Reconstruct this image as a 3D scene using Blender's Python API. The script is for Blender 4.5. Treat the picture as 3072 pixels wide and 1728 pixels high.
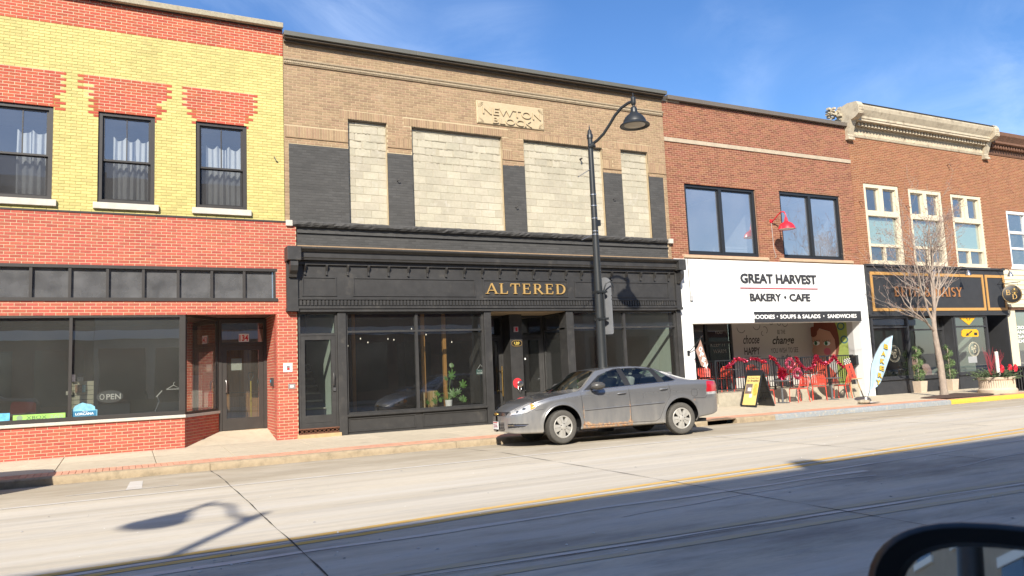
import bpy, math, random
import numpy as np
from mathutils import Vector, Matrix
random.seed(7)
rng = np.random.default_rng(11)
for o in list(bpy.data.objects): bpy.data.objects.remove(o)
SC = bpy.context.scene
COL = SC.collection
R = math.radians
CAMP = (0.0, -18.7, 1.52)

# ------------------------------------------------------------------ camera, sky, sun, exposure
def setup():
    cd = bpy.data.cameras.new('camera'); co = bpy.data.objects.new('camera', cd); COL.objects.link(co)
    yaw, pitch, roll = R(27.12), R(6.2), R(-2.531)
    f = Vector((math.sin(yaw)*math.cos(pitch), math.cos(yaw)*math.cos(pitch), math.sin(pitch)))
    r = Vector((math.cos(yaw), -math.sin(yaw), 0)); u = r.cross(f)
    r2 = math.cos(roll)*r + math.sin(roll)*u; u2 = -math.sin(roll)*r + math.cos(roll)*u
    m = Matrix((r2, u2, -f)).transposed().to_4x4(); m.translation = CAMP
    co.matrix_world = m
    cd.sensor_width = 36; cd.lens = 36*2280/3072
    cd.clip_start = 0.05; cd.clip_end = 3000
    cd.dof.use_dof = True; cd.dof.focus_distance = 22; cd.dof.aperture_fstop = 8.5
    SC.camera = co
    L = Vector((0.62, 1.0, -0.80)).normalized()          # the way the sunlight travels
    sd = bpy.data.lights.new('sun', 'SUN'); sd.energy = 4.9; sd.angle = R(0.53); sd.color = (1.0, 0.93, 0.81)
    so = bpy.data.objects.new('sun', sd); COL.objects.link(so)
    so.rotation_euler = (-L).to_track_quat('Z', 'Y').to_euler(); so.location = (-20, -40, 40)
    w = bpy.data.worlds.new('World'); SC.world = w; w.use_nodes = True
    nt = w.node_tree; nt.nodes.clear(); N = nt.nodes.new; K = nt.links.new
    sky = N('ShaderNodeTexSky'); sky.sky_type = 'NISHITA'; sky.sun_disc = False
    sky.sun_elevation = math.asin(-L.z); sky.sun_rotation = math.atan2(-L.x, -L.y)
    sky.altitude = 200; sky.air_density = 1.0; sky.dust_density = 0.5; sky.ozone_density = 3.2
    # thin streaks of cirrus, wrapped round the whole sky
    tc = N('ShaderNodeTexCoord'); mp = N('ShaderNodeMapping'); mp.inputs['Rotation'].default_value = (0.1, 0.35, 0.5); mp.inputs['Scale'].default_value = (2.2, 7.0, 11.0)
    no = N('ShaderNodeTexNoise'); no.inputs['Scale'].default_value = 1.0; no.inputs['Detail'].default_value = 9; no.inputs['Roughness'].default_value = 0.62; no.inputs['Distortion'].default_value = 0.7
    n2 = N('ShaderNodeTexNoise'); n2.inputs['Scale'].default_value = 2.6; n2.inputs['Detail'].default_value = 3
    mr = N('ShaderNodeMapRange'); mr.inputs[1].default_value = 0.42; mr.inputs[2].default_value = 0.74
    m2 = N('ShaderNodeMapRange'); m2.inputs[1].default_value = 0.40; m2.inputs[2].default_value = 0.72
    mu = N('ShaderNodeMath'); mu.operation = 'MULTIPLY'; m3 = N('ShaderNodeMath'); m3.operation = 'MULTIPLY'; m3.inputs[1].default_value = 0.75
    hs = N('ShaderNodeHueSaturation'); hs.inputs['Hue'].default_value = 0.507; hs.inputs['Saturation'].default_value = 1.2; hs.inputs['Value'].default_value = 1.0
    mx = N('ShaderNodeMixRGB'); mx.inputs[2].default_value = (5.4, 6.4, 8.2, 1)
    bg = N('ShaderNodeBackground'); bg.inputs[1].default_value = SKY_STRENGTH
    out = N('ShaderNodeOutputWorld')
    K(tc.outputs['Generated'], mp.inputs[0]); K(mp.outputs[0], no.inputs[0]); K(tc.outputs['Generated'], n2.inputs[0])
    K(no.outputs[0], mr.inputs[0]); K(n2.outputs[0], m2.inputs[0]); K(mr.outputs[0], mu.inputs[0]); K(m2.outputs[0], mu.inputs[1]); K(mu.outputs[0], m3.inputs[0])
    K(sky.outputs[0], hs.inputs['Color']); K(hs.outputs[0], mx.inputs[1]); K(m3.outputs[0], mx.inputs[0]); K(mx.outputs[0], bg.inputs[0]); K(bg.outputs[0], out.inputs[0])
    vs = SC.view_settings; vs.view_transform = 'Standard'; vs.look = 'None'; vs.gamma = 1; vs.use_curve_mapping = False
    vs.exposure = 0.82
SKY_STRENGTH = 0.108
setup()

# ------------------------------------------------------------------ materials
MATS = {}
def mat(name, col, rough=0.7, metal=0.0, var=0.0, noise=0.0, nscale=8.0, bump=0.0, bscale=60.0, island=0.0, spec=0.5,
        dirt=None, dirt_amt=0.0, dirt_scale=2.0, coat=0.0, streak=None, emit=None, grime=0.0, stretch=None, noise2=0.0, n2scale=0.7):
    if name in MATS: return MATS[name]
    m = bpy.data.materials.new(name); m.use_nodes = True; MATS[name] = m
    nt = m.node_tree; b = nt.nodes['Principled BSDF']; N = nt.nodes.new; K = nt.links.new
    b.inputs['Roughness'].default_value = rough; b.inputs['Metallic'].default_value = metal
    b.inputs['Specular IOR Level'].default_value = spec
    if coat: b.inputs['Coat Weight'].default_value = coat; b.inputs['Coat Roughness'].default_value = 0.08
    rgb = N('ShaderNodeRGB'); rgb.outputs[0].default_value = (*col, 1); cur = rgb.outputs[0]
    tc = N('ShaderNodeNewGeometry'); pos = tc.outputs['Position']
    if stretch:
        mp = N('ShaderNodeMapping'); mp.inputs['Scale'].default_value = stretch; K(pos, mp.inputs[0]); spos = mp.outputs[0]
    else: spos = pos
    def hsv(cur, fac_socket, amt, centre=0.5):
        h = N('ShaderNodeHueSaturation'); mr = N('ShaderNodeMapRange'); K(fac_socket, mr.inputs[0])
        mr.inputs[3].default_value = 1-amt; mr.inputs[4].default_value = 1+amt; mr.clamp = False
        K(mr.outputs[0], h.inputs['Value']); K(cur, h.inputs['Color']); return h.outputs[0]
    if island:
        oi = N('ShaderNodeObjectInfo'); ad = N('ShaderNodeMath'); ad.operation = 'ADD'; fr = N('ShaderNodeMath'); fr.operation = 'FRACT'
        K(tc.outputs['Random Per Island'], ad.inputs[0]); K(oi.outputs['Random'], ad.inputs[1]); K(ad.outputs[0], fr.inputs[0])
        cur = hsv(cur, fr.outputs[0], island)
        h = N('ShaderNodeHueSaturation'); mr = N('ShaderNodeMapRange'); w = N('ShaderNodeTexWhiteNoise'); w.noise_dimensions = '1D'
        K(fr.outputs[0], w.inputs['W']); K(w.outputs['Value'], mr.inputs[0]); mr.inputs[3].default_value = 0.5-0.045*island; mr.inputs[4].default_value = 0.5+0.045*island
        K(mr.outputs[0], h.inputs['Hue']); K(cur, h.inputs['Color']); cur = h.outputs[0]
    if var:
        oi = N('ShaderNodeObjectInfo'); cur = hsv(cur, oi.outputs['Random'], var)
    if noise:
        n = N('ShaderNodeTexNoise'); n.inputs['Scale'].default_value = nscale; n.inputs['Detail'].default_value = 6; n.inputs['Roughness'].default_value = 0.65
        K(spos, n.inputs['Vector']); s = N('ShaderNodeMapRange'); s.inputs[1].default_value = 0.28; s.inputs[2].default_value = 0.72; K(n.outputs[0], s.inputs[0])
        cur = hsv(cur, s.outputs[0], noise)
    if noise2:
        n = N('ShaderNodeTexNoise'); n.inputs['Scale'].default_value = n2scale; n.inputs['Detail'].default_value = 4
        K(spos, n.inputs['Vector']); s = N('ShaderNodeMapRange'); s.inputs[1].default_value = 0.3; s.inputs[2].default_value = 0.7; K(n.outputs[0], s.inputs[0])
        cur = hsv(cur, s.outputs[0], noise2)
    if dirt:
        n = N('ShaderNodeTexNoise'); n.inputs['Scale'].default_value = dirt_scale; n.inputs['Detail'].default_value = 8; n.inputs['Roughness'].default_value = 0.7
        K(spos, n.inputs['Vector']); s = N('ShaderNodeMapRange'); s.inputs[1].default_value = 0.66-0.3*dirt_amt; s.inputs[2].default_value = 0.80-0.2*dirt_amt; K(n.outputs[0], s.inputs[0])
        mx = N('ShaderNodeMixRGB'); K(s.outputs[0], mx.inputs[0]); K(cur, mx.inputs[1]); mx.inputs[2].default_value = (*dirt, 1); cur = mx.outputs[0]
    K(cur, b.inputs['Base Color'])
    if bump:
        n = N('ShaderNodeTexNoise'); n.inputs['Scale'].default_value = bscale; n.inputs['Detail'].default_value = 5; K(spos, n.inputs['Vector'])
        bp = N('ShaderNodeBump'); bp.inputs['Strength'].default_value = bump; bp.inputs['Distance'].default_value = 0.01; K(n.outputs[0], bp.inputs['Height']); K(bp.outputs[0], b.inputs['Normal'])
    if emit:
        b.inputs['Emission Color'].default_value = (*emit[:3], 1); b.inputs['Emission Strength'].default_value = emit[3]
    return m
def glass(name, tint=(0.8, 0.85, 0.84), boost=1.0, rough=0.0, film=0.0, filmcol=(0.5, 0.5, 0.5), wav=0.0, ior=1.5, fscale=1.1, fvar=0.22):
    if name in MATS: return MATS[name]
    m = bpy.data.materials.new(name); m.use_nodes = True; MATS[name] = m
    nt = m.node_tree; nt.nodes.clear(); N = nt.nodes.new; K = nt.links.new
    fr = N('ShaderNodeFresnel'); gb = N('ShaderNodeNewGeometry'); mi = N('ShaderNodeMapRange'); mi.inputs[3].default_value = ior; mi.inputs[4].default_value = 1/ior; K(gb.outputs['Backfacing'], mi.inputs[0]); K(mi.outputs[0], fr.inputs[0]); mu = N('ShaderNodeMath'); mu.operation = 'MULTIPLY'; mu.use_clamp = True; mu.inputs[1].default_value = boost
    tr = N('ShaderNodeBsdfTransparent'); tr.inputs[0].default_value = (*tint, 1)
    gl = N('ShaderNodeBsdfGlossy'); gl.inputs['Roughness'].default_value = rough; gl.inputs['Color'].default_value = (0.95, 0.97, 1, 1)
    mx = N('ShaderNodeMixShader'); out = N('ShaderNodeOutputMaterial')
    K(fr.outputs[0], mu.inputs[0]); K(mu.outputs[0], mx.inputs[0]); K(tr.outputs[0], mx.inputs[1]); K(gl.outputs[0], mx.inputs[2]); last = mx.outputs[0]
    if wav:
        g = N('ShaderNodeNewGeometry'); n = N('ShaderNodeTexNoise'); n.inputs['Scale'].default_value = 1.3; n.inputs['Detail'].default_value = 1; K(g.outputs['Position'], n.inputs['Vector'])
        bp = N('ShaderNodeBump'); bp.inputs['Strength'].default_value = wav; bp.inputs['Distance'].default_value = 0.02; K(n.outputs[0], bp.inputs['Height']); K(bp.outputs[0], gl.inputs['Normal'])
    if film:
        d = N('ShaderNodeBsdfDiffuse'); d.inputs[0].default_value = (*filmcol, 1); mx2 = N('ShaderNodeMixShader')
        g = N('ShaderNodeNewGeometry'); n = N('ShaderNodeTexNoise'); n.inputs['Scale'].default_value = fscale; n.inputs['Detail'].default_value = 5; K(g.outputs['Position'], n.inputs['Vector'])
        mr = N('ShaderNodeMapRange'); mr.inputs[1].default_value = 0.3; mr.inputs[2].default_value = 0.7; mr.inputs[3].default_value = film*(1-fvar); mr.inputs[4].default_value = film*(1+fvar); K(n.outputs[0], mr.inputs[0])
        K(mr.outputs[0], mx2.inputs[0]); K(last, mx2.inputs[1]); K(d.outputs[0], mx2.inputs[2]); last = mx2.outputs[0]
    K(last, out.inputs[0]); return m

# ------------------------------------------------------------------ mesh building
def origin(p):
    v = Vector((0, 0, 0))
    while p is not None: v = v + p.location; p = p.parent
    return v
class MB:
    def __init__(s): s.v = []; s.f = []
    def add(s, vs, fs):
        n = len(s.v); s.v += [tuple(q) for q in vs]; s.f += [tuple(i+n for i in q) for q in fs]; return s
    def box(s, x0, x1, y0, y1, z0, z1):
        return s.add([(x0,y0,z0),(x1,y0,z0),(x1,y1,z0),(x0,y1,z0),(x0,y0,z1),(x1,y0,z1),(x1,y1,z1),(x0,y1,z1)],
                     [(0,3,2,1),(4,5,6,7),(0,1,5,4),(1,2,6,5),(2,3,7,6),(3,0,4,7)])
    def chbox(s, x0, x1, y0, y1, z0, z1, c):             # box whose front (-y) edges are chamfered
        return s.add([(x0+c,y0,z0+c),(x1-c,y0,z0+c),(x1-c,y0,z1-c),(x0+c,y0,z1-c),(x0,y0+c,z0),(x1,y0+c,z0),(x1,y0+c,z1),(x0,y0+c,z1),(x0,y1,z0),(x1,y1,z0),(x1,y1,z1),(x0,y1,z1)],
                     [(0,1,2,3),(4,5,1,0),(5,6,2,1),(6,7,3,2),(7,4,0,3),(8,9,5,4),(9,10,6,5),(10,11,7,6),(11,8,4,7),(8,11,10,9)])
    def quad(s, a, b, c, d): return s.add([a,b,c,d], [(0,1,2,3)])
    def bar(s, a, b, w, d=None, up=(0,0,1)):             # square bar from a to b
        a = Vector(a); b = Vector(b); d = d or w; t = (b-a).normalized(); u = Vector(up)
        if abs(t.dot(u)) > 0.97: u = Vector((0,1,0))
        p = t.cross(u).normalized()*w/2; q = t.cross(p).normalized()*d/2
        return s.add([a-p-q,a+p-q,a+p+q,a-p+q,b-p-q,b+p-q,b+p+q,b-p+q],[(0,3,2,1),(4,5,6,7),(0,1,5,4),(1,2,6,5),(2,3,7,6),(3,0,4,7)])
    def tube(s, pts, r, n=8, caps=True):
        pts = [Vector(p) for p in pts]; rs = r if isinstance(r, (list, tuple)) else [r]*len(pts)
        vs = []; fs = []; prev = None
        for i, p in enumerate(pts):
            t = ((pts[i+1]-p) if i == 0 else (p-pts[i-1]) if i == len(pts)-1 else (pts[i+1]-pts[i-1])).normalized()
            if prev is None:
                u = Vector((0,0,1)) if abs(t.z) < 0.9 else Vector((1,0,0)); a = t.cross(u).normalized()
            else: a = (prev - t*prev.dot(t)).normalized()
            prev = a; b = t.cross(a)
            for k in range(n):
                w = 2*math.pi*k/n; vs.append(p+(a*math.cos(w)+b*math.sin(w))*rs[i])
        for i in range(len(pts)-1):
            for k in range(n):
                k2 = (k+1) % n; fs.append((i*n+k, i*n+k2, (i+1)*n+k2, (i+1)*n+k))
        if caps: fs.append(tuple(range(n-1,-1,-1))); fs.append(tuple((len(pts)-1)*n+k for k in range(n)))
        return s.add(vs, fs)
    def lathe(s, prof, c=(0,0,0), n=20, axis='z', a0=0, a1=2*math.pi, sx=1, sy=1):
        full = abs(a1-a0-2*math.pi) < 1e-6; m = n if full else n+1; vs = []; fs = []
        for r, h in prof:
            for k in range(m):
                w = a0+(a1-a0)*k/n; x, y = r*math.cos(w)*sx, r*math.sin(w)*sy
                q = (x,y,h) if axis == 'z' else (x,h,y) if axis == 'y' else (h,x,y)
                vs.append((c[0]+q[0], c[1]+q[1], c[2]+q[2]))
        for i in range(len(prof)-1):
            for k in range(n):
                k2 = (k+1) % m
                if not full and k == n: continue
                q = (i*m+k, i*m+k2, (i+1)*m+k2, (i+1)*m+k); fs.append(q if axis != 'y' else q[::-1])
        return s.add(vs, fs)
    def poly(s, pts, y0, y1):                            # outline (x,z) extruded along y, front at y0
        n = len(pts); ar = sum(pts[i][0]*pts[(i+1)%n][1]-pts[(i+1)%n][0]*pts[i][1] for i in range(n))
        if ar < 0: pts = pts[::-1]
        vs = [(x,y0,z) for x,z in pts]+[(x,y1,z) for x,z in pts]
        fs = [tuple(range(n)), tuple(range(2*n-1,n-1,-1))]+[(i,i+n,(i+1)%n+n,(i+1)%n) for i in range(n)]
        return s.add(vs, fs)
    def prof_x(s, pts, x0, x1):                          # outline (y,z) extruded along x
        n = len(pts); ar = sum(pts[i][0]*pts[(i+1)%n][1]-pts[(i+1)%n][0]*pts[i][1] for i in range(n))
        if ar < 0: pts = pts[::-1]
        vs = [(x0,y,z) for y,z in pts]+[(x1,y,z) for y,z in pts]
        fs = [tuple(range(n-1,-1,-1)), tuple(range(n,2*n))]+[(i,(i+1)%n,(i+1)%n+n,i+n) for i in range(n)]
        return s.add(vs, fs)
    def xf(s, M):
        s.v = [tuple(M @ Vector(p)) for p in s.v]; return s
    def build(s, name, m, parent=None, smooth=False, local=False, bevel=0.0):
        me = bpy.data.meshes.new(name); vs = s.v
        if parent is not None and not local:
            o = origin(parent); vs = [(a-o.x, b-o.y, c-o.z) for a, b, c in vs]
        me.from_pydata(vs, [], s.f); me.update()
        me.materials.append(m if not isinstance(m, str) else MATS[m])
        ob = bpy.data.objects.new(name, me); COL.objects.link(ob)
        if parent is not None: ob.parent = parent
        if smooth:
            me.polygons.foreach_set('use_smooth', [True]*len(me.polygons))
            if smooth != 'all': me.set_sharp_from_angle(angle=R(smooth if smooth is not True else 40))
        if bevel:
            md = ob.modifiers.new('bevel', 'BEVEL'); md.width = bevel; md.segments = 2; md.limit_method = 'ANGLE'
        return ob
def tag(o, label=None, cat=None, group=None, kind=None):
    if label: o['label'] = label
    if cat: o['category'] = cat
    if group: o['group'] = group
    if kind: o['kind'] = kind
    return o
def thing(name, label, cat, loc=(0,0,0), rz=0.0, group=None):
    o = bpy.data.objects.new(name, None); o.empty_display_size = 0.2; COL.objects.link(o); o.location = loc; o.rotation_euler = (0,0,rz)
    return tag(o, label, cat, group)
def copy_tree(o, parent=None):
    c = o.copy(); COL.objects.link(c)
    if parent is not None: c.parent = parent
    for ch in list(o.children): copy_tree(ch, c)
    return c
def B(*a): return MB().box(*a)
# ground heights
def slope(x): return -0.004*max(0.0, x-5)
def walk_z(x, y): return 0.075+(y+3.4)/3.4*0.065+slope(x)
def road_z(x, y):
    w = min(1, max(0, (y+8)/4.0)); e = min(1, max(0, (y+5.6)/2.2))
    return -0.065*e + slope(x)*w

# ------------------------------------------------------------------ lettering
def text(name, s, x, z, h, m, parent, y=0.0, w=None, align='CENTER', extrude=0.004, bold=0.0, shear=0.0, rot=None, loc=None, local=False):
    cu = bpy.data.curves.new(name, 'FONT'); cu.body = s; cu.size = 1.0; cu.extrude = 0; cu.offset = bold; cu.shear = shear; cu.resolution_u = 3
    ob = bpy.data.objects.new(name, cu); COL.objects.link(ob)
    me = bpy.data.meshes.new_from_object(ob.evaluated_get(bpy.context.evaluated_depsgraph_get()))
    bpy.data.objects.remove(ob); bpy.data.curves.remove(cu)
    n = len(me.vertices); co = np.empty(n*3); me.vertices.foreach_get('co', co); co = co.reshape(-1,3)
    mn = co.min(0); mx = co.max(0); sc = h/0.73; sx = sc if w is None else w/(mx[0]-mn[0])
    ox = {'CENTER': (mn[0]+mx[0])/2, 'LEFT': mn[0], 'RIGHT': mx[0]}[align]
    co[:,0] = (co[:,0]-ox)*sx; co[:,1] = co[:,1]*sc
    fs = [tuple(p.vertices) for p in me.polygons]; bpy.data.meshes.remove(me)
    # front faces at -y, sides along the open boundary edges
    from collections import Counter
    ec = Counter()
    for f in fs:
        for i in range(len(f)): ec[tuple(sorted((f[i], f[(i+1)%len(f)])))] += 1
    b = MB(); V = [(a, -extrude, c) for a, c, _ in co]+[(a, 0, c) for a, c, _ in co]
    F = list(fs)
    for f in fs:
        for i in range(len(f)):
            e = (f[i], f[(i+1)%len(f)])
            if ec[tuple(sorted(e))] == 1: F.append((e[1], e[0], e[0]+n, e[1]+n))
    b.add(V, F)
    if rot is not None: b.xf(rot)
    px, py, pz = loc if loc is not None else (x, y, z)
    b.xf(Matrix.Translation((px, py, pz)))
    return b.build(name, m, parent, local=local)
def ribbon(b, pts, w, y0, y1):
    pts = [Vector((p[0], 0, p[1])) for p in pts]
    L = []; Rr = []
    for i, p in enumerate(pts):
        t = ((pts[i+1]-p) if i == 0 else (p-pts[i-1]) if i == len(pts)-1 else (pts[i+1]-pts[i-1])).normalized()
        nrm = Vector((-t.z, 0, t.x)); ww = w[i] if isinstance(w, (list, tuple)) else w
        L.append(p+nrm*ww/2); Rr.append(p-nrm*ww/2)
    n = len(pts); vs = []
    for y in (y0, y1): vs += [(q.x, y, q.z) for q in Rr]+[(q.x, y, q.z) for q in L]
    fs = []
    for i in range(n-1):
        fs.append((i, i+1, n+i+1, n+i)); fs.append((i+1, i, 2*n+i, 2*n+i+1)); fs.append((n+i, n+i+1, 3*n+i+1, 3*n+i))
    fs += [(0, n, 3*n, 2*n), (n-1, 3*n-1, 4*n-1, 2*n-1)]
    b.add(vs, fs)
def arc(cx, cz, rx, rz, a0, a1, n=12): return [(cx+rx*math.cos(R(a0+(a1-a0)*i/n)), cz+rz*math.sin(R(a0+(a1-a0)*i/n))) for i in range(n+1)]
T_, t_ = 0.15, 0.065
SER = {  # letter: (advance, strokes, serifs)
 'A': (.86, [([(.04,0),(.42,1)],t_),([(.42,1),(.80,0)],T_),([(.17,.33),(.66,.33)],t_)], [(.05,0),(.80,0)]),
 'L': (.72, [([(.16,0),(.16,1)],T_),([(.16,.03),(.66,.03)],t_),([(.62,.03),(.66,.26)],.05)], [(.16,0),(.16,1)]),
 'T': (.80, [([(.40,0),(.40,1)],T_),([(.03,.965),(.77,.965)],t_+.01),([(.05,.97),(.02,.72)],.05),([(.75,.97),(.78,.72)],.05)], [(.40,0)]),
 'E': (.74, [([(.16,0),(.16,1)],T_),([(.16,.97),(.64,.97)],t_),([(.16,.52),(.50,.52)],t_),([(.16,.03),(.66,.03)],t_),([(.62,.97),(.64,.74)],.05),([(.50,.64),(.50,.40)],.05),([(.64,.03),(.68,.27)],.05)], [(.16,0),(.16,1)]),
 'R': (.84, [([(.16,0),(.16,1)],T_),([(.16,.97)]+arc(.36,.735,.24,.235,90,-90)+[(.16,.50)],[.06]*3+[.08,.10,.13,.15,.15,.15,.13,.10,.08,.07,.06,.06]),([(.38,.5),(.78,0)],T_)], [(.16,0),(.16,1),(.80,0)]),
 'D': (.90, [([(.16,0),(.16,1)],T_),([(.16,.97)]+arc(.36,.5,.42,.47,90,-90)+[(.16,.03)],[.06]*3+[.08,.11,.14,.15,.15,.15,.14,.11,.08,.06,.06,.06])], [(.16,0),(.16,1)]),
 'B': (.80, [([(.16,0),(.16,1)],T_),([(.16,.97)]+arc(.36,.745,.22,.225,90,-90)+[(.16,.52)],.09),([(.16,.52)]+arc(.40,.27,.26,.245,90,-90)+[(.16,.025)],.10)], [(.16,0),(.16,1)]),
 'H': (.98, [([(.16,0),(.16,1)],T_),([(.80,0),(.80,1)],T_),([(.16,.52),(.80,.52)],t_)], [(.16,0),(.16,1),(.80,0),(.80,1)]),
 'I': (.36, [([(.17,0),(.17,1)],T_)], [(.17,0),(.17,1)]),
 'S': (.66, [(arc(.33,.745,.24,.225,30,270,10)+arc(.33,.265,.25,.235,90,-150,10),[.05]+[.09]*3+[.11]*14+[.09]*3+[.05])], []),
 'Y': (.84, [([(.04,1),(.42,.45)],T_),([(.80,1),(.42,.45)],t_),([(.42,0),(.42,.47)],T_)], [(.08,1),(.78,1),(.42,0)]),
 '&': (.86, [(arc(.36,.78,.17,.19,-60,200,10)+[(.22,.68),(.82,0)],.09),(arc(.33,.26,.27,.25,100,330,10)+[(.70,.42)],.08)], []),
 'O': (.92, [(arc(.46,.5,.36,.46,0,360,24),.12)], []),
 ' ': (.40, [], [])}
def serif(name, s, x, z, h, m, parent, y=0.0, w=None, extrude=0.02, gap=0.12):
    tot = sum(SER[c][0] for c in s)+gap*(len(s)-1); sx = h if w is None else w/tot; cx = x-tot*sx/2; b = MB(); k = 0
    for c in s:
        adv, st, se = SER[c]
        for pts, wd in st:
            ww = [q*(sx+h)/2 for q in wd] if isinstance(wd, list) else wd*(sx+h)/2
            pp = [(cx+p[0]*sx, z+p[1]*h) for p in pts]
            if isinstance(ww, list) and len(ww) != len(pp): ww = [ww[min(len(ww)-1, int(i*len(ww)/len(pp)))] for i in range(len(pp))]
            ribbon(b, pp, ww, y-extrude-k*0.0004, y); k = (k+1) % 7
        for qx, qz in se:
            zz = z+qz*h; d = 0.05*h; lo, hi = (zz, zz+d) if qz == 0 else (zz-d, zz)
            b.box(cx+(qx-.15)*sx, cx+(qx+.15)*sx, y-extrude-0.0035, y, lo, hi)
        cx += (adv+gap)*sx
    return b.build(name, m, parent)

# ------------------------------------------------------------------ walls of bricks
def wall_sheet(x0, x1, z0, z1, holes, y0, y1):
    xs = sorted({x0,x1,*[h[0] for h in holes if x0 < h[0] < x1],*[h[1] for h in holes if x0 < h[1] < x1]})
    zs = sorted({z0,z1,*[h[2] for h in holes if z0 < h[2] < z1],*[h[3] for h in holes if z0 < h[3] < z1]})
    nx, nz = len(xs)-1, len(zs)-1
    def solid(i, j):
        if not (0 <= i < nx and 0 <= j < nz): return False
        cx, cz = (xs[i]+xs[i+1])/2, (zs[j]+zs[j+1])/2
        return not any(a < cx < b and c < cz < d for a,b,c,d in holes)
    b = MB()
    for i in range(nx):
        for j in range(nz):
            if not solid(i,j): continue
            a,c,e,g = xs[i],xs[i+1],zs[j],zs[j+1]
            b.quad((a,y0,e),(c,y0,e),(c,y0,g),(a,y0,g)); b.quad((c,y1,e),(a,y1,e),(a,y1,g),(c,y1,g))
            if not solid(i-1,j): b.quad((a,y1,e),(a,y0,e),(a,y0,g),(a,y1,g))
            if not solid(i+1,j): b.quad((c,y0,e),(c,y1,e),(c,y1,g),(c,y0,g))
            if not solid(i,j-1): b.quad((a,y1,e),(c,y1,e),(c,y0,e),(a,y0,e))
            if not solid(i,j+1): b.quad((a,y0,g),(c,y0,g),(c,y1,g),(a,y1,g))
    return b
def brick_rows(x0, x1, z0, z1, holes, L=0.2125, H=0.0677, j=0.011, off=0.5, jit=0.002):
    out = []; n = int(round((z1-z0)/H)); H = (z1-z0)/n
    for r in range(n):
        za, zb = z0+r*H, z0+(r+1)*H; zm = (za+zb)/2
        free = [(x0,x1)]
        for a,b,c,d in holes:
            if c < zm < d:
                nf = []
                for p,q in free:
                    if b <= p or a >= q: nf.append((p,q)); continue
                    if a > p: nf.append((p,a))
                    if b < q: nf.append((b,q))
                free = nf
        s = x0-L*((r*off) % 1.0)
        k = 0
        while s+k*L < x1:
            a, b = s+k*L, s+(k+1)*L; k += 1
            for p,q in free:
                u, v = max(a,p), min(b,q)
                if v-u > 0.03: out.append((u+(j/2 if u > p+1e-6 else 0), v-(j/2 if v < q-1e-6 else 0), za+j/2, zb-j/2, abs(v-u-L) < 1e-6))
    return out
BRICK_MESH = {}
def lay(rows, y, proud, colour_of, parent, nmax=300, ch=0.003, rough=0.0014, name='brick'):
    """bricks of one wall: the nearest nmax whole ones as objects of their own, the rest joined colour by colour"""
    full = sorted([b for b in rows if b[4]], key=lambda b: ((b[0]+b[1])/2-CAMP[0])**2+((b[2]+b[3])/2-CAMP[2])**2)
    vis = [b for b in full if b[1] > -2.55]
    single = set(vis[:nmax]); groups = {}
    o = origin(parent)
    for b in rows:
        m = colour_of((b[0]+b[1])/2, (b[2]+b[3])/2)
        dy = random.uniform(-rough, rough)
        if b in single:
            l, h = round(b[1]-b[0],4), round(b[3]-b[2],4); key = (l, h, proud, m)
            if key not in BRICK_MESH:
                q = MB().chbox(-l/2, l/2, -proud, 0.02, -h/2, h/2, ch); me = bpy.data.meshes.new(name); me.from_pydata(q.v, [], q.f); me.materials.append(MATS[m]); BRICK_MESH[key] = me
            ob = bpy.data.objects.new(name, BRICK_MESH[key]); COL.objects.link(ob); ob.parent = parent
            ob.location = ((b[0]+b[1])/2-o.x, y+dy-o.y, (b[2]+b[3])/2-o.z)
            ob.rotation_euler = (0, random.uniform(-.004,.004), random.uniform(-.006,.006))
        else:
            groups.setdefault(m, MB()).chbox(b[0], b[1], y-proud+dy, y+0.02, b[2], b[3], ch)
    for m, g in groups.items(): tag(g.build(name+'work', m, parent), kind='stuff')
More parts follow.
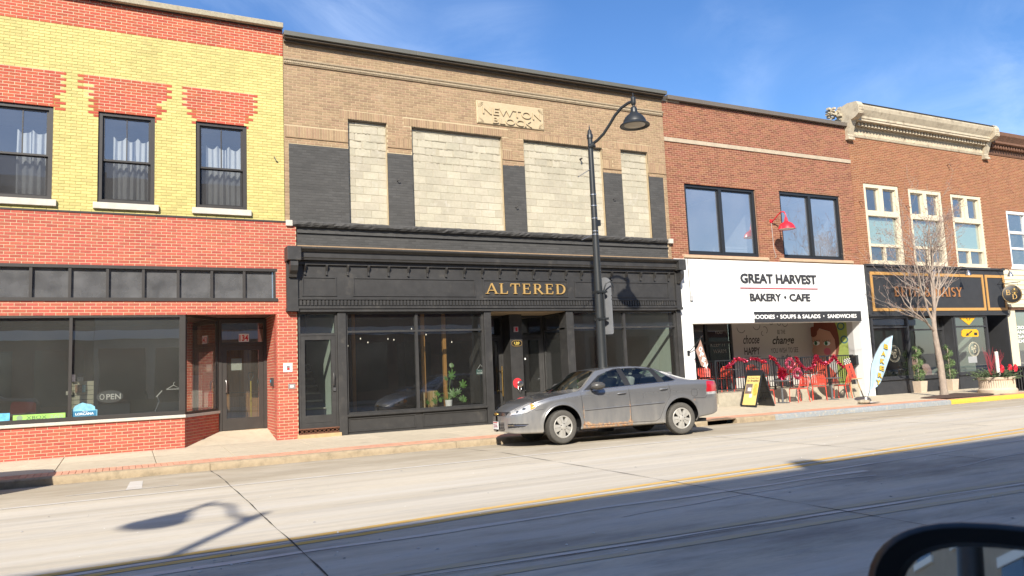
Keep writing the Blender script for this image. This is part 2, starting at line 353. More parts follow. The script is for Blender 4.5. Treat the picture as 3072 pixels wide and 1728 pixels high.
# ------------------------------------------------------------------ palette
mat('concrete_road', (0.495,0.44,0.35), 0.9, noise=0.10, nscale=22, bump=0.3, bscale=180, stretch=(0.35,1.6,1), noise2=0.10, n2scale=0.6, dirt=(0.33,0.31,0.28), dirt_amt=0.35, dirt_scale=2.2, spec=0.25)
def stain_road():
    m = MATS['concrete_road']; nt = m.node_tree; N = nt.nodes.new; K = nt.links.new; b = nt.nodes['Principled BSDF']; src = b.inputs['Base Color'].links[0].from_socket
    g = N('ShaderNodeNewGeometry'); sx = N('ShaderNodeSeparateXYZ'); K(g.outputs['Position'], sx.inputs[0])
    def layer(src, lo, hi, col, scale, amt, stretch, n0=.35, n1=.7):
        mp = N('ShaderNodeMapping'); mp.inputs['Scale'].default_value = stretch; K(g.outputs['Position'], mp.inputs[0]); n = N('ShaderNodeTexNoise'); n.inputs['Scale'].default_value = scale; n.inputs['Detail'].default_value = 7; n.inputs['Roughness'].default_value = .65; K(mp.outputs[0], n.inputs['Vector'])
        a = N('ShaderNodeMapRange'); K(n.outputs[0], a.inputs[0]); a.inputs[1].default_value = n0; a.inputs[2].default_value = n1
        r = N('ShaderNodeMapRange'); K(sx.outputs[1], r.inputs[0]); r.inputs[1].default_value = lo; r.inputs[2].default_value = hi
        mu = N('ShaderNodeMath'); mu.operation = 'MULTIPLY'; K(a.outputs[0], mu.inputs[0]); K(r.outputs[0], mu.inputs[1]); m2 = N('ShaderNodeMath'); m2.operation = 'MULTIPLY'; K(mu.outputs[0], m2.inputs[0]); m2.inputs[1].default_value = amt
        mx = N('ShaderNodeMixRGB'); K(m2.outputs[0], mx.inputs[0]); K(src, mx.inputs[1]); mx.inputs[2].default_value = (*col,1); return mx.outputs[0]
    c = layer(src, -6.7, -5.9, (.33,.28,.205), 1.3, .85, (.5,1,1), .2, .6)            # browner parking lane
    c = layer(c, -3.9, -3.45, (.16,.13,.10), 5, .7, (.6,1,1))                        # dirt in the gutter
    c = layer(c, -6.5, -7.2, (.55,.52,.47), 1.0, .75, (.10,2.2,1), .42, .70)           # pale scuffed streaks along the lanes
    c = layer(c, -6.5, -7.2, (.30,.27,.23), 1.2, .5, (.06,1.7,1), .48, .72)          # darker wheel tracks
    c = layer(c, -10.5, -11.4, (.20,.18,.155), .8, .8, (.35,1.1,1), .48, .68)         # oily patches in the turning lane
    K(c, b.inputs['Base Color'])
stain_road()
mat('joint_dark', (0.05,0.045,0.04), 0.95)
mat('crack_tar', (0.035,0.037,0.042), 0.7)
mat('line_white', (0.58,0.56,0.52), 0.85, noise=0.1, nscale=12, dirt=(0.46,0.415,0.345), dirt_amt=0.85, dirt_scale=7, stretch=(0.5,2,1))
mat('line_yellow', (0.60,0.37,0.09), 0.85, noise=0.15, nscale=10, dirt=(0.46,0.38,0.26), dirt_amt=0.62, dirt_scale=9, stretch=(0.4,2,1))
mat('line_yellow_worn', (0.47,0.385,0.23), 0.9, dirt=(0.42,0.37,0.29), dirt_amt=1.0, dirt_scale=6, stretch=(0.4,2,1))
mat('sealant', (0.50,0.48,0.44), 0.6, noise=0.12, nscale=9, dirt=(0.42,0.40,0.36), dirt_amt=0.35, dirt_scale=4, stretch=(0.6,2,1))
mat('walk_slab', (0.47,0.405,0.30), 0.9, noise=0.10, nscale=5, bump=0.2, bscale=160, var=0.05, dirt=(0.34,0.29,0.22), dirt_amt=0.3, dirt_scale=1.8, spec=0.25)
mat('paver', (0.53,0.28,0.185), 0.9, island=0.10, noise=0.08, nscale=30, bump=0.2, bscale=200, dirt=(0.50,0.36,0.26), dirt_amt=0.35, dirt_scale=4, spec=0.25)
mat('kerb', (0.34,0.27,0.18), 0.92, noise=0.16, nscale=9, bump=0.6, bscale=90, dirt=(0.20,0.165,0.11), dirt_amt=0.5, dirt_scale=3.5, spec=0.25)
mat('kerb_grey_paint', (0.26,0.28,0.29), 0.85, noise=0.14, nscale=14, dirt=(0.44,0.38,0.28), dirt_amt=0.45, dirt_scale=9)
mat('kerb_yellow_paint', (0.62,0.40,0.05), 0.8, noise=0.1, nscale=12, dirt=(0.36,0.32,0.22), dirt_amt=0.3, dirt_scale=8)
mat('void', (0.006,0.006,0.007), 1.0, spec=0.0)
mat('mulch', (0.07,0.04,0.028), 1.0, noise=0.4, nscale=60, bump=1.0, bscale=90)
mat('earth', (0.2,0.18,0.14), 1.0, noise=0.2)

# ------------------------------------------------------------------ ground, road, pavement
XL, XR = -14.0, 80.0
b = MB(); b.quad((-900,-900,-0.4),(900,-900,-0.4),(900,900,-0.4),(-900,900,-0.4)); tag(b.build('ground', 'earth'), kind='structure')
def sheet(x0, x1, y0, y1, dz, nx, ny, zf):
    b = MB(); vs = []; fs = []
    for i in range(nx+1):
        for j in range(ny+1):
            x = x0+(x1-x0)*i/nx; y = y0+(y1-y0)*j/ny; vs.append((x,y,zf(x,y)+dz))
    for i in range(nx):
        for j in range(ny):
            a = i*(ny+1)+j; fs.append((a, a+ny+1, a+ny+2, a+1))
    return b.add(vs, fs)
ROAD = sheet(XL, XR, -20.6, -3.32, 0, 94, 48, road_z).build('road', 'concrete_road', smooth=True); tag(ROAD, kind='structure')
def mark(name, pts_w, m, dz=0.004):
    """a strip on the road following (x, y, width) stations"""
    b = MB(); vs = []; fs = []
    for k, (x, y, w) in enumerate(pts_w): vs += [(x, y-w/2, road_z(x,y-w/2)+dz), (x, y+w/2, road_z(x,y+w/2)+dz)]
    for k in range(len(pts_w)-1): fs.append((2*k, 2*k+2, 2*k+3, 2*k+1))
    return b.add(vs, fs).build(name, m, ROAD)
def wob(x, y, w, a=0.012, f=1.0, wv=0.3):
    return (x, y+a*math.sin(x*1.7*f)+a*0.6*math.sin(x*4.1*f+1), w*(1+wv*math.sin(x*2.3+y)+wv*random.uniform(-.5,.5)))
xs = [XL+i*0.25 for i in range(int((XR-XL)/0.25)+1)]
mark('lane_edge_line', [(x,-6.46,0.10) for x in xs], 'line_white')
CY = [(-14,-11.9),(-5,-11.4),(0,-11.06),(2,-10.95),(3.7,-10.76),(6.5,-10.59),(8.5,-10.50),(15.2,-10.02),(30,-9.1),(80,-9.0)]
C2 = [(-14,-12.3),(0,-12.76),(1.9,-12.87),(4.5,-13.06),(6.6,-13.16),(9.25,-13.36),(14,-13.6),(30,-14.0),(80,-14)]
itp = lambda T, x: float(np.interp(x, [t[0] for t in T], [t[1] for t in T]))
mark('centre_line', [(x,itp(CY,x),0.115) for x in xs], 'line_yellow')
mark('centre_line', [(x,itp(CY,x)-.27,0.115) for x in xs], 'line_yellow')
mark('joint_seal', [wob(x,itp(CY,x)-.135,0.08,0.008) for x in xs], 'sealant', 0.0035)
mark('old_centre_line', [(x,itp(C2,x),0.12) for x in xs], 'line_yellow_worn')
mark('old_centre_line', [(x,itp(C2,x)-.40,0.12) for x in xs], 'line_yellow_worn')
mark('crack_seal', [wob(x,-11.66+0.05*math.sin(x*.35),0.10,0.02) for x in xs if x < 9], 'sealant', 0.0045)
mark('crack_seal', [wob(x,-11.38+(x-7)*.055,0.06,0.015) for x in xs if 7 < x < 19], 'sealant', 0.0047)
mark('crack_seal', [wob(x,-12.1+0.20*math.sin((x-5)*.75),0.03,0.03) for x in xs if 4.4 < x < 8.6], 'sealant', 0.0049)
mark('crack_seal', [wob(x,-12.35+0.35*math.sin((x-9)*.6),0.03,0.03) for x in xs if 9.6 < x < 13.4], 'sealant', 0.0049)
mark('crack_seal', [wob(x,itp(C2,x)-.13,0.05,0.014) for x in xs], 'sealant', 0.0035)
mark('centre_crack', [wob(x,itp(C2,x)-.20,0.010,0.014,1.3,0.5) for x in xs], 'crack_tar', 0.006)
mark('faint_line', [(x,-5.72,0.045) for x in xs if -0.8 < x < 0.85], 'line_white')
mark('faint_line', [(x,-5.72,0.045) for x in xs if 15.3 < x < 17.6], 'line_white')
b = MB(); b.quad((0.03,-5.74,road_z(0,-5.74)+.0055),(0.25,-5.74,road_z(0,-5.74)+.0055),(0.29,-4.3,road_z(0,-4.3)+.0055),(0.10,-4.3,road_z(0,-4.3)+.0055)); b.build('parking_tick', 'line_white', ROAD)
def cross_joint(x, amp=0.005):
    b = MB(); ys = [-20.6+0.15*i for i in range(int(17.2/0.15)+1)]; vs = []; fs = []
    for y in ys:
        w = 0.012*(1+0.5*math.sin(y*5.1+x)+random.uniform(-.3,.3)); cx = x+amp*math.sin(y*1.9+x*3)+amp*.5*math.sin(y*5)
        vs += [(cx-w/2,y,road_z(x,y)+.0065),(cx+w/2,y,road_z(x,y)+.0065)]
    for k in range(len(ys)-1): fs.append((2*k,2*k+1,2*k+3,2*k+2))
    b.add(vs,fs).build('joint', 'joint_dark', ROAD)
for x in (-8.0,-3.3,1.42,6.33,10.75,15.45,20.1,24.8,29.5,34.2): cross_joint(x)
cr_ = random.Random(21)
for cx, cy, ln in ((3.6,-9.2,3.2),(-.2,-8.3,2.0),(8.2,-8.0,2.6),(12.2,-7.6,3.0),(5.0,-7.3,1.6),(13.5,-9.2,2.2),(0.8,-6.0,1.2),(7.5,-12.3,1.8)):
    P = []; y = cy
    for i in range(int(ln/.12)): y += cr_.gauss(.004,.012); P.append((cx+i*.12, y, .005*cr_.uniform(.5,1.5)))
    mark('hairline_crack', P, 'joint_dark', .0062)
# fine specks of grit and litter in the shade
b = MB()
for k in range(160):
    x, y = random.uniform(-1,14), random.uniform(-14.5,-6.6)
    if k % 4 == 0: x, y = random.uniform(0.3,2.9), random.uniform(-12.4,-11.3)
    s = random.uniform(.006,.022); z = road_z(x,y)+.004; a = random.uniform(0,3)
    b.add([(x+s*math.cos(a+q*1.57)*random.uniform(.5,1.3), y+s*math.sin(a+q*1.57), z) for q in range(4)]+[(x,y,z+s*.4)], [(0,1,4),(1,2,4),(2,3,4),(3,0,4)])
tag(b.build('grit', mat('grit', (0.45,0.43,0.4), 0.9, island=0.5)), 'small pale grit and litter flecks scattered on the road', 'grit', kind='stuff')

WALK = sheet(XL, XR, -3.28, 2.6, -0.03, 94, 6, lambda x, y: walk_z(x, min(y,0))).build('pavement', mat('walk_base', (0.16,0.13,0.10), 0.95)); tag(WALK, kind='structure')
def slab(x0, x1, y0, y1, m, parent, name, g=0.006, th=0.05, c=0.004):
    q = MB(); zz = lambda x, y: walk_z(x,y)
    a, bb, c0, d = x0+g, x1-g, y0+g, y1-g
    q.add([(a,c0,zz(a,c0)-th),(bb,c0,zz(bb,c0)-th),(bb,d,zz(bb,d)-th),(a,d,zz(a,d)-th),(a,c0,zz(a,c0)-c),(bb,c0,zz(bb,c0)-c),(bb,d,zz(bb,d)-c),(a,d,zz(a,d)-c),
           (a+c,c0+c,zz(a,c0)),(bb-c,c0+c,zz(bb,c0)),(bb-c,d-c,zz(bb,d)),(a+c,d-c,zz(a,d))],
          [(0,1,5,4),(1,2,6,5),(2,3,7,6),(3,0,4,7),(4,5,9,8),(5,6,10,9),(6,7,11,10),(7,4,8,11),(8,9,10,11)])
    return q.build(name, m, parent)
edges = [XL,-11,-8.2,-5.4,-3.2,-1.1,0.55,1.95,3.6,5.3,7.0,8.7,10.4,12.1,13.8,15.5,17.2,18.9,20.6,22.3,24.0,25.7,27.4,29.1,30.8,32.5,34.2,38,42,48,54,62,70,XR]
for i in range(len(edges)-1):
    slab(edges[i], edges[i+1], -2.70, -1.25, 'walk_slab', WALK, 'slab'); slab(edges[i], edges[i+1], -1.25, 0.0, 'walk_slab', WALK, 'slab')
# brick paver strip along the kerb: three rows of narrow pavers set across it
cells = []
for i in range(int((34-(-6))/0.105)):
    for r in range(3):
        x0 = -6+i*0.105; cells.append((x0, x0+0.105, -3.26+r*0.187, -3.26+(r+1)*0.187))
def hole_tree(c): return 23.3 < c[0] < 26.9 and c[2] > -3.2
cells = [c for c in cells if not hole_tree(c)]
near = set(sorted([c for c in cells if c[0] > -1.6], key=lambda c: c[0]**2+(c[2]+18.7)**2)[:300])
st = MB()
for c in cells:
    if c in near: slab(*c, 'paver', WALK, 'paver', 0.003, 0.04, 0.003)
    else:
        z0 = walk_z(c[0],c[2]); st.box(c[0]+.003, c[1]-.003, c[2]+.003, c[3]-.003, z0-.04, z0+random.uniform(-.001,.001))
st.box(34, XR, -3.26, -2.70, -.25, walk_z(34,-3)-.002) if False else None
tag(st.build('pavers', 'paver', WALK), kind='stuff')
b = MB(); ring = [(25.0+1.75*math.cos(a), -2.42+0.62*math.sin(a)) for a in [i*math.pi/14 for i in range(28)]]
vs = [(x,y,walk_z(x,y)+.008) for x,y in ring]+[(25.2,-2.2,walk_z(25.2,-2.2)+.09)]
b.add(vs, [(i,(i+1)%28,28) for i in range(28)]); tag(b.build('mulch', 'mulch', smooth=True), 'dark bark mulch round the foot of the bare street tree', 'mulch', kind='stuff')
# kerb: a rounded stone in lengths, with the storm drain cut out of it
KERB = None
def kerb(x0, x1, m, parent):
    n = max(1, int((x1-x0)/0.4)); vs = []; fs = []
    prof = [(-3.42,-.35),(-3.42,-.02),(-3.415,.052),(-3.39,.070),(-3.36,.0755),(-3.27,.0775),(-3.27,-.1)]
    for i in range(n+1):
        x = x0+.004+(x1-x0-.008)*i/n
        for y, z in prof: vs.append((x, y+.006*math.sin(x*7)*(z>0)*(y<-3.4), z+slope(x)))
    p = len(prof)
    for i in range(n):
        for k in range(p-1): fs.append((i*p+k, (i+1)*p+k, (i+1)*p+k+1, i*p+k+1))
    fs += [tuple(range(p)), tuple(n*p+k for k in range(p-1,-1,-1))]
    return MB().add(vs, fs).build('kerb_stone', m, parent, smooth=50)
KERB = bpy.data.objects.new('kerb', None); COL.objects.link(KERB); tag(KERB, kind='structure')
ke = [XL,-9,-6,-3.3,1.42,6.33,10.75,13.25]
for i in range(len(ke)-1): kerb(ke[i], ke[i+1], 'kerb', KERB)
ke = [14.22,15.6]; kerb(14.22,15.6,'kerb',KERB)
for a, c in ((15.6,18.3),(18.3,20.9),(20.9,23.1)): kerb(a, c, 'kerb_grey_paint', KERB)
for a, c in ((23.1,25.6),(25.6,28.2),(28.2,31),(31,34),(34,XR)): kerb(a, c, 'kerb_yellow_paint', KERB)
dr = thing('storm_drain', 'dark storm drain inlet cut in the kerb behind the parked car', 'drain', (13.735,-3.4,slope(13.7)))
B(13.25,14.22,-3.40,-3.05,slope(13.7)+.045,slope(13.7)+.078).build('lintel', mat('kerb_stain', (0.16,0.11,0.07), 0.9, noise=0.3, nscale=9, dirt=(0.4,0.33,0.24), dirt_amt=.3, dirt_scale=5), dr, bevel=0.01)
b = MB(); zs = slope(13.7); b.quad((13.25,-3.05,zs-.3),(14.22,-3.05,zs-.3),(14.22,-3.05,zs+.05),(13.25,-3.05,zs+.05)); b.quad((13.25,-3.42,zs-.3),(14.22,-3.42,zs-.3),(14.22,-3.05,zs-.3),(13.25,-3.05,zs-.3)); b.build('throat', 'void', dr)
b = MB(); b.box(13.25,14.22,-3.425,-3.36,zs-.3,zs-.058); b.build('lip', 'kerb', dr)

# ------------------------------------------------------------------ shop fittings shared by the facades
mat('dark_frame', (0.038,0.034,0.031), 0.45, spec=0.5, noise=0.1, nscale=5)
mat('black_wood', (0.033,0.032,0.031), 0.5, noise=0.22, nscale=5, noise2=0.15, n2scale=0.9, dirt=(0.065,0.06,0.053), dirt_amt=0.32, dirt_scale=3.5)
mat('interior_dark', (0.05,0.047,0.045), 0.9, noise=0.2, nscale=2)
mat('interior_mid', (0.16,0.15,0.14), 0.9, noise=0.2, nscale=2)
mat('interior_mint', (0.50,0.60,0.52), 0.9, noise=0.04, nscale=3)
mat('interior_white', (0.62,0.60,0.56), 0.9)
mat('floor_wood', (0.16,0.09,0.045), 0.6, noise=0.2, nscale=3, stretch=(1,8,1))
mat('curtain', (0.62,0.60,0.60), 0.9, noise=0.05, nscale=9)
mat('brass', (0.55,0.36,0.12), 0.35, metal=1.0)
mat('steel', (0.5,0.5,0.5), 0.3, metal=1.0)
mat('gold_paint', (0.48,0.31,0.11), 0.45, metal=0.3)
mat('white_paint', (0.80,0.80,0.78), 0.6)
mat('red_paint', (0.55,0.02,0.025), 0.45)
glass('shop_glass', (0.66,0.68,0.66), 6.0, film=0.06, filmcol=(0.50,0.51,0.46), wav=0.05)
glass('upper_glass', (0.70,0.74,0.74), 4.5, film=0.06, filmcol=(0.5,0.51,0.52), wav=0.08)
glass('clear_glass', (0.66,0.68,0.66), 3.6, film=0.018, filmcol=(0.5,0.5,0.48), wav=0.05)
glass('coated_glass', (0.66,0.70,0.74), 9.0, film=0.20, filmcol=(0.40,0.43,0.50), wav=0.06)
glass('old_glass', (0.42,0.43,0.44), 1.3, rough=0.12, film=0.42, filmcol=(0.21,0.21,0.215), fscale=2.5, fvar=0.3)
def room(parent, x0, x1, y0, y1, z0, z1, m='interior_dark', floor='floor_wood', name='room', back=None, right=None, left=None):
    b = MB()
    b.quad((x0,y1,z0),(x1,y1,z0),(x1,y1,z1),(x0,y1,z1)); b.quad((x0,y0,z1),(x0,y1,z1),(x1,y1,z1),(x1,y0,z1))
    if left is None: b.quad((x0,y0,z0),(x0,y1,z0),(x0,y1,z1),(x0,y0,z1))
    else: B(x0-.02,x0,y0,y1,z0,z1).build('side_wall', left, parent)
    if right is None: b.quad((x1,y1,z0),(x1,y0,z0),(x1,y0,z1),(x1,y1,z1))
    else: B(x1,x1+.02,y0,y1,z0,z1).build('side_wall', right, parent)
    b.build(name, m, parent)
    f = MB(); f.quad((x0,y0,z0),(x1,y0,z0),(x1,y1,z0),(x0,y1,z0)); f.build('room_floor', floor, parent)
def pane(parent, x0, x1, z0, z1, y, m='shop_glass', name='pane'):
    return MB().quad((x0,y,z0),(x1,y,z0),(x1,y,z1),(x0,y,z1)).build(name, m, parent)
def frame_b(b, x0, x1, z0, z1, y0, y1, w):
    b.box(x0,x0+w,y0,y1,z0,z1); b.box(x1-w,x1,y0,y1,z0,z1); b.box(x0+w,x1-w,y0+.002,y1,z1-w,z1); b.box(x0+w,x1-w,y0+.002,y1,z0,z0+w); return b
def curtain(parent, x0, x1, z0, z1, y, m='curtain', folds=9, amp=0.03, name='curtain', swag=0.0):
    n = folds*6; vs = []; fs = []; ph = random.uniform(0,6)
    for i in range(n+1):
        t = i/n; x = x0+(x1-x0)*t; yy = y+amp*math.sin(t*folds*2*math.pi+ph)+amp*.4*math.sin(t*folds*.7*6+ph)
        dz = swag*abs(math.sin(t*math.pi*folds/2.0))
        vs += [(x,yy,z0),(x+0.01*math.sin(ph+t*9),yy*0.999,(z0+z1)/2),(x,y+amp*.5*math.sin(t*folds*2*math.pi+ph),z1-dz)]
    for i in range(n):
        a = 3*i; fs += [(a,a+3,a+4,a+1),(a+1,a+4,a+5,a+2)]
    return MB().add(vs,fs).build(name, m, parent, smooth='all')
# ------------------------------------------------------------------ building one: yellow and red painted brick shop
mat('brick_red_paint', (0.385,0.075,0.040), 0.75, island=0.12, noise=0.10, nscale=14, noise2=0.07, n2scale=1.1, bump=0.25, bscale=90, dirt=(0.48,0.30,0.22), dirt_amt=0.10, dirt_scale=5, spec=0.3)
mat('brick_coral', (0.38,0.088,0.058), 0.75, island=0.12, noise=0.08, nscale=14, noise2=0.06, n2scale=1.1, bump=0.2, bscale=90, spec=0.3)
mat('brick_yellow', (0.495,0.43,0.165), 0.75, island=0.11, noise=0.08, nscale=9, noise2=0.07, n2scale=0.8, bump=0.25, bscale=80, dirt=(0.50,0.36,0.16), dirt_amt=0.12, dirt_scale=3, spec=0.3)
mat('mortar_cream', (0.52,0.41,0.27), 0.95, noise=0.1, nscale=30)
mat('mortar_yellow', (0.40,0.33,0.12), 0.95, noise=0.15, nscale=12)
mat('stone_sill', (0.50,0.46,0.40), 0.9, noise=0.12, nscale=7, bump=0.3, bscale=70)
mat('coping_stone', (0.33,0.29,0.21), 0.95, noise=0.2, nscale=20, bump=0.6, bscale=60, dirt=(0.16,0.14,0.10), dirt_amt=.3, dirt_scale=5)
mat('flashing', (0.035,0.03,0.03), 0.7)
X0 = -6.2
B1 = thing('brick_shop', 'painted yellow and red brick shop with three sash windows above', 'building', (0.6,0.0,0.0))
WZ0, WZ1 = 5.60, 7.68
wins = [(-4.57,-3.43),(-2.573,-1.437),(-0.577,0.565),(1.433,2.571)]
holesU = [(a,c,WZ0-.13,WZ1) for a,c in wins]
wall_sheet(X0, 3.44, 5.36, 10.24, [(a,c,WZ0,WZ1) for a,c in wins], 0.0, 0.32).build('upper_wall', 'mortar_yellow', B1)
# soldier patches of red brick over the windows, with ragged toothed edges
redpatch = [(-4.9,-3.1,7.68,8.50),(-2.9,-1.22,7.68,8.50),(-0.90,0.83,7.68,8.50),(1.13,2.78,7.68,8.50)]
def col1(x, z):
    if z > 9.57: return 'brick_red_paint'
    for a, c, lo, hi in redpatch:
        if lo-.12 < z < hi:
            t = (z-lo)/(hi-lo); row = int(z/0.0677); j = 0.10*((row*7919) % 5)/5-.05 + (0.10 if row % 2 else 0)
            ins = 0.26*max(0, 0.75-t)*(1 if z > lo else .5) if t < .75 else 0
            if a+ins+j < x < c-ins*0.6-j*0.7: return 'brick_red_paint'
    return 'brick_yellow'
lay(brick_rows(X0, 3.44, 5.36, 10.24, holesU), 0.0, 0.006, col1, B1, nmax=150)
# cream mortar sheets behind the red fields
for a, c, lo, hi in [(X0,3.438,9.57,10.238)]+[(p[0]+.03,p[1]-.03,p[2]+.3,p[3]) for p in redpatch]+[(p[0]+.32,p[1]-.24,p[2],p[2]+.299) for p in redpatch]:
    B(a,c,-.0025,.01,lo,hi).build('mortar', 'mortar_cream', B1)
B(X0-.05,3.435,-.16,.4,10.243,10.375).build('coping', 'coping_stone', B1, bevel=0.012)
B(X0,3.40,-.05,.02,10.222,10.246).build('coping_shadow_strip', 'flashing', B1)  # solid dark strip, coloured as the shadow line under the coping
B(X0,3.455,-.075,.05,5.335,5.372).build('flashing', 'flashing', B1)
for k, (a, c) in enumerate(wins):
    w = frame_b(MB(), a, c, WZ0, WZ1, 0.035, 0.16, 0.085).build('window', 'dark_frame', B1)
    frame_b(MB(), a+.085, c-.085, 6.57, WZ1-.085, 0.085, 0.135, 0.042).box((a+c)/2-.012,(a+c)/2+.012,.09,.12,6.61,WZ1-.127).build('upper_sash', 'dark_frame', w)
    frame_b(MB(), a+.088, c-.088, WZ0+.085, 6.60, 0.14, 0.185, 0.045).build('lower_sash', 'dark_frame', w)
    pane(w, a+.12, c-.12, 6.60, WZ1-.12, .105, 'upper_glass'); pane(w, a+.12, c-.12, WZ0+.12, 6.57, .165, 'upper_glass')
    sc = MB().quad((a+.10,.125,WZ0+.10),(c-.10,.125,WZ0+.10),(c-.10,.125,6.57),(a+.10,.125,6.57)).build('insect_screen', glass('screen', (0.55,0.55,0.56), 0.0, film=0.14, filmcol=(0.22,0.22,0.23)), w)
    if k == 1: curtain(w, a+.45, c-.12, WZ0+.05, 7.2, .34, folds=4, amp=.05, swag=.08)
    else: curtain(w, a+.30 if k == 2 else a+.25, c-.10, WZ0+.05, 7.22, .34, folds=6, amp=.05, swag=.10)
    room(w, a-.3, c+.3, .33, 2.5, WZ0-.3, WZ1+.2, 'interior_mid', name='room')
    B(a-.08,c+.09,-.075,.05,WZ0-.145,WZ0-.003).build('sill', 'stone_sill', w, bevel=.008)
# iron tie and conduit stub on the yellow wall
hk = MB().bar((3.20,-.02,6.97),(3.25,-.03,6.86),.02).bar((3.25,-.03,6.86),(3.29,-.02,6.84),.02); hk.build('wall_tie', 'dark_frame', B1)
# lower storey: coral tile brick with cream joints, standing a little proud
YL = -0.055
low = [(X0,3.205,3.425,4.20),(X0,1.21,0.855,3.10),(1.21,3.205,0,3.127)]
wall_sheet(X0, 3.695, 0.0, 5.345, low, YL, 0.30).build('lower_wall', 'mortar_cream', B1)
lay(brick_rows(X0, 3.695, 0.115, 5.335, low, jit=0), YL, 0.005, lambda x, z: 'brick_coral', B1, nmax=150)
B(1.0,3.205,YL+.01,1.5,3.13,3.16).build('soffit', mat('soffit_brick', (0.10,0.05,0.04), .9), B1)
# transom strip of eight lights
tw = MB().box(X0,3.235,YL-.01,.10,4.13,4.198).box(X0,3.245,YL-.03,.10,3.41,3.485)
tx = [-6.05,-5.34,-4.63,-3.92,-3.21,-2.49,-1.78,-1.068,-.355,.350,1.062,1.775,2.487]
for x in tx: tw.box(x-.028,x+.028,YL+.004,.09,3.485,4.13)
tw.box(3.165,3.215,YL+.002,.095,3.485,4.13); TW = tw.build('transom_window', 'dark_frame', B1)
xx = tx+[3.19]
for i in range(len(xx)-1): pane(TW, xx[i]+.025, xx[i+1]-.025, 3.48, 4.135, .02, 'old_glass')
B(X0,3.2,.45,.47,3.35,4.25).build('back_board', 'interior_mid', TW)
# display window
dw = MB().box(X0,1.215,YL+.01,.09,3.055,3.10).box(X0,1.215,YL+.006,.095,.875,.955)
for x in (-3.55,-1.03): dw.box(x-.03,x+.03,YL+.012,.085,.955,3.055)
dw.box(1.095,1.215,YL-.004,.10,.955,3.055); DW = dw.build('display_window', 'dark_frame', B1)
for a, c in ((X0,-3.58),(-3.52,-1.06),(-1.0,1.097)): pane(DW, a, c, .95, 3.06, .03)
B(X0,1.225,YL-.05,.06,.802,.868).build('stone_sill', 'stone_sill', B1, bevel=.008)
# angled return to the door
P0, P1 = Vector((1.21,-.03,0)), Vector((2.07,1.30,0)); dv = (P1-P0).normalized(); nv = Vector((dv.y,-dv.x,0))
ang = math.atan2(dv.y, dv.x); MR = Matrix.Translation(P0) @ Matrix.Rotation(ang,4,'Z'); LA = (P1-P0).length
MB().box(0,LA,.004,.2,0,.80).xf(MR).build('return_wall', 'mortar_cream', B1)
rb = MB()
for u, v, z0, z1, _ in brick_rows(0.0, LA, .115, .80, []): rb.chbox(u, v, -.004, .02, z0, z1, .003)
tag(rb.xf(MR).build('brickwork', 'brick_coral', B1), kind='stuff')
MB().box(-.02,LA,-.03,.1,.80,.862).xf(MR).build('stone_sill', 'stone_sill', B1)
AW = frame_b(MB(), .02, LA, .865, 3.12, .0, .08, .06).xf(MR).build('side_window', 'dark_frame', B1)
MB().quad((.07,.03,.92),(LA-.05,.03,.92),(LA-.05,.03,3.07),(.07,.03,3.07)).xf(MR).build('pane', 'shop_glass', AW)
# right return of the pier (lit)
MB().box(3.20,3.30,.30,1.5,0,3.13).build('pier_return', 'mortar_cream', B1)
rb = MB(); M2 = Matrix.Translation((3.20,YL,0)) @ Matrix.Rotation(R(90),4,'Z') @ Matrix.Scale(-1,4,(0,1,0))
for u, v, z0, z1, _ in brick_rows(0.0, 1.40, .115, 3.12, []): rb.chbox(u, v, -.003, .02, z0, z1, .003)
rb.v = [(3.20-(y*-1)-.0 if False else 3.20+y, YL+x, z) for x, y, z in rb.v]
tag(rb.build('brickwork', 'brick_coral', B1), kind='stuff')
# door 134
YD = 1.30; FZ = .36
b = MB(); vs = [(1.21,-.0,walk_z(1,0)),(3.20,-.0,walk_z(3,0)),(3.20,1.30,FZ),(2.0,1.30,FZ)]; b.add(vs+[(x,y,z-.3) for x,y,z in vs], [(0,1,2,3),(4,5,1,0),(5,6,2,1),(7,4,0,3)]); b.build('entry_ramp', 'walk_slab', B1)
DR = MB().box(2.03,2.13,YD-.02,YD+.08,FZ,3.10).box(3.12,3.21,YD-.02,YD+.08,FZ,3.10).box(2.13,3.12,YD-.015,YD+.08,3.0,3.10).box(2.13,3.12,YD-.015,YD+.08,2.44,2.52).build('door', 'dark_frame', B1)
frame_b(MB(), 2.135, 3.115, FZ+.01, 2.435, YD, YD+.05, .11).box(2.245,3.005,YD+.002,YD+.048,FZ+.12,FZ+.30).build('door_leaf', 'dark_frame', DR)
pane(DR, 2.24, 3.01, FZ+.3, 2.33, YD+.02); pane(DR, 2.13, 3.12, 2.52, 3.0, YD+.02, 'shop_glass', 'transom_pane')
MB().tube([(2.22,YD-.005,1.28),(2.22,YD-.06,1.30),(2.23,YD-.075,1.36),(2.23,YD-.075,1.52),(2.22,YD-.06,1.58),(2.22,YD-.005,1.60)],.011).build('handle', 'steel', DR, smooth=True)
MB().box(2.24,3.01,YD+.03,YD+.05,1.27,1.285).build('push_bar', 'dark_frame', DR)
nb = B(2.53,2.77,YD+.004,YD+.012,2.53,2.73).build('number_plate', mat('number_white',(0.75,0.72,0.7),.6), DR)
text('number', '134', 2.65, 2.56, .145, mat('number_red',(0.55,.01,.03),.5), nb, y=YD+.003, w=.21, bold=.03, extrude=.001)
B(2.35,2.60,YD+.024,YD+.027,1.83,2.12).build('paper_notice', mat('paper',(0.5,0.52,0.47),.8,noise=.1,nscale=40), DR)
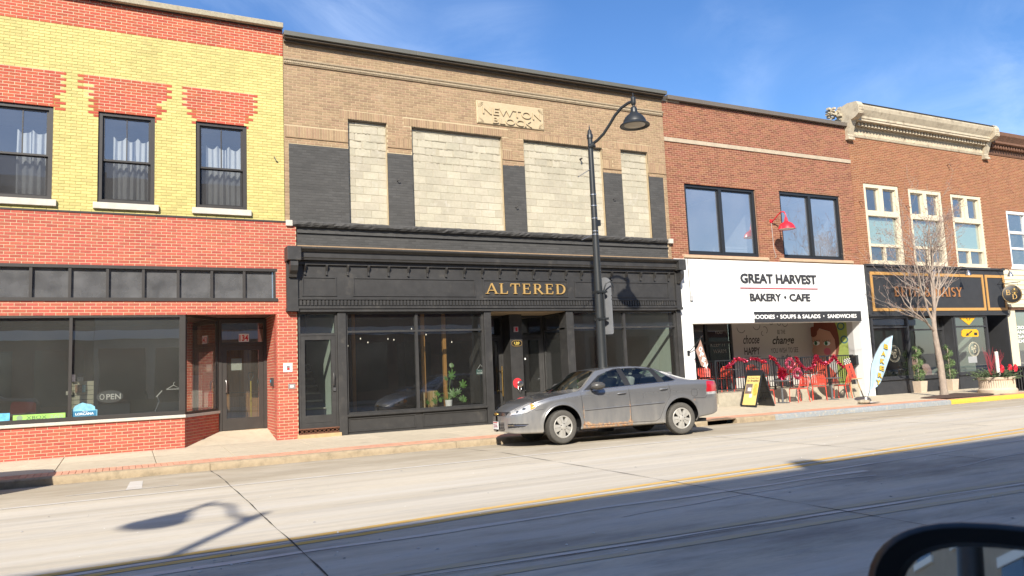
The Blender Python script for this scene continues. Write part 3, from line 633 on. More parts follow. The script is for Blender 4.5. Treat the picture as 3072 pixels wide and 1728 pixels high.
# alarm box, bell and small plate on the pier
tag(MB().chbox(3.36,3.57,YL-.02,YL+.03,1.72,1.93,.008).build('alarm_box', 'white_paint'), 'pale alarm box with red square on the coral brick pier', 'alarm box')
ab = bpy.data.objects['alarm_box']; B(3.43,3.50,YL-.032,YL-.021,1.77,1.87).build('screen', 'interior_mid', ab); B(3.45,3.49,YL-.035,YL-.0325,1.775,1.82).build('button', 'red_paint', ab)
bl = B(3.135,3.199,.30,.42,1.40,1.60).build('intercom', 'dark_frame'); tag(bl, 'small dark intercom with blue light beside the shop door', 'intercom'); MB().lathe([(0,0),(.035,0),(.035,.02)],(3.12,.36,1.52),12,'x').build('call_button', mat('intercom_blue',(0.05,.25,.4),.3), bl)
vp = B(3.47,3.63,YL-.008,YL+.02,1.32,1.44).build('wall_socket', mat('socket_grey',(0.22,.2,.19),.6)); tag(vp, 'grey wall socket cover low on the coral brick pier', 'socket'); B(3.51,3.59,YL-.014,YL-.009,1.35,1.41).build('socket_face', 'interior_white', vp)
# shop interior
room(B1, X0, 3.35, .5, 6.0, .08, 3.3, 'interior_dark')
B(2.75,3.34,1.6,1.64,.3,3.0).build('inner_wall', mat('plywood',(0.36,0.19,0.07),.8,noise=.25,nscale=4,stretch=(6,6,.6)), B1) if False else None
for k in range(9):
    B(1.35+k*.22,1.35+k*.22+.212,2.22,2.25,.3,2.9).build('wall_plank', mat('plywood',(0.40,0.20,0.075),.8,noise=.25,nscale=4,var=.1,stretch=(6,6,.6)), B1)
sh = MB().tube([(2.86,1.62,FZ+.05),(2.86,1.66,1.55)],.017); SHO = sh.build('shovel', mat('yellow_fibre',(0.55,.40,.03),.5)); tag(SHO, 'yellow handled shovel leaning inside the door glass', 'shovel')
MB().tube([(2.86,1.66,1.55),(2.80,1.66,1.66),(2.81,1.66,1.76),(2.91,1.66,1.76),(2.92,1.66,1.66),(2.86,1.66,1.55)],.014).build('grip','dark_frame',SHO); B(2.76,2.99,1.60,1.63,FZ+.02,FZ+.12).build('blade','line_yellow',SHO)
FE = MB().lathe([(0,0),(.07,0),(.07,.32),(.045,.38),(.02,.40),(.02,.44),(0,.44)],(1.95,2.0,.95),12).build('fire_extinguisher','red_paint',smooth=True); tag(FE,'red fire extinguisher on a ledge behind the angled shop window','extinguisher')
MB().bar((1.95,2.0,1.39),(2.02,2.0,1.44),.03).build('valve','dark_frame',FE)
B(1.4,2.3,1.7,2.2,.3,.95).build('ledge','interior_dark',B1)
fr = B(1.50,1.75,2.05,2.10,.95,1.75).build('white_board','interior_white'); tag(fr,'white display board standing inside the angled window','board'); B(1.78,2.05,2.12,2.18,.95,1.85).build('panel','interior_white',fr)
# ------------------------------------------------------------------ building two: tan brick block over a black shopfront
mat('brick_tan', (0.295,0.20,0.122), 0.85, island=0.15, noise2=0.08, n2scale=0.7, noise=0.10, nscale=10, bump=0.35, bscale=80, dirt=(0.40,0.30,0.20), dirt_amt=0.18, dirt_scale=1.4, spec=0.25)
mat('brick_black', (0.062,0.060,0.057), 0.7, island=0.14, noise2=0.10, n2scale=0.9, noise=0.10, nscale=6, bump=0.3, bscale=80, spec=0.35)
mat('mortar_tan', (0.44,0.345,0.215), 0.95, noise=0.15, nscale=10, dirt=(0.45,0.35,0.25), dirt_amt=0.2, dirt_scale=2)
mat('mortar_black', (0.052,0.051,0.048), 0.8)
mat('cmu', (0.405,0.37,0.285), 0.95, island=0.10, noise2=0.07, n2scale=0.9, dirt=(0.48,0.45,0.38), dirt_amt=.3, dirt_scale=2.5, noise=0.10, nscale=16, bump=0.5, bscale=130, spec=0.2)
mat('cmu_mortar', (0.36,0.32,0.235), 0.95, noise=0.12, nscale=20)
mat('coping_metal', (0.10,0.098,0.082), 0.5, noise=0.1, nscale=1.5)
mat('dark_wood', (0.07,0.055,0.04), 0.95, noise=0.4, nscale=7, stretch=(.5,3,3))
mat('rope_stone', (0.34,0.27,0.18), 0.9, noise=0.2, nscale=12)
mat('plaque_stone', (0.44,0.35,0.22), 0.9, noise=0.08, nscale=12, bump=.2, bscale=70)
mat('ledge_stone', (0.055,0.053,0.05), 0.7, noise=0.2, nscale=8, bump=1.0, bscale=25)
B2 = thing('tan_brick_block', 'tan brick block with blockwork filled windows over a black shopfront', 'building', (9.35,0,0))
OP = [(5.05,6.085,5.385,8.14),(6.77,9.46,5.385,8.12),(10.152,12.85,5.385,8.115),(13.53,14.55,5.385,8.14)]
wall_sheet(3.45, 15.245, 4.6, 10.06, OP, 0.0, .35).build('upper_wall', 'mortar_tan', B2)
dark = [(3.56,5.05,5.25,7.345),(6.085,6.77,5.25,7.335),(9.46,10.152,5.25,7.325),(12.85,13.53,5.25,7.36),(14.55,15.105,5.25,7.375),(3.72,15.11,4.80,5.40)]
for a, c, lo, hi in dark: B(a,c,-.0025,.02,lo,hi).build('painted_mortar', 'mortar_black', B2)
sold = [(a-.22,c+.22,c2,c2+.215) for a,c,_,c2 in OP]+[(3.45,5.05,7.52,7.80),(6.31,6.77,7.50,7.78),(9.46,9.78,7.47,7.75),(12.85,13.2,7.49,7.77),(14.55,15.24,7.50,7.78)]
lay(brick_rows(3.45, 15.245, 4.6, 10.05, OP+sold+dark+[(3.45,15.25,5.25,5.40),(8.69,10.85,8.43,9.10),(3.45,15.25,9.37,9.52)]), 0.0, 0.006, lambda x, z: 'brick_tan', B2, nmax=180)
rows = []
for a, c, lo, hi in dark[:5]: rows += brick_rows(a, c, 5.40, hi, [], j=.009)
rows += brick_rows(3.72, 15.11, 4.80, 5.25, [], j=.009)
lay(rows, 0.0, 0.005, lambda x, z: 'brick_black', B2, nmax=120)
sb = MB()
for a, c, lo, hi in sold:
    n = int(round((c-a)/.0677))
    for i in range(n):
        u, v = a+(c-a)*i/n, a+(c-a)*(i+1)/n
        if any(o[0]-.01 < (u+v)/2 < o[1]+.01 and o[2] < (lo+hi)/2 < o[3] for o in OP): continue
        dy = random.uniform(-.002,.002); sb.chbox(u+.005, v-.005, -.007+dy, .02, lo+.005, hi-.005, .003)
tag(sb.build('soldier_courses', 'brick_tan', B2), kind='stuff')
for a, c, z in ((3.46,5.04,7.50),(6.09,6.77,7.485),(9.465,10.15,7.455),(12.855,13.53,7.475),(14.555,15.24,7.48)):
    B(a,c,-.028,.01,z,z+.022).build('drip_course', 'brick_tan', B2)
BLK = MB().chbox(-.1987,.1987,-.006,.03,-.097,.097,.006); blk_me = bpy.data.meshes.new('block'); blk_me.from_pydata(BLK.v,[],BLK.f); blk_me.materials.append(MATS['cmu'])
for a, c, lo, hi in OP:
    ip = B(a,c,.105,.25,lo,hi).build('infill_panel', 'cmu_mortar', B2); o = origin(B2)
    cut = MB()
    for r in range(int((hi-lo)/.2032)+1):
        z0 = lo+r*.2032; z1 = min(z0+.2032, hi-.01)
        if z1-z0 < .05: continue
        s = a-(.2032 if r % 2 else 0.0)
        k = 0
        while s+k*.4064 < c:
            u, v = max(a, s+k*.4064), min(c, s+(k+1)*.4064); k += 1
            if v-u < .05: continue
            dy = random.uniform(-.006,.004)*(1.6 if z0 > hi-.9 else .5)
            if abs(v-u-.4064) < .002 and z1-z0 > .2:
                ob = bpy.data.objects.new('block', blk_me); COL.objects.link(ob); ob.parent = ip; ob.location = ((u+v)/2-o.x, .105+dy, (z0+z1)/2-o.z); ob.rotation_euler = (0, random.uniform(-.006,.006), random.uniform(-.008,.008))
            else:
                me = MB().chbox(u+.004, v-.004, .099+dy, .13, z0+.004, z1-.004, .006).build('block', 'cmu', ip)
    # ragged mortar squeezed out of the upper beds
    mz = MB(); seg = 0.05
    for r in range(1, int((hi-lo)/.2032)+1):
        z0 = lo+r*.2032
        if z0 < hi-1.05: continue
        n = int((c-a-.02)/seg)
        for i in range(n):
            if random.random() < .25: continue
            u = a+.01+i*seg; t = random.uniform(.006,.018); mz.box(u, u+seg, .098-random.uniform(.004,.014), .11, z0-t, z0+random.uniform(.001,.006))
    tag(mz.build('mortar_bead', 'cmu_mortar', ip), kind='stuff')
    B(a,c,.02,.10,hi-.025,hi+.0).build('lintel_edge', 'dark_wood', ip)
# ledge, rope moulding, plaque, coping
lg = MB(); xs2 = [3.61+i*.09 for i in range(int(11.5/.09)+1)]; vs = []; fs = []
pr = [(0.02,5.245),(-.085,5.255),(-.12,5.30),(-.13,5.35),(-.10,5.392),(0.02,5.405)]
for x in xs2:
    for y, z in pr: vs.append((x, y+random.uniform(-.012,.012)*(y<0), z+random.uniform(-.006,.006)*(y<-.09)))
p = len(pr)
for i in range(len(xs2)-1):
    for k in range(p-1): fs.append((i*p+k,(i+1)*p+k,(i+1)*p+k+1,i*p+k+1))
lg.add(vs,fs).build('stone_ledge','ledge_stone',B2)
for a, c in ((3.45,3.61),(15.105,15.26)): B(a,c,-.12,.02,5.25,5.395).build('ledge_end','stone_sill',B2,bevel=.012)
B(3.72,15.11,-.05,.01,5.105,5.135).build('string_course','ledge_stone',B2)
MB().prof_x([(.02,9.372),(-.045,9.385),(-.05,9.40),(-.02,9.405),(-.02,9.47),(-.075,9.478),(-.085,9.50),(-.085,9.515),(.02,9.52)],3.455,15.24).build('moulding','rope_stone',B2)
rp = MB(); n = int(11.78/.045)
for i in range(n):
    x = 3.46+i*.045; rp.add([(x,-.02,9.405),(x+.03,-.058,9.412),(x+.055,-.062,9.455),(x+.028,-.02,9.47),(x-.012,-.05,9.42),(x+.02,-.06,9.468)],[(0,1,5,4),(1,2,5),(2,3,5),(4,5,3,0)])
tag(rp.build('rope_twist','rope_stone',B2), kind='stuff')
PQ = MB().chbox(8.695,10.845,-.045,.02,8.43,9.10,.02).build('name_stone','plaque_stone',B2)
text('carved_letters','NEWTON',9.80,8.715,.215,'plaque_stone',PQ,y=-.045,w=1.86,bold=.002,extrude=.035)
text('carved_letters','BLOCK',9.80,8.475,.185,'plaque_stone',PQ,y=-.045,w=1.25,bold=.002,extrude=.035)
for sx, sz, cx, cz in ((1,-1,8.73,9.06),(-1,-1,10.81,9.06),(1,1,8.73,8.47),(-1,1,10.81,8.47)):
    q = MB()
    for k in range(5):
        an = R(8+k*18); q.bar((cx,-.045,cz),(cx+sx*.16*math.cos(an),-.058,cz+sz*.15*math.sin(an)),.018,.02)
    q.build('corner_leaf','plaque_stone',PQ)
for a, c in ((3.44,6.9),(6.905,9.9),(9.905,12.9),(12.905,15.30)): B(a,c,-.25,.42,10.035,10.15).build('coping','coping_metal',B2,bevel=.006)
B(3.46,15.24,-.20,.02,9.985,10.03).build('coping_shade_strip','dark_wood',B2); B(3.46,15.24,-.10,.02,9.93,9.985).build('coping_shade_strip','dark_wood',B2)  # dark strips carry the coping's shadow band in their colour
for x, z in ((6.33,6.6),(9.8,6.1),(13.15,6.55)): MB().tube([(x,-.0,z),(x,-.08,z-.01),(x+.04,-.10,z+.03)],.012,5).build('iron_hook','dark_frame',B2)
MB().tube([(12.1,.10,7.72),(12.1,-.02,7.72),(12.05,-.05,7.69)],.025,6).build('pipe_stub','dark_frame',B2)
# ---- black timber shopfront
mw = 'black_wood'
B(3.74,15.18,-.02,.02,4.74,4.80).build('bare_brick_strip','brick_tan',B2)
SF = MB().box(3.70,15.16,-.14,.25,3.15,4.62).build('fascia',mw,B2)
MB().prof_x([(.05,4.40),(-.30,4.40),(-.31,4.44),(-.33,4.46),(-.33,4.585),(-.37,4.60),(-.39,4.62),(-.43,4.64),(-.45,4.665),(-.45,4.70),(.05,4.745)],3.66,15.20).build('cornice',mw,SF)
B(3.71,15.15,-.20,-.13,4.30,4.395).build('bed_mould',mw,SF)
B(3.705,15.155,-.18,-.13,3.445,3.475).build('dentil_fillet',mw,SF); B(3.705,15.155,-.20,-.13,3.225,3.285).build('architrave',mw,SF); B(3.705,15.155,-.17,-.13,3.15,3.215).build('architrave',mw,SF)
dm = MB().box(-.028,.028,-.045,0,-.062,.062); dme = bpy.data.meshes.new('dentil'); dme.from_pydata(dm.v,[],dm.f); dme.materials.append(MATS[mw]); o = origin(SF)
for i in range(126):
    ob = bpy.data.objects.new('dentil', dme); COL.objects.link(ob); ob.parent = SF; ob.location = (3.76+i*.0905-o.x, -.1405-o.y, 3.365-o.z)
bm_ = MB().prof_x([(0,.26),(-.11,.26),(-.11,.22),(-.075,.16),(-.03,.09),(-.03,.03),(-.05,0),(0,-.01)],-.022,.022); bme = bpy.data.meshes.new('bracket'); bme.from_pydata(bm_.v,[],bm_.f); bme.materials.append(MATS[mw])
for i in range(22):
    ob = bpy.data.objects.new('bracket', bme); COL.objects.link(ob); ob.parent = SF; ob.location = (3.87+i*.526-o.x, -.1405-o.y, 4.055-o.z)
for a, c in ((3.80,4.64),(5.05,8.40),(8.62,11.30),(11.52,14.92)):
    frame_b(MB(), a, c, 3.535, 4.015, -.162, -.13, .035).build('panel_mould',mw,SF)
serif('gold_letters','ALTERED',9.97,3.62,.285,'gold_paint',SF,y=-.145,w=2.50,extrude=.03,gap=.20)
for x0, x1 in ((3.44,3.70),(15.16,15.36)):
    c = MB().box(x0,x1,-.20,.02,3.16,4.36).build('end_pilaster',mw,SF); B(x0-.03,x1+.03,-.48,.02,4.365,4.70).build('cap',mw,c,bevel=.01)
    MB().prof_x([(-.20,4.35),(-.44,4.35),(-.45,4.24),(-.40,4.12),(-.30,4.05),(-.27,3.98),(-.20,3.97)],x0+.04,x1-.04).build('scroll',mw,c)
    B(x0-.01,x1+.01,-.23,.02,3.16,3.24).build('base_block',mw,c)
# pilasters and windows
YS = -.06
for a, c in ((4.66,4.865),(8.635,8.84),(11.21,11.435),(15.185,15.36)): B(a,c,YS-.06,.30,.13+slope(a),3.15).build('pilaster',mw,SF,bevel=.006)
def shopwin(a, c, mull, nm):
    b = frame_b(MB(), a, c, .62, 3.15, YS, .06, .05); b.box(mull-.035,mull+.035,YS+.004,.055,.67,3.10); b.box(a+.05,mull-.035,YS+.006,.055,2.63,2.68); b.box(mull+.035,c-.05,YS+.006,.055,2.63,2.68)
    w = b.build('display_window',mw,SF)
    for u, v in ((a+.04,mull-.03),(mull+.03,c-.04)):
        pane(w,u,v,.66,2.64,.0,'clear_glass'); pane(w,u,v,2.67,3.11,.0,'clear_glass','transom_pane')
    B(a-.02,c+.02,YS-.07,.1,.575,.628).build('sill',mw,w)
    B(a,c,YS+.01,.2,.10+slope(a)-.1,.575).build('stall_riser',mw,w)
    for u, v in ((a+.02,mull-.10),(mull+.10,c-.02)): frame_b(MB(),u,v,.20,.535,YS-.012,YS+.02,.03).build('panel_mould',mw,w)
    B(a-.01,c+.01,YS-.03,.1,.0,.155+slope(a)).build('plinth',mw,w)
    return w
shopwin(4.87,8.63,6.725,'left'); shopwin(11.44,15.18,13.26,'right')
# stair door at the left
dd = frame_b(MB(), 3.72, 4.655, .36, 3.15, YS, .06, .045).box(3.765,4.61,YS+.003,.055,2.575,2.63).build('stair_door',mw,SF)
frame_b(MB(), 3.768, 4.607, .385, 2.572, YS+.012, .04, .10).box(3.868,4.507,YS+.014,.038,.48,.66).build('leaf',mw,dd)
pane(dd,3.86,4.515,.66,2.48,.0,'clear_glass'); pane(dd,3.76,4.61,2.625,3.11,.0,'clear_glass','transom_pane')
MB().tube([(4.545,YS+.01,1.33),(4.545,YS-.05,1.36),(4.545,YS-.06,1.60),(4.545,YS-.03,1.65),(4.545,YS+.01,1.66)],.012).build('pull_handle','dark_frame',dd,smooth=True)
B(4.535,4.60,YS-.02,YS+.02,1.22,1.30).build('lock_box','steel',dd)
rust = mat('rust_iron',(0.13,0.055,0.03),.9,noise=.3,nscale=20); gr = MB().box(3.70,4.67,YS-.05,.05,.335,.36).box(3.70,4.67,YS-.05,.05,.225,.25)
for i in range(9):
    x = 3.72+i*.104; gr.bar((x,YS-.03,.25),(x+.104,YS-.03,.335),.012); gr.bar((x,YS-.026,.335),(x+.104,YS-.026,.25),.012)
gr.build('iron_grille',rust,dd); B(3.71,4.66,-.02,.05,.2,.36).build('vent_back','void',dd); B(3.66,4.70,YS-.10,.1,.05,.222).build('stone_step',mat('tan_step',(0.42,.30,.16),.9,noise=.15,nscale=10),dd)
for i in range(9):
    B(3.75,4.60,.5+i*.27,.5+(i+1)*.27+.03,.38+i*.19,.42+i*.19).build('stair_tread',mat('tread',(0.35,.33,.30),.8),dd); B(3.75,4.60,.53+i*.27,.55+i*.27,.2+i*.19,.38+i*.19).build('stair_riser','interior_dark',dd)
room(dd,3.73,4.63,.07,3.4,.36,3.6,'interior_dark',right='interior_mint',left='interior_dark')
# recessed entry: doors either side of a post
ZF = .20
B(8.84,11.21,-.05,1.4,3.13,3.149).build('soffit',mat('soffit_tan',(0.30,.22,.14),.8),SF)
b = MB(); vs=[(8.84,0,walk_z(9,0)+.001),(11.21,0,walk_z(11,0)+.001),(11.21,1.3,ZF),(8.84,1.3,ZF)]; b.add(vs,[(0,1,2,3)]); b.build('entry_floor','walk_slab',SF)
PO = B(9.83,10.225,.75,1.30,.1,3.13).build('entry_post',mw,SF,bevel=.006)
pl = []
for i in range(16):
    a = 2*math.pi*i/16; pl.append((10.03+.165*math.copysign(abs(math.cos(a))**.7,math.cos(a)), 2.295+.085*math.copysign(abs(math.sin(a))**.8,math.sin(a))))
NP = MB().poly(pl,.735,.75).build('number_plaque',mat('plaque_black',(0.012,.012,.012),.3),PO)
rim = MB(); ribbon(rim,pl+[pl[0]],.008,.7315,.735); rim.build('rim','gold_paint',NP); text('number','130',10.03,2.275,.065,mat('number_gold',(.6,.45,.1),.4),NP,y=.734,w=.17,bold=.02,extrude=.002); B(9.97,10.09,.732,.7345,2.245,2.257).build('rule',MATS['number_gold'],NP)
sd = MB().lathe([(0,.75),(.05,.75),(.05,.70),(.03,.69),(0,.69)],(0,0,0),4).build('strobe','white_paint') if False else None
sb_ = B(9.95,10.08,.70,.75,2.62,2.77); ST = sb_.build('alarm_strobe',mat('strobe_grey',(.45,.36,.36),.5)); tag(ST,'small pale alarm strobe high on the black entry post','alarm'); B(9.985,10.05,.685,.70,2.64,2.75).build('lens','red_paint',ST)
FD = thing('fire_hose_inlet','red and chrome fire hose inlet on the black entry post','hose inlet',(10.03,.75,1.14))
MB().lathe([(0,.745),(.145,.745),(.145,.735),(0,.735)][::-1],(10.0,0,1.16),20,'y').build('red_plate',mat('plate_red',(.6,.03,.04),.5),FD)
MB().lathe([(.06,.735),(.065,.68),(.09,.66),(.09,.62),(.07,.60),(.07,.57),(.05,.565),(0,.565)],(10.03,0,1.14),16,'y').build('coupling','steel',FD,smooth=True)
MB().tube([(9.98,.66,1.09),(9.97,.64,.99),(10.01,.63,.93),(10.06,.64,.98),(10.07,.66,1.08)],.008,6).build('chain','steel',FD)
def entry_door(a, c, nm, hside):
    d = MB().box(a,a+.06,1.25,1.33,ZF-.1,3.13).box(c-.06,c,1.25,1.33,ZF-.1,3.13).box(a+.06,c-.06,1.252,1.33,2.50,2.56).box(a+.06,c-.06,1.252,1.33,3.07,3.13).build('entry_door',mw,SF)
    frame_b(MB(),a+.062,c-.062,ZF,2.498,1.26,1.31,.10).box(a+.162,c-.162,1.262,1.308,ZF+.1,.86).build('leaf',mw,d)
    pane(d,a+.15,c-.15,.86,2.40,1.28,'clear_glass'); pane(d,a+.05,c-.05,2.56,3.07,1.28,'clear_glass','transom_pane')
    return d
d1 = entry_door(8.86,9.83,'l',1); d2 = entry_door(10.225,11.19,'r',-1)
MB().tube([(9.70,1.10,.80),(9.70,1.10,1.66)],.018).tube([(9.70,1.10,.95),(9.70,1.26,.95)],.012).tube([(9.70,1.10,1.52),(9.70,1.26,1.52)],.012).build('brass_pull','brass',d1,smooth=True)
MB().lathe([(0,0),(.03,0),(.03,.006)],(10.55,1.255,1.85),10,'y').build('sticker','white_paint',d2)
sw = MB().box(11.21,11.26,.0,1.30,.60,.66).box(11.21,11.26,.0,1.30,2.63,2.68).box(11.21,11.26,.0,1.3,3.08,3.13).box(11.205,11.265,1.22,1.30,.1,3.13).box(11.215,11.255,0,1.25,.1,.6).build('side_window',mw,SF)
MB().quad((11.235,1.22,.66),(11.235,.0,.66),(11.235,.0,2.63),(11.235,1.22,2.63)).build('pane','clear_glass',sw); MB().quad((11.235,1.22,2.68),(11.235,.0,2.68),(11.235,.0,3.08),(11.235,1.22,3.08)).build('pane','clear_glass',sw)
sw2 = MB().box(8.80,8.845,.0,1.30,.60,.66).box(8.80,8.845,.0,1.30,2.63,2.68).box(8.805,8.84,0,1.25,.1,.6).build('side_window',mw,SF); MB().quad((8.825,0,.66),(8.825,1.22,.66),(8.825,1.22,3.08),(8.825,0,3.08)).build('pane','clear_glass',sw2)
# interior
room(B2,4.66,8.80,.07,7.0,.45,3.5,'interior_dark',left='interior_dark')
room(B2,8.80,11.26,1.36,7.0,.2,3.5,'interior_dark')
room(B2,11.27,15.20,.07,7.0,.45,3.5,'interior_dark',right='interior_mint')
wood = mat('timber_post',(0.42,.21,.055),.7,noise=.2,nscale=5,stretch=(8,8,1))
for x, y in ((7.13,.62),(7.78,.72),(5.75,2.5)): tag(B(x-.045,x+.045,y-.045,y+.045,.45,3.45).build('timber_post',wood),{7.13:'bare timber post lit orange left of the window plant',7.78:'bare timber post lit orange behind the window plant',5.75:'dim timber post deep inside the left display window'}[x],'post')
for i,(x0,x1,y0,z1,l) in enumerate(((7.24,7.45,.50,1.08,'tan cardboard box standing tall beside the window plant'),(6.86,6.97,.30,.85,'narrow tan carton at the middle bar of the display window'),(6.99,7.05,.35,1.05,'thin upright tan carton beside the lit timber post'))):
    cb = B(x0,x1,y0,y0+.18,.45,z1).build('carton',mat('card',(.42,.29,.13),.9)); tag(cb,l,'carton'); B((x0+x1)/2-.015,(x0+x1)/2+.015,y0-.0015,y0,.46,z1-.002).build('tape',mat('tape',(.5,.4,.25),.4),cb)
leaf = mat('leaf_green',(0.09,.20,.035),.45,noise=.2,nscale=8,var=.25); 
def monstera(b, c, s, nrm, spin):
    """one split leaf: a heart outline with notches"""
    n = Vector(nrm).normalized(); u = n.cross(Vector((0,0,1))).normalized(); v = u.cross(n)*-1
    ca, sa = math.cos(spin), math.sin(spin); U = u*ca+v*sa; V = v*ca-u*sa; P = []
    for k in range(26):
        t = 2*math.pi*k/26; r = (1-.35*math.sin(t))*(.42 if k % 3 == 1 and not 5 < k < 9 and s > .07 else 1.0)
        P.append(Vector(c)+U*math.cos(t)*r*s*.8+V*(math.sin(t)*r-.2)*s-n*.12*s*math.cos(2*t))
    b.add([Vector(c)-n*.05*s]+P,[(0,k+1,(k+1)%26+1) for k in range(26)])
PL = thing('monstera_plant','green split leaf plant in white pot inside the display window','plant',(7.70,.32,.63))
B(4.9,8.6,.07,.62,.55,.63).build('window_shelf','interior_mid',B2)
MB().lathe([(0,0),(.085,0),(.10,.19),(.09,.19),(.085,.17),(0,.17)],(7.70,.32,.632),16).build('pot','white_paint',PL,smooth=True)
for x,y,z,s,sp in ((7.85,.36,1.70,.07,.4),(7.80,.33,1.42,.15,-.5),(7.66,.30,1.37,.085,.8),(8.14,.36,1.16,.14,-.4),(7.82,.27,.93,.15,.3),(7.92,.25,.99,.10,-.8),(8.14,.28,.78,.12,.5),(8.03,.26,.80,.08,-.2),(7.40,.28,.98,.10,1.0),(7.30,.27,.78,.10,.2),(7.47,.3,.80,.06,.1),(7.12,.3,.76,.08,.6)):
    q = MB(); monstera(q,(x,y,z),s,(random.uniform(-.5,.3),-1,random.uniform(.0,.7)),sp); q.build('leaf',leaf,PL,smooth='all')
    MB().tube([(7.70,.32,.80),((7.70+x)/2,.34,max(z,.8)*.5+.52),(x,y+.01,z)],.006,5).build('stem',leaf,PL)
CS = B(8.40,8.66,.02,.025,1.46,1.59).build('closed_sign',mat('sign_teal',(.06,.14,.13),.5)); tag(CS,'small hanging closed sign inside the display window','sign')
text('lettering','CLOSED',8.53,1.475,.05,'white_paint',CS,y=.019,w=.22,bold=.02,extrude=.001); text('lettering','SORRY WE ARE',8.53,1.545,.025,'white_paint',CS,y=.019,w=.18,extrude=.001)
MB().bar((8.43,.022,1.59),(8.53,.022,1.72),.006).bar((8.63,.022,1.59),(8.53,.022,1.72),.006).build('cord','white_paint',CS)
SLT = thing('string_lights','tiny hanging bulbs strung across the dark left display window','string lights',(6.5,1.3,3.3))
for i,(x,z) in enumerate(((5.25,2.36),(5.62,2.55),(5.85,2.45),(6.35,2.52),(6.55,2.50),(7.1,2.80),(7.45,2.62),(8.25,2.40))):
    lb = MB().lathe([(0,-.02),(.012,-.014),(.014,0),(.008,.02),(0,.024)],(x,1.2+.1*(i%3),z),8).build('bulb',mat('bulb',(.8,.75,.65),.4,emit=(1,.9,.7,1.2)),SLT)
    MB().tube([(x,1.2+.1*(i%3),z+.02),(x,1.2+.1*(i%3),3.45)],.003,4).build('wire','dark_frame',lb)
WP = thing('window_planter','mint green planter box with bushy leaves beyond the entry','planter',(11.75,.8,.63)); B(11.5,12.0,.7,.95,.45,.98).build('box','interior_mint',WP)
q = MB()
for k in range(60): monstera(q,(11.75+random.uniform(-.25,.25),.8+random.uniform(-.1,.1),1.05+random.uniform(-.07,.12)),random.uniform(.03,.06),(random.uniform(-1,1),-1,.5),random.uniform(-2,2))
q.build('foliage',leaf,WP)
wr = B(12.45,13.15,.35,.40,.80,1.20).build('picture_board','interior_white'); tag(wr,'white framed board leaning in the right display window','frame'); B(12.49,13.11,.345,.349,.84,1.16).build('picture',mat('pic',(.5,.6,.5),.6),wr)
# ------------------------------------------------------------------ building three: brown brick over a white bakery front
mat('brick_brown', (0.215,0.086,0.050), 0.85, island=0.24, noise2=0.07, n2scale=0.9, noise=0.10, nscale=14, bump=0.3, bscale=90, spec=0.25)
mat('mortar_pink', (0.43,0.25,0.16), 0.95, noise=0.12, nscale=20)
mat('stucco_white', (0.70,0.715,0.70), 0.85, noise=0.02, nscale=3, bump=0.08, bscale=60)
mat('coping_brown', (0.125,0.105,0.085), 0.5, noise=0.08, nscale=1.5)
mat('sand_stone', (0.43,0.32,0.21), 0.9, noise=0.12, nscale=8)
mat('window_black', (0.018,0.020,0.023), 0.4)
mat('band_stone', (0.40,0.33,0.24), 0.9, noise=0.14, nscale=5)
mat('sign_black', (0.030,0.031,0.034), 0.55)
B3 = thing('bakery_building', 'brown brick building with white bakery shopfront and wide upper windows', 'building', (19.55,0,0))
W3 = [(15.93,18.98,4.94,7.26),(20.095,23.10,4.94,7.30)]
wall_sheet(15.25, 23.845, 4.70, 9.93, W3, 0.0, .35).build('upper_wall','mortar_pink',B3)
lay(brick_rows(15.25, 23.845, 4.75, 9.93, W3+[(15.25,23.85,8.575,8.715),(15.7,19.35,4.75,4.94),(19.86,23.48,4.75,4.94)], j=.0135), 0.0, .006, lambda x, z: 'brick_brown', B3, nmax=200)
for i in range(5): B(15.24+i*1.722,15.24+(i+1)*1.722-.006,-.035,.02,8.58,8.71).build('band_stone','band_stone',B3)
B(15.42,23.86,-.13,.42,9.95,10.09).build('coping','coping_brown',B3,bevel=.006); B(15.25,15.95,-.02,.3,9.90,9.985).build('patch','band_stone',B3)
for a, c in ((15.71,19.34),(19.865,23.475)): B(a,c,-.06,.05,4.83,4.915).build('sill','sand_stone',B3,bevel=.006)
for k,(a,c,lo,hi) in enumerate(W3):
    mid = (a+c)/2+.0; w = frame_b(MB(),a,c,lo,hi,.05,.20,.10); w.box(mid-.06,mid+.06,.045,.19,lo+.1,hi-.1); WN = w.build('window','window_black',B3)
    for u, v in ((a+.10,mid-.06),(mid+.06,c-.10)):
        frame_b(MB(),u,v,lo+.10,hi-.10,.10,.17,.045).build('sash','window_black',WN); pane(WN,u+.04,v-.04,lo+.14,hi-.14,.13,'coated_glass')
    room(WN,a-.2,c+.25,.36,4.5,lo-.4,hi+.25,'interior_mid',right='interior_white',left='interior_mid')
bx = B(17.75,18.9,.5,.9,4.9,5.35).build('white_slat_stack','interior_white'); tag(bx,'stack of white slats inside the left upper bakery window','slats')
for k in range(5): B(17.76,18.9,.495,.4985,4.98+k*.07,4.99+k*.07).build('slat_gap','interior_mid',bx)
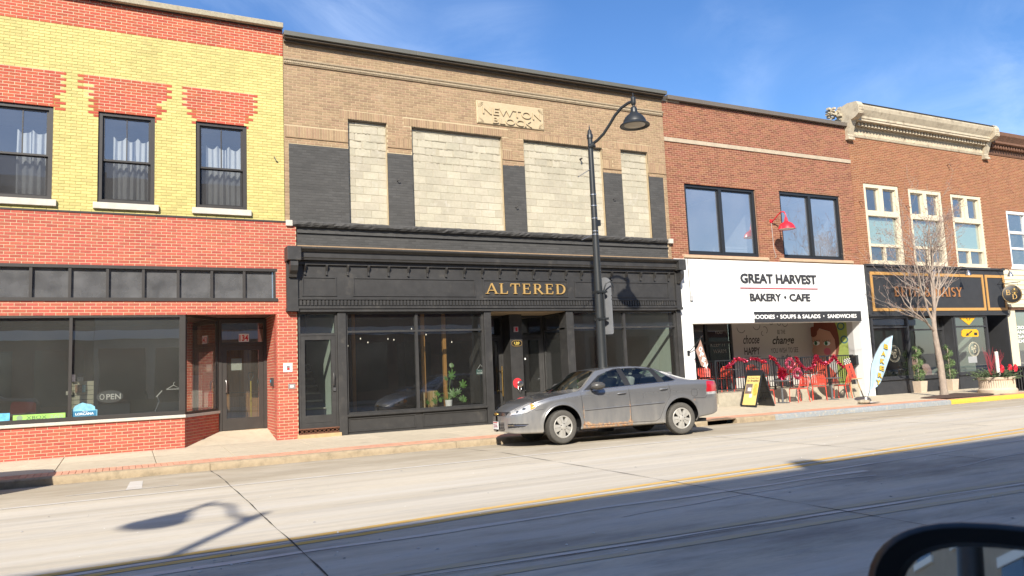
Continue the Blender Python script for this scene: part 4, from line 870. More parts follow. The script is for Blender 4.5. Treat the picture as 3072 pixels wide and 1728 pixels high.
# white front with a deep patio recess
wall_sheet(15.30, 24.03, 0.0, 4.79, [(15.88,23.53,-1,2.73)], -.02, .30).build('white_front','stucco_white',B3)
AWN = B(15.84,23.54,-.09,-.021,2.735,3.095).build('awning_band','stucco_white',B3); B(18.41,23.55,-.10,-.0905,2.735,3.10).build('black_board','sign_black',AWN)
tw_ = mat('white_letter',(.82,.82,.80),.6); text('white_letters','OODIES',18.46,2.86,.135,tw_,AWN,y=-.101,w=.86,align='LEFT',bold=.018,extrude=.003)
text('white_letters','SOUPS & SALADS',19.57,2.86,.135,tw_,AWN,y=-.101,w=1.90,align='LEFT',bold=.018,extrude=.003); text('white_letters','SANDWICHES',21.83,2.86,.135,tw_,AWN,y=-.101,w=1.47,align='LEFT',bold=.018,extrude=.003)
for x in (19.44,21.64): MB().lathe([(0,-.104),(.025,-.104),(.025,-.101)],(x,0,2.93),10,'y').build('dot',tw_,AWN)
MB().poly([(18.412,2.86),(18.45,2.86),(18.44,2.93),(18.45,2.995),(18.412,2.995)],-.1035,-.1015).build('white_letters',tw_,AWN)
pe = mat('peeling',(.62,.60,.54),.9,noise=.2,nscale=8)
for x in (16.35,16.85,17.25,17.7,18.1): MB().bar((x,-.094,2.76),(x+.02,-.094,3.03),.008,.006).build('old_letter_trace',pe,AWN)
for k in range(6): MB().bar((15.92+k*.4,-.094,3.02),(16.15+k*.4,-.094,2.99+.05*(k%2)),.010,.006).build('old_letter_trace',pe,AWN)
bt = mat('letter_charcoal',(.035,.035,.04),.5)
text('wall_letters','GREAT HARVEST',19.745,4.065,.31,bt,B3,y=-.025,w=3.50,bold=.024,extrude=.03)
MB().box(17.96,21.54,-.045,-.021,3.87,3.905).build('red_rule',mat('rule_red',(.45,.10,.12),.6),B3)
text('wall_letters','BAKERY',19.05,3.465,.25,bt,B3,y=-.025,w=1.40,bold=.020,extrude=.03); text('wall_letters','CAFE',20.63,3.465,.25,bt,B3,y=-.025,w=.98,bold=.020,extrude=.03)
MB().lathe([(0,-.052),(.045,-.052),(.045,-.02)],(19.945,0,3.585),12,'y').build('wall_letters',bt,B3)
MB().tube([(15.83,-.035,4.79),(15.86,-.035,3.62)],.010,6).build('conduit','interior_mid',B3); B(15.82,15.92,-.09,-.02,3.46,3.62).build('junction_box',mat('box_grey',(.4,.4,.4),.6),B3)
# recess: soffit, mural walls, shop window, patio plinth
DB = 2.2
B(15.88,23.53,.30,DB,2.95,2.99).build('recess_ceiling','interior_white',B3)
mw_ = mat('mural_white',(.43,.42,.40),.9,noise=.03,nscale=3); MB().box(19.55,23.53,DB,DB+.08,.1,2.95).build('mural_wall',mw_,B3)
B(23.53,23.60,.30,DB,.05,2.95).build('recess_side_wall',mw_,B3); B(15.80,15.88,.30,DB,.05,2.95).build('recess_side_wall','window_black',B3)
MU = bpy.data.objects['mural_wall']
sw_ = 'window_black'; fw = frame_b(MB(),15.88,19.55,.5,2.95,DB,DB+.1,.09); [fw.box(x-.05,x+.05,DB+.003,DB+.09,.59,2.86) for x in (17.1,18.35)]; fw.box(15.97,19.46,DB+.005,DB+.09,2.15,2.23); FW = fw.build('shop_window',sw_,B3); pane(FW,15.95,19.48,.58,2.88,DB+.05,'clear_glass')
room(FW,15.9,19.5,DB+.15,5.5,.4,3.0,'interior_dark')
ink = mat('mural_ink',(.03,.03,.035),.8); chalk = mat('chalk',(.30,.30,.28),.9)
text('mural_words','choose',20.45,2.12,.33,ink,MU,y=DB-.001,w=.80,shear=.35,bold=.012,extrude=.0015)
text('mural_words','HAPPY',20.45,1.72,.27,ink,MU,y=DB-.001,w=.76,bold=.02,extrude=.0015)
ar = MB(); ribbon(ar,[(20.05,1.63),(20.85,1.645)],.014,DB-.002,DB-.0005); ribbon(ar,[(20.42,1.68),(20.45,1.62),(20.48,1.68)],.012,DB-.0024,DB-.0005); ar.build('mural_words',ink,MU)
text('mural_words','BE THE',21.98,2.44,.17,ink,MU,y=DB-.001,w=.40,extrude=.0015); text('mural_words','change',22.05,2.08,.30,ink,MU,y=DB-.001,w=1.12,shear=.3,bold=.022,extrude=.0015)
text('mural_words','YOU WISH TO SEE',22.08,1.74,.20,ink,MU,y=DB-.001,w=1.40,bold=-.005,extrude=.0015); text('mural_words','in the',22.12,1.50,.20,ink,MU,y=DB-.001,w=.50,shear=.3,bold=.01,extrude=.0015)
for c in ((20.0,2.72,.20,180,330),(20.75,2.80,.18,200,360),(21.15,2.60,.13,-60,120),(21.05,2.48,.08,100,280),(21.5,2.90,.10,180,360),(22.2,2.86,.14,190,350),(21.9,2.86,.09,180,360)):
    q = MB(); ribbon(q,arc(c[0],c[1],c[2],c[2],c[3],c[4],10),.018,DB-.002,DB-.0005); q.build('mural_scroll',ink,MU)
for t_,x,z,h,w in (('CUSTOM',16.9,1.95,.12,.7),('lunch',17.0,1.75,.12,.45),('KEEP IT',18.9,2.05,.14,.7),('WARM',18.95,1.82,.14,.6),('YOU',18.95,2.5,.12,.35)):
    text('chalk_words',t_,x,z,h,chalk,FW,y=DB+.045,w=w,extrude=.0005)
# painted face on the lit side wall of the recess, seen at a slant
SWX = 23.528; RS = [o for o in bpy.data.objects if o.name.startswith('recess_side_wall')][0]
def side_poly(pts, m, lift, nm):                        # pts are (depth, z) on the side wall, facing -x
    n = len(pts); ar_ = sum(pts[i][0]*pts[(i+1)%n][1]-pts[(i+1)%n][0]*pts[i][1] for i in range(n))
    if ar_ > 0: pts = pts[::-1]
    return MB().add([(SWX-lift,y,z) for y,z in pts],[tuple(range(n))]).build(nm,m,RS)
def ell(cy,cz,ry,rz,n=24,a0=0,a1=360): return [(cy+ry*math.cos(R(a0+(a1-a0)*i/n)),cz+rz*math.sin(R(a0+(a1-a0)*i/n))) for i in range(n)]
side_poly([(.55,.52),(1.12,.52),(1.12,2.94),(.55,2.94)],mat('mural_green',(.30,.37,.09),.9,noise=.05,nscale=4),.001,'mural_green')
hair = mat('mural_hair',(.17,.05,.032),.9,noise=.2,nscale=9,stretch=(1,6,1)); skin = mat('mural_skin',(.48,.27,.19),.9); pink = mat('mural_pink',(.55,.13,.16),.9)
side_poly([(2.19,2.42),(2.14,1.90),(2.19,1.82),(2.19,1.70),(2.13,1.62),(2.08,1.40),(1.85,1.25),(1.5,1.22),(1.2,1.45),(1.05,1.9),(1.15,2.4),(1.75,2.58)],skin,.003,'mural_face')
side_poly([(2.0,2.93),(1.12,2.93),(.98,2.6),(.92,2.2),(.94,1.85),(1.05,1.45),(1.22,1.30),(1.10,1.75),(1.12,2.15),(1.30,2.45),(1.77,2.60),(1.98,2.42),(2.10,2.36)],hair,.0036,'mural_hair')
side_poly([(max(min(y,2.195),1.9),z) for y,z in ell(2.08,2.49,.20,.20,20)],hair,.004,'mural_hair')
for cy, zz_ in ((1.48,2.02),(1.96,2.05)):
    side_poly(ell(cy,zz_,.15,.085,18),MATS['white_paint'],.004,'mural_eye'); side_poly(ell(cy+.04,zz_,.075,.078,14),mat('mural_iris',(.04,.22,.12),.8),.0045,'mural_eye'); side_poly(ell(cy+.04,zz_,.035,.036,10),ink,.005,'mural_eye')
    side_poly([(cy-.17,zz_+.05),(cy,zz_+.10),(cy+.17,zz_+.05),(cy,zz_+.075)],ink,.0052,'mural_lash')
    for k in range(5): side_poly([(cy-.15+k*.075,zz_+.07),(cy-.125+k*.075,zz_+.07),(cy-.19+k*.095,zz_+.16)],ink,.0054,'mural_lash')
side_poly(ell(1.50,1.72,.16,.135,18),pink,.004,'mural_cheek'); side_poly(ell(2.06,1.57,.12,.07,14),mat('mural_lip',(.40,.04,.06),.8),.0042,'mural_lips')
for cy, cz in ((.80,2.62),(.70,2.12)):
    q = MB(); pts_ = ell(cy,cz,.17,.15,18); pin = ell(cy,cz,.11,.095,18)
    q.add([(SWX-.0016,y,z) for y,z in pts_]+[(SWX-.0016,y,z) for y,z in pin],[(i,(i+1)%18,18+(i+1)%18,18+i) for i in range(18)]).build('mural_scroll',mat('mural_teal',(.05,.13,.15),.8),RS)
side_poly([(2.0,1.15),(1.75,1.28),(1.5,1.2),(1.2,.9),(1.1,.52),(2.1,.52)],mat('mural_cloth',(.42,.08,.05),.9,noise=.4,nscale=7),.0034,'mural_cloth')
# patio
PZ = .50
B(16.92,23.50,.22,DB-.01,.0,PZ).build('patio_plinth',mat('plinth_concrete',(.38,.34,.26),.92,noise=.15,nscale=6,bump=.3,bscale=90),B3)
B(15.9,16.92,.22,DB-.01,.0,.16).build('entry_slab','walk_slab',B3)
RL = thing('patio_railing','black metal railing along the bakery patio edge','railing',(20.2,.32,PZ))
yr = .34
rb_ = MB().box(16.96,23.46,yr-.02,yr+.02,PZ+1.02,PZ+1.06).box(16.96,23.46,yr-.015,yr+.015,PZ+.09,PZ+.12).build('rail','window_black',RL)
MB().box(16.96,17.0,yr,2.1,PZ+1.02,PZ+1.06).box(16.965,16.995,yr,2.1,PZ+.09,PZ+.12).build('rail','window_black',RL)
for x in (16.98,18.25,19.55,20.85,22.15,23.44): B(x-.025,x+.025,yr-.025,yr+.025,PZ,PZ+1.02).build('post','window_black',RL)
bal = bpy.data.meshes.new('baluster'); q = MB().box(-.009,.009,-.009,.009,0,.90); bal.from_pydata(q.v,[],q.f); bal.materials.append(MATS['window_black']); o = origin(RL)
n = 0
for i in range(60):
    x = 17.07+i*.107
    if min(abs(x-p) for p in (16.98,18.25,19.55,20.85,22.15,23.44)) < .04: continue
    ob = bpy.data.objects.new('baluster',bal); COL.objects.link(ob); ob.parent = RL; ob.location = (x-o.x,yr-o.y,PZ+.12-o.z)
for i in range(15):
    ob = bpy.data.objects.new('baluster',bal); COL.objects.link(ob); ob.parent = RL; ob.location = (16.98-o.x,yr+.12+i*.107-o.y,PZ+.12-o.z)
ml = B(23.40,23.53,.17,.43,1.19,1.53).build('mailbox','window_black'); tag(ml,'black mailbox on the white side wall of the bakery recess','mailbox'); B(23.39,23.40,.19,.41,1.45,1.51).build('flap','dark_frame',ml)
# ------------------------------------------------------------------ building four: orange brick with cream cornice over a black shopfront
mat('brick_orange', (0.235,0.095,0.046), 0.85, island=0.16, noise2=0.08, n2scale=0.9, noise=0.10, nscale=14, bump=0.3, bscale=90, spec=0.25)
mat('mortar_warm', (0.46,0.29,0.18), 0.95, noise=0.12, nscale=20)
mat('cream_paint', (0.60,0.53,0.39), 0.75, noise=0.06, nscale=5, dirt=(0.36,0.31,0.24), dirt_amt=.18, dirt_scale=4)
mat('cornice_cream', (0.45,0.385,0.28), 0.85, noise=0.14, nscale=6, noise2=.1, n2scale=1.2, dirt=(0.20,0.15,0.10), dirt_amt=.42, dirt_scale=3.5)
mat('tar', (0.03,0.027,0.025), .9); mat('frame_orange', (0.46,0.25,0.075), .6, noise=.08, nscale=6)
mat('shop_black', (0.030,0.031,0.034), 0.6, noise=.15, nscale=4)
mat('blind_mint', (0.46,0.60,0.53), .8)
B4 = thing('corniced_brick_building', 'orange brick building with cream cornice and black gift shopfront', 'building', (28.0,0,0))
W4 = [(24.44,26.41,4.86,7.89),(26.98,29.0,4.86,7.86),(29.57,31.58,4.86,7.84)]
wall_sheet(23.85, 32.215, 4.5, 9.70, W4, 0.0, .35).build('upper_wall','mortar_warm',B4)
lay(brick_rows(23.85, 32.215, 4.6, 9.70, W4, H=.0667, j=.014), 0.0, .006, lambda x, z: 'brick_orange', B4, nmax=150)
for k,(a,c,lo,hi) in enumerate(W4):
    m = (a+c)/2
    w = frame_b(MB(),a,c,lo,hi,.02,.22,.14); w.box(a+.14,c-.14,.018,.20,6.68,6.85); w.box(m-.10,m+.10,.022,.20,6.85,hi-.14); w.box(a+.14,c-.14,.06,.20,5.52,5.62); w.box(m-.04,m+.04,.065,.20,lo+.14,5.52)
    WN = w.build('window','cream_paint',B4)
    for u,v,p_,q_ in ((a+.14,m-.10,6.85,hi-.14),(m+.10,c-.14,6.85,hi-.14)):
        frame_b(MB(),u,v,p_,q_,.10,.17,.05).build('sash','cream_paint',WN); pane(WN,u+.04,v-.04,p_+.04,q_-.04,.14,'upper_glass')
    pane(WN,a+.14,c-.14,5.62,6.68,.14,'upper_glass'); MB().quad((a+.16,.19,5.62),(c-.16,.19,5.62),(c-.16,.19,6.62),(a+.16,.19,6.62)).build('blind','blind_mint',WN)
    for u,v in ((a+.14,m-.04),(m+.04,c-.14)): pane(WN,u,v,lo+.14,5.52,.14,'upper_glass')
    B(a-.06,c+.06,-.05,.05,lo-.09,lo-.002).build('sill','cream_paint',WN); room(WN,a-.1,c+.1,.36,3.0,lo-.2,hi+.1,'interior_mid')
# cornice with dentils and end consoles
CO = MB().prof_x([(.3,9.62),(-.03,9.62),(-.05,9.66),(-.05,9.68),(-.03,9.69),(-.03,9.92),(-.06,9.98),(-.06,10.10),(-.28,10.14),(-.40,10.14),(-.40,10.20),(-.43,10.22),(-.43,10.30),(-.47,10.36),(-.56,10.50),(-.60,10.62),(-.60,10.68),(.3,10.74)],24.02,32.10).build('cornice','cornice_cream',B4)
B(24.0,32.1,-.62,.35,10.683,10.72).build('tar_edge','tar',CO)
dm = MB().box(-.045,.045,-.20,0,-.07,.07); dme2 = bpy.data.meshes.new('dentil'); dme2.from_pydata(dm.v,[],dm.f); dme2.materials.append(MATS['cornice_cream']); o = origin(CO)
for i in range(44):
    ob = bpy.data.objects.new('dentil',dme2); COL.objects.link(ob); ob.parent = CO; ob.location = (24.22+i*.181-o.x,-.0605-o.y,10.06-o.z)
fl = MB()
for i in range(100): fl.lathe([(.028,9.70),(.028,9.90)],(24.08+i*.0805,-.032,0),6)
tag(fl.build('fluting','cornice_cream',CO,smooth=True), kind='stuff')
for x0 in (23.72,31.98):
    k = MB().prof_x([(.3,9.55),(-.10,9.55),(-.13,9.62),(-.10,9.66),(-.30,10.15),(-.50,10.20),(-.66,10.30),(-.66,10.62),(-.58,10.76),(-.2,10.80),(.3,10.70)],x0,x0+.30).build('console','cornice_cream',CO); B(x0-.02,x0+.32,-.16,.05,9.46,9.548).build('console_foot','cornice_cream',k)
    st_ = MB()
    for i in range(3):
        for j in range(3): st_.box(x0+.05+i*.08,x0+.10+i*.08,-.675,-.661,10.34+j*.10,10.39+j*.10)
    st_.build('studs','cornice_cream',k)
ch = MB()
for k in range(40): x,y,z = 23.6+random.uniform(-.3,.25), random.uniform(.0,.5), 10.45+random.uniform(-.2,.25); s=random.uniform(.05,.14); ch.box(x,x+s,y,y+s,z,z+s*.6)
ch.build('broken_end','cornice_cream',CO)
for x,z in ((29.58,9.0),(24.13,7.14),(26.75,7.13)): MB().tube([(x,0,z),(x,-.12,z+.02),(x+.05,-.16,z-.08)],.016,5).build('iron_hook',rust,B4)
# shopfront
SB = B(24.04,32.42,-.10,.30,2.93,4.80).build('shop_fascia','shop_black',B4)
B(24.03,32.43,-.16,.05,4.74,4.82).build('capping','shop_black',SB)
for a,c in ((24.20,30.95),(31.08,32.38)):
    f_ = frame_b(MB(),a,c,3.09,4.54,-.125,-.10,.11).build('gold_frame','frame_orange',SB)
serif('gold_letters','BETH & DAISY',27.45,3.64,.36,mat('copper_letter',(.36,.16,.06),.5),SB,y=-.105,w=4.0,extrude=.03,gap=.16)
B(24.04,32.43,-.13,.05,2.90,2.965).build('architrave','shop_black',SB)
def bay(a, c, y, zlo, zt, nm, ztr=None):
    b = frame_b(MB(),a,c,zlo,zt,y-.06,y+.08,.08)
    if ztr: b.box(a+.08,c-.08,y-.055,y+.07,ztr-.03,ztr+.03)
    w = b.build('display_window','shop_black',SB); pane(w,a+.06,c-.06,zlo+.06,zt-.06,y,'clear_glass')
    B(a,c,y-.05,y+.2,.0,zlo-.05).build('stall_riser','shop_black',w); B(a-.02,c+.02,y-.11,y+.1,zlo-.05,zlo-.001).build('sill','shop_black',w)
    return w
bw1 = bay(24.10,26.14,0,.62,2.90,'l',2.50); bw2 = bay(26.2,28.8,.40,.56,2.92,'m',2.40); bw3 = bay(28.87,31.0,0,.62,2.90,'r',2.46)
B(26.13,26.2,-.02,.45,.0,2.93).build('bay_post','shop_black',SB); B(28.8,28.88,-.02,.45,.0,2.93).build('bay_post','shop_black',SB)
B(31.02,31.08,0,1.5,0,2.93).build('bay_post','shop_black',SB); B(32.36,32.44,-.05,1.5,.0,2.93).build('end_post','shop_black',SB)
dk = frame_b(MB(),31.08,32.36,.1,2.93,1.5,1.58,.14).build('entry_door','shop_black',SB); pane(dk,31.2,32.25,.2,2.8,1.54)
room(B4,24.06,31.0,.62,6.5,.5,3.2,'interior_dark',right='interior_mint'); room(dk,31.05,32.4,1.62,5.0,.1,3.1,'interior_dark')
# window dressing
def emblem(parent, x, z, y, rx, rz, m):
    q = MB(); ribbon(q,arc(x,z,rx,rz,0,360,28),.018,y-.003,y); ribbon(q,arc(x,z,rx*.86,rz*.86,0,360,28),.008,y-.0026,y); q.build('emblem_ring',m,parent)
    serif('emblem_letters','B',x-.28*rx,z-.05*rz,.42*rz,m,parent,y=y,w=.5*rx,extrude=.004); serif('emblem_letters','D',x+.10*rx,z-.52*rz,.46*rz,m,parent,y=y,w=.55*rx,extrude=.004)
    d = MB()
    for k in range(14):
        a = 2*math.pi*k/14; d.bar((x+.22*rx+.10*rx*math.cos(a),y-.004-.0004*(k%5),z+.28*rz+.10*rz*math.sin(a)),(x+.22*rx+.30*rx*math.cos(a),y-.004-.0004*(k%5),z+.28*rz+.30*rz*math.sin(a)),.055*rx,.003)
    d.build('emblem_daisy',m,parent)
cream_v = mat('vinyl_cream',(.55,.50,.36),.6); emblem(bw3,30.03,1.56,-.004,.33,.28,cream_v); emblem(bw1,25.25,1.52,-.004,.33,.30,mat('vinyl_dim',(.22,.20,.15),.7))
sgn = mat('sign_amber',(.70,.36,.01),.5); YW = MB().poly([(29.30,2.82),(30.34,2.82),(29.87,2.52)],-.012,-.006).build('yellow_diamond',sgn,bw3); q = MB(); ribbon(q,[(29.75,2.80),(29.82,2.70)],.03,-.0145,-.0125); ribbon(q,[(29.90,2.70),(29.98,2.80)],.03,-.0145,-.0125); q.build('print','window_black',YW)
AS = MB().poly([(29.36,2.30),(29.50,2.36),(30.30,2.35),(30.42,2.28),(30.42,2.08),(30.35,2.05),(29.42,2.06),(29.33,2.10)],-.012,-.006).build('yellow_arrow_sign',sgn,bw3)
q = MB(); ribbon(q,[(30.02,2.29),(29.70,2.14)],.05,-.0145,-.0125); q.poly([(29.58,2.09),(29.80,2.11),(29.69,2.23)],-.015,-.0125); q.box(30.13,30.33,-.0148,-.0125,2.11,2.22); q.build('print','window_black',AS)
B(29.60,30.15,-.008,-.004,1.03,1.28).build('notice',mat('notice_grey',(.30,.31,.31),.7,noise=.15,nscale=30),bw3)
WK = thing('wicker_table','tan wicker side table in the middle window','table',(26.95,.75,.55)); wk = mat('wicker',(.40,.26,.09),.8,noise=.3,nscale=40)
B(26.65,27.25,.65,.95,.98,1.03).build('top',wk,WK,bevel=.01)
for x in (26.68,27.22):
    for y in (.68,.92): B(x-.025,x+.025,y-.025,y+.025,.55,.98).build('leg',wk,WK)
for k in range(5): B(26.72+k*.10,26.74+k*.10,.645,.655,.80,.98).build('weave',wk,WK)
for x,z,w,l,c,r in ((26.72,1.03,.30,'pale patterned cushion leaning on the wicker table',(.45,.52,.42),.4),(27.55,.95,.42,'rosy cushion in the middle window',(.50,.30,.26),-.3),(28.25,.62,.45,'pink cushion low at the right of the middle window',(.48,.30,.27),.2)):
    p_ = MB(); 
    for i in range(8):
        for j in range(8):
            pass
    n=8; vs=[]; fs=[]
    for sgn_ in (-1,1):
        for i in range(n+1):
            for j in range(n+1):
                u,v = i/n*2-1, j/n*2-1; vs.append((x+u*w/2*(1-.08*v*v), .78+sgn_*.09*(1-u**4)*(1-v**4)+.12*(v+1)*.5, z+(v+1)*w/2*(1-.06*u*u)))
    m_=(n+1)**2
    for i in range(n):
        for j in range(n):
            a=i*(n+1)+j; fs += [(a,a+n+1,a+n+2,a+1),(m_+a,m_+a+1,m_+a+n+2,m_+a+n+1)]
    tag(MB().add(vs,fs).build('cushion',mat('cushion_%d'%int(x*100),c,.9,noise=.25,nscale=22),smooth='all'),l,'cushion')
LB = MB().lathe([(.20*math.cos(t),.20*math.sin(t)) for t in [R(-90+i*15) for i in range(13)]],(27.6,1.2,1.93),18).build('globe_pendant',mat('rattan',(.32,.29,.22),.9,noise=.3,nscale=30),smooth=True); tag(LB,'pale globe pendant lamp hanging in the middle window','pendant lamp'); MB().tube([(27.6,1.2,2.13),(27.6,1.2,3.1)],.008,5).build('cord','dark_frame',LB)
# hanging disc sign and goosenecks
HS = thing('hanging_sign','round black hanging shop sign on iron bracket','sign',(31.85,-.10,4.2))
yc = -.62; cx_, cz_ = 31.35, 3.72
MB().tube([(31.9,-.10,4.16),(31.9,-1.0,4.16)],.016,6).tube([(31.9,-.1,4.16),(31.9,-.25,4.3),(31.9,-.4,4.32),(31.9,-.42,4.24),(31.9,-.34,4.22)],.010,6).build('bracket','window_black',HS)
dsc = MB().lathe([(0,-.02),(.36,-.02),(.375,-.012),(.375,.012),(.36,.02),(0,.02)],(0,0,0),32,'y'); RM = Matrix.Translation((31.9,-.62,3.70)) @ Matrix.Rotation(R(-38),4,'Z'); DS = dsc.xf(RM).build('disc',mat('disc_black',(.010,.010,.011),.5),HS,smooth=30)
def disc_part(mbname, b_, m): return b_.xf(RM).build(mbname,m,DS)
q = MB(); ribbon(q,arc(0,0,.345,.345,0,360,30),.010,-.024,-.021); disc_part('ring',q,'gold_paint')
q = MB()
for k in range(12):
    a = 2*math.pi*k/12; q.bar((.10+.04*math.cos(a),-.025-.0005*(k%4),.12+.04*math.sin(a)),(.10+.125*math.cos(a),-.025-.0005*(k%4),.12+.125*math.sin(a)),.03,.003)
disc_part('daisy',q,mat('daisy_gold',(.55,.36,.08),.5))
for ch_,x_,z_ in (('B',-.13,-.02),('D',.09,-.20)):
    ob = serif('letter',ch_,x_,z_,.20,'gold_paint',None,y=-.021,w=.19,extrude=.005); me = ob.data; me.transform(RM); o = origin(HS); me.transform(Matrix.Translation(-o)); ob.parent = DS
MB().tube([(31.9-.2,-.62+.15,4.16),(31.9-.2,-.62+.15,4.05)],.006,4).tube([(31.9+.2,-.62-.15,4.16),(31.9+.2,-.62-.15,4.05)],.006,4).build('chain','window_black',HS)
for gx in (27.05,29.2,31.95):
    g = MB().tube([(gx,-.1,4.72),(gx,-.35,4.80),(gx,-.55,4.74),(gx,-.62,4.62)],.014,6).build('gooseneck_lamp','window_black'); tag(g,{27.05:'silver cone lamp over the letters left of the tree top',29.2:'silver cone lamp over the gift shop name right of the trunk',31.95:'silver cone lamp above the round hanging sign'}[gx],'lamp','cone lamps on the gift shop fascia')
    MB().lathe([(.02,0),(.05,-.03),(.11,-.20),(.105,-.20),(.045,-.035),(.0,-.02)],(gx,-.62,4.63),14).build('shade','steel',g,smooth=True)
# ------------------------------------------------------------------ building five and beyond
B5 = thing('cream_sided_building','brown corniced brick building with cream lap siding at the right edge','building',(36,0,0))
mat('siding_cream',(.62,.56,.40),.7,noise=.04,nscale=3); mat('cornice_brown',(.15,.075,.045),.8,noise=.2,nscale=6,dirt=(.30,.2,.14),dirt_amt=.2,dirt_scale=4)
W5 = [(33.25,34.75,4.93,7.35),(35.6,37.1,4.93,7.35),(38,39.5,4.93,7.35)]
wall_sheet(32.22,42,4.7,9.75,W5,0.0,.35).build('upper_wall','mortar_warm',B5)
lay(brick_rows(32.22,38,4.75,9.75,W5,H=.0667,j=.014),0.0,.006,lambda x,z:'brick_orange',B5,nmax=120)
for a,c,lo,hi in W5:
    w = frame_b(MB(),a,c,lo,hi,.02,.2,.12); w.box(a+.12,c-.12,.03,.18,6.38,6.48); w.box(a+.12,c-.12,.03,.18,5.70,5.78); WN=w.build('window','white_paint',B5); pane(WN,a+.1,c-.1,lo+.1,hi-.1,.12,'upper_glass'); room(WN,a-.1,c+.1,.36,3,lo-.2,hi+.1,'interior_mid'); B(a-.08,c+.08,-.06,.02,lo-.1,lo-.002).build('sill','white_paint',WN)
c5 = MB().prof_x([(.3,9.72),(-.03,9.72),(-.06,9.78),(-.04,9.80),(-.04,10.02),(-.10,10.08),(-.34,10.14),(-.34,10.22),(-.40,10.30),(-.50,10.42),(-.52,10.56),(.3,10.62)],32.30,42).build('cornice','cornice_brown',B5)
for i in range(30):
    ob = bpy.data.objects.new('dentil',dme2.copy()); ob.data.materials[0]=MATS['cornice_brown']; COL.objects.link(ob); ob.parent = c5; ob.location = (32.45+i*.19-36,-.0405,10.03)
B(32.45,42,-.02,.3,3.34,4.80).build('siding_back','siding_cream',B5)
for k in range(7):
    z=3.36+k*.205; MB().add([(32.46,-.05,z),(42,-.05,z),(42,-.022,z+.2),(32.46,-.022,z+.2),(32.46,-.02,z),(42,-.02,z)],[(0,1,2,3),(4,5,1,0)]).build('lap_board','siding_cream',B5)
B(32.45,42,-.16,.05,3.22,3.335).build('shop_cornice','cream_paint',B5); B(32.5,42,-.09,.05,3.12,3.215).build('shop_cornice','cornice_brown',B5); B(32.47,33.0,-.04,.3,.0,3.12).build('cream_pier','siding_cream',B5)
w5 = frame_b(MB(),33.0,36.5,.7,3.10,.0,.1,.08).build('display_window','dark_frame',B5); pane(w5,33.06,36.44,.76,3.04,.04); B(33.0,42,.02,.3,0,.7).build('stall_riser','siding_cream',B5); room(B5,33,42,.35,5,.4,3.2,'interior_dark'); B(36.5,42,.0,.3,.7,3.1).build('wall_panel','siding_cream',B5)
for i,t in enumerate(('CROSSWALK','ANTIQUES','GALLERY','EXHIBITS')): text('window_words',t,33.9,2.32-i*.19,.13,'white_paint',w5,y=.036,w=1.7-.1*(i%2),bold=.02,extrude=.002)
# plain rows farther along both ways, mostly out of the picture
B6 = thing('far_corner_building','plain red brick corner building at the far end of the block','building',(52,0,0)); B(42.02,62,.0,9,0,9.6).build('wall','brick_orange',B6); B(41.9,62.1,-.3,9.2,9.6,9.95).build('parapet','cornice_brown',B6)
for i in range(6): B(43.2+i*3.1,44.8+i*3.1,-.02,.05,5,7.2).build('window','window_black',B6)
# ------------------------------------------------------------------ buildings across the street: they shade the road and show in the panes
mat('opp_brick',(0.16,0.085,0.06),.9,noise=.15,nscale=3); mat('opp_tan',(0.33,.27,.2),.9,noise=.1,nscale=3); mat('opp_trim',(.75,.73,.68),.8); mat('opp_glass',(.03,.035,.04),.1,spec=.8)
WALK2 = sheet(XL-20, XR, -27.4, -20.6, 0.09, 60, 3, lambda x,y: 0.0).build('far_pavement','walk_slab'); tag(WALK2, kind='structure')
opp = [(-36,-14,12.2,'opp_tan','tan brick block far to the left'),(-14,-1.45,12.61,'opp_brick','dark red brick block'),(-1.45,12,12.86,'opp_tan','pale brick block'),(12,29,12.5,'opp_brick','long dark brick block'),(29,44,9.0,'opp_tan','tan corner block'),(44,66,8.6,'opp_brick','end brick block')]
for i,(x0,x1,h,m,l) in enumerate(opp):
    t = thing('opposite_building','%s across the street, mirrored in the shop glass'%l,'building',((x0+x1)/2,-27.4,0))
    B(x0,x1-.02,-37,-27.0,0,h).build('wall',m,t); B(x0,x1-.02,-27.0,-26.75,h-.5,h+.05).build('parapet','opp_trim' if i%2 else 'opp_brick',t)
    B(x0,x1-.02,-27.0,-26.85,4.1,4.6).build('fascia','opp_trim',t)
    n = int((x1-x0)/2.6)
    for k in range(n):
        xc = x0+(k+.5)*(x1-x0)/n
        for zc in ((5.7,9.0) if h > 10 else (5.5,)):
            w = B(xc-.55,xc+.55,-27.0,-26.97,zc,zc+2.0).build('window','opp_glass',t); B(xc-.7,xc+.7,-27.0,-26.93,zc-.2,zc).build('sill','opp_trim',w); B(xc-.7,xc+.7,-27.0,-26.94,zc+2.0,zc+2.25).build('lintel','opp_trim',w)
        B(xc-1.1,xc+1.1,-27.0,-26.96,.7,3.6).build('shop_window','opp_glass',t)
# a square stack on the roof edge whose shadow notches the road
st_ = B(-1.46,-1.05,-27.0,-26.74,12.0,13.18).build('roof_stack','opp_brick'); tag(st_,'short square roof stack across the street','chimney')
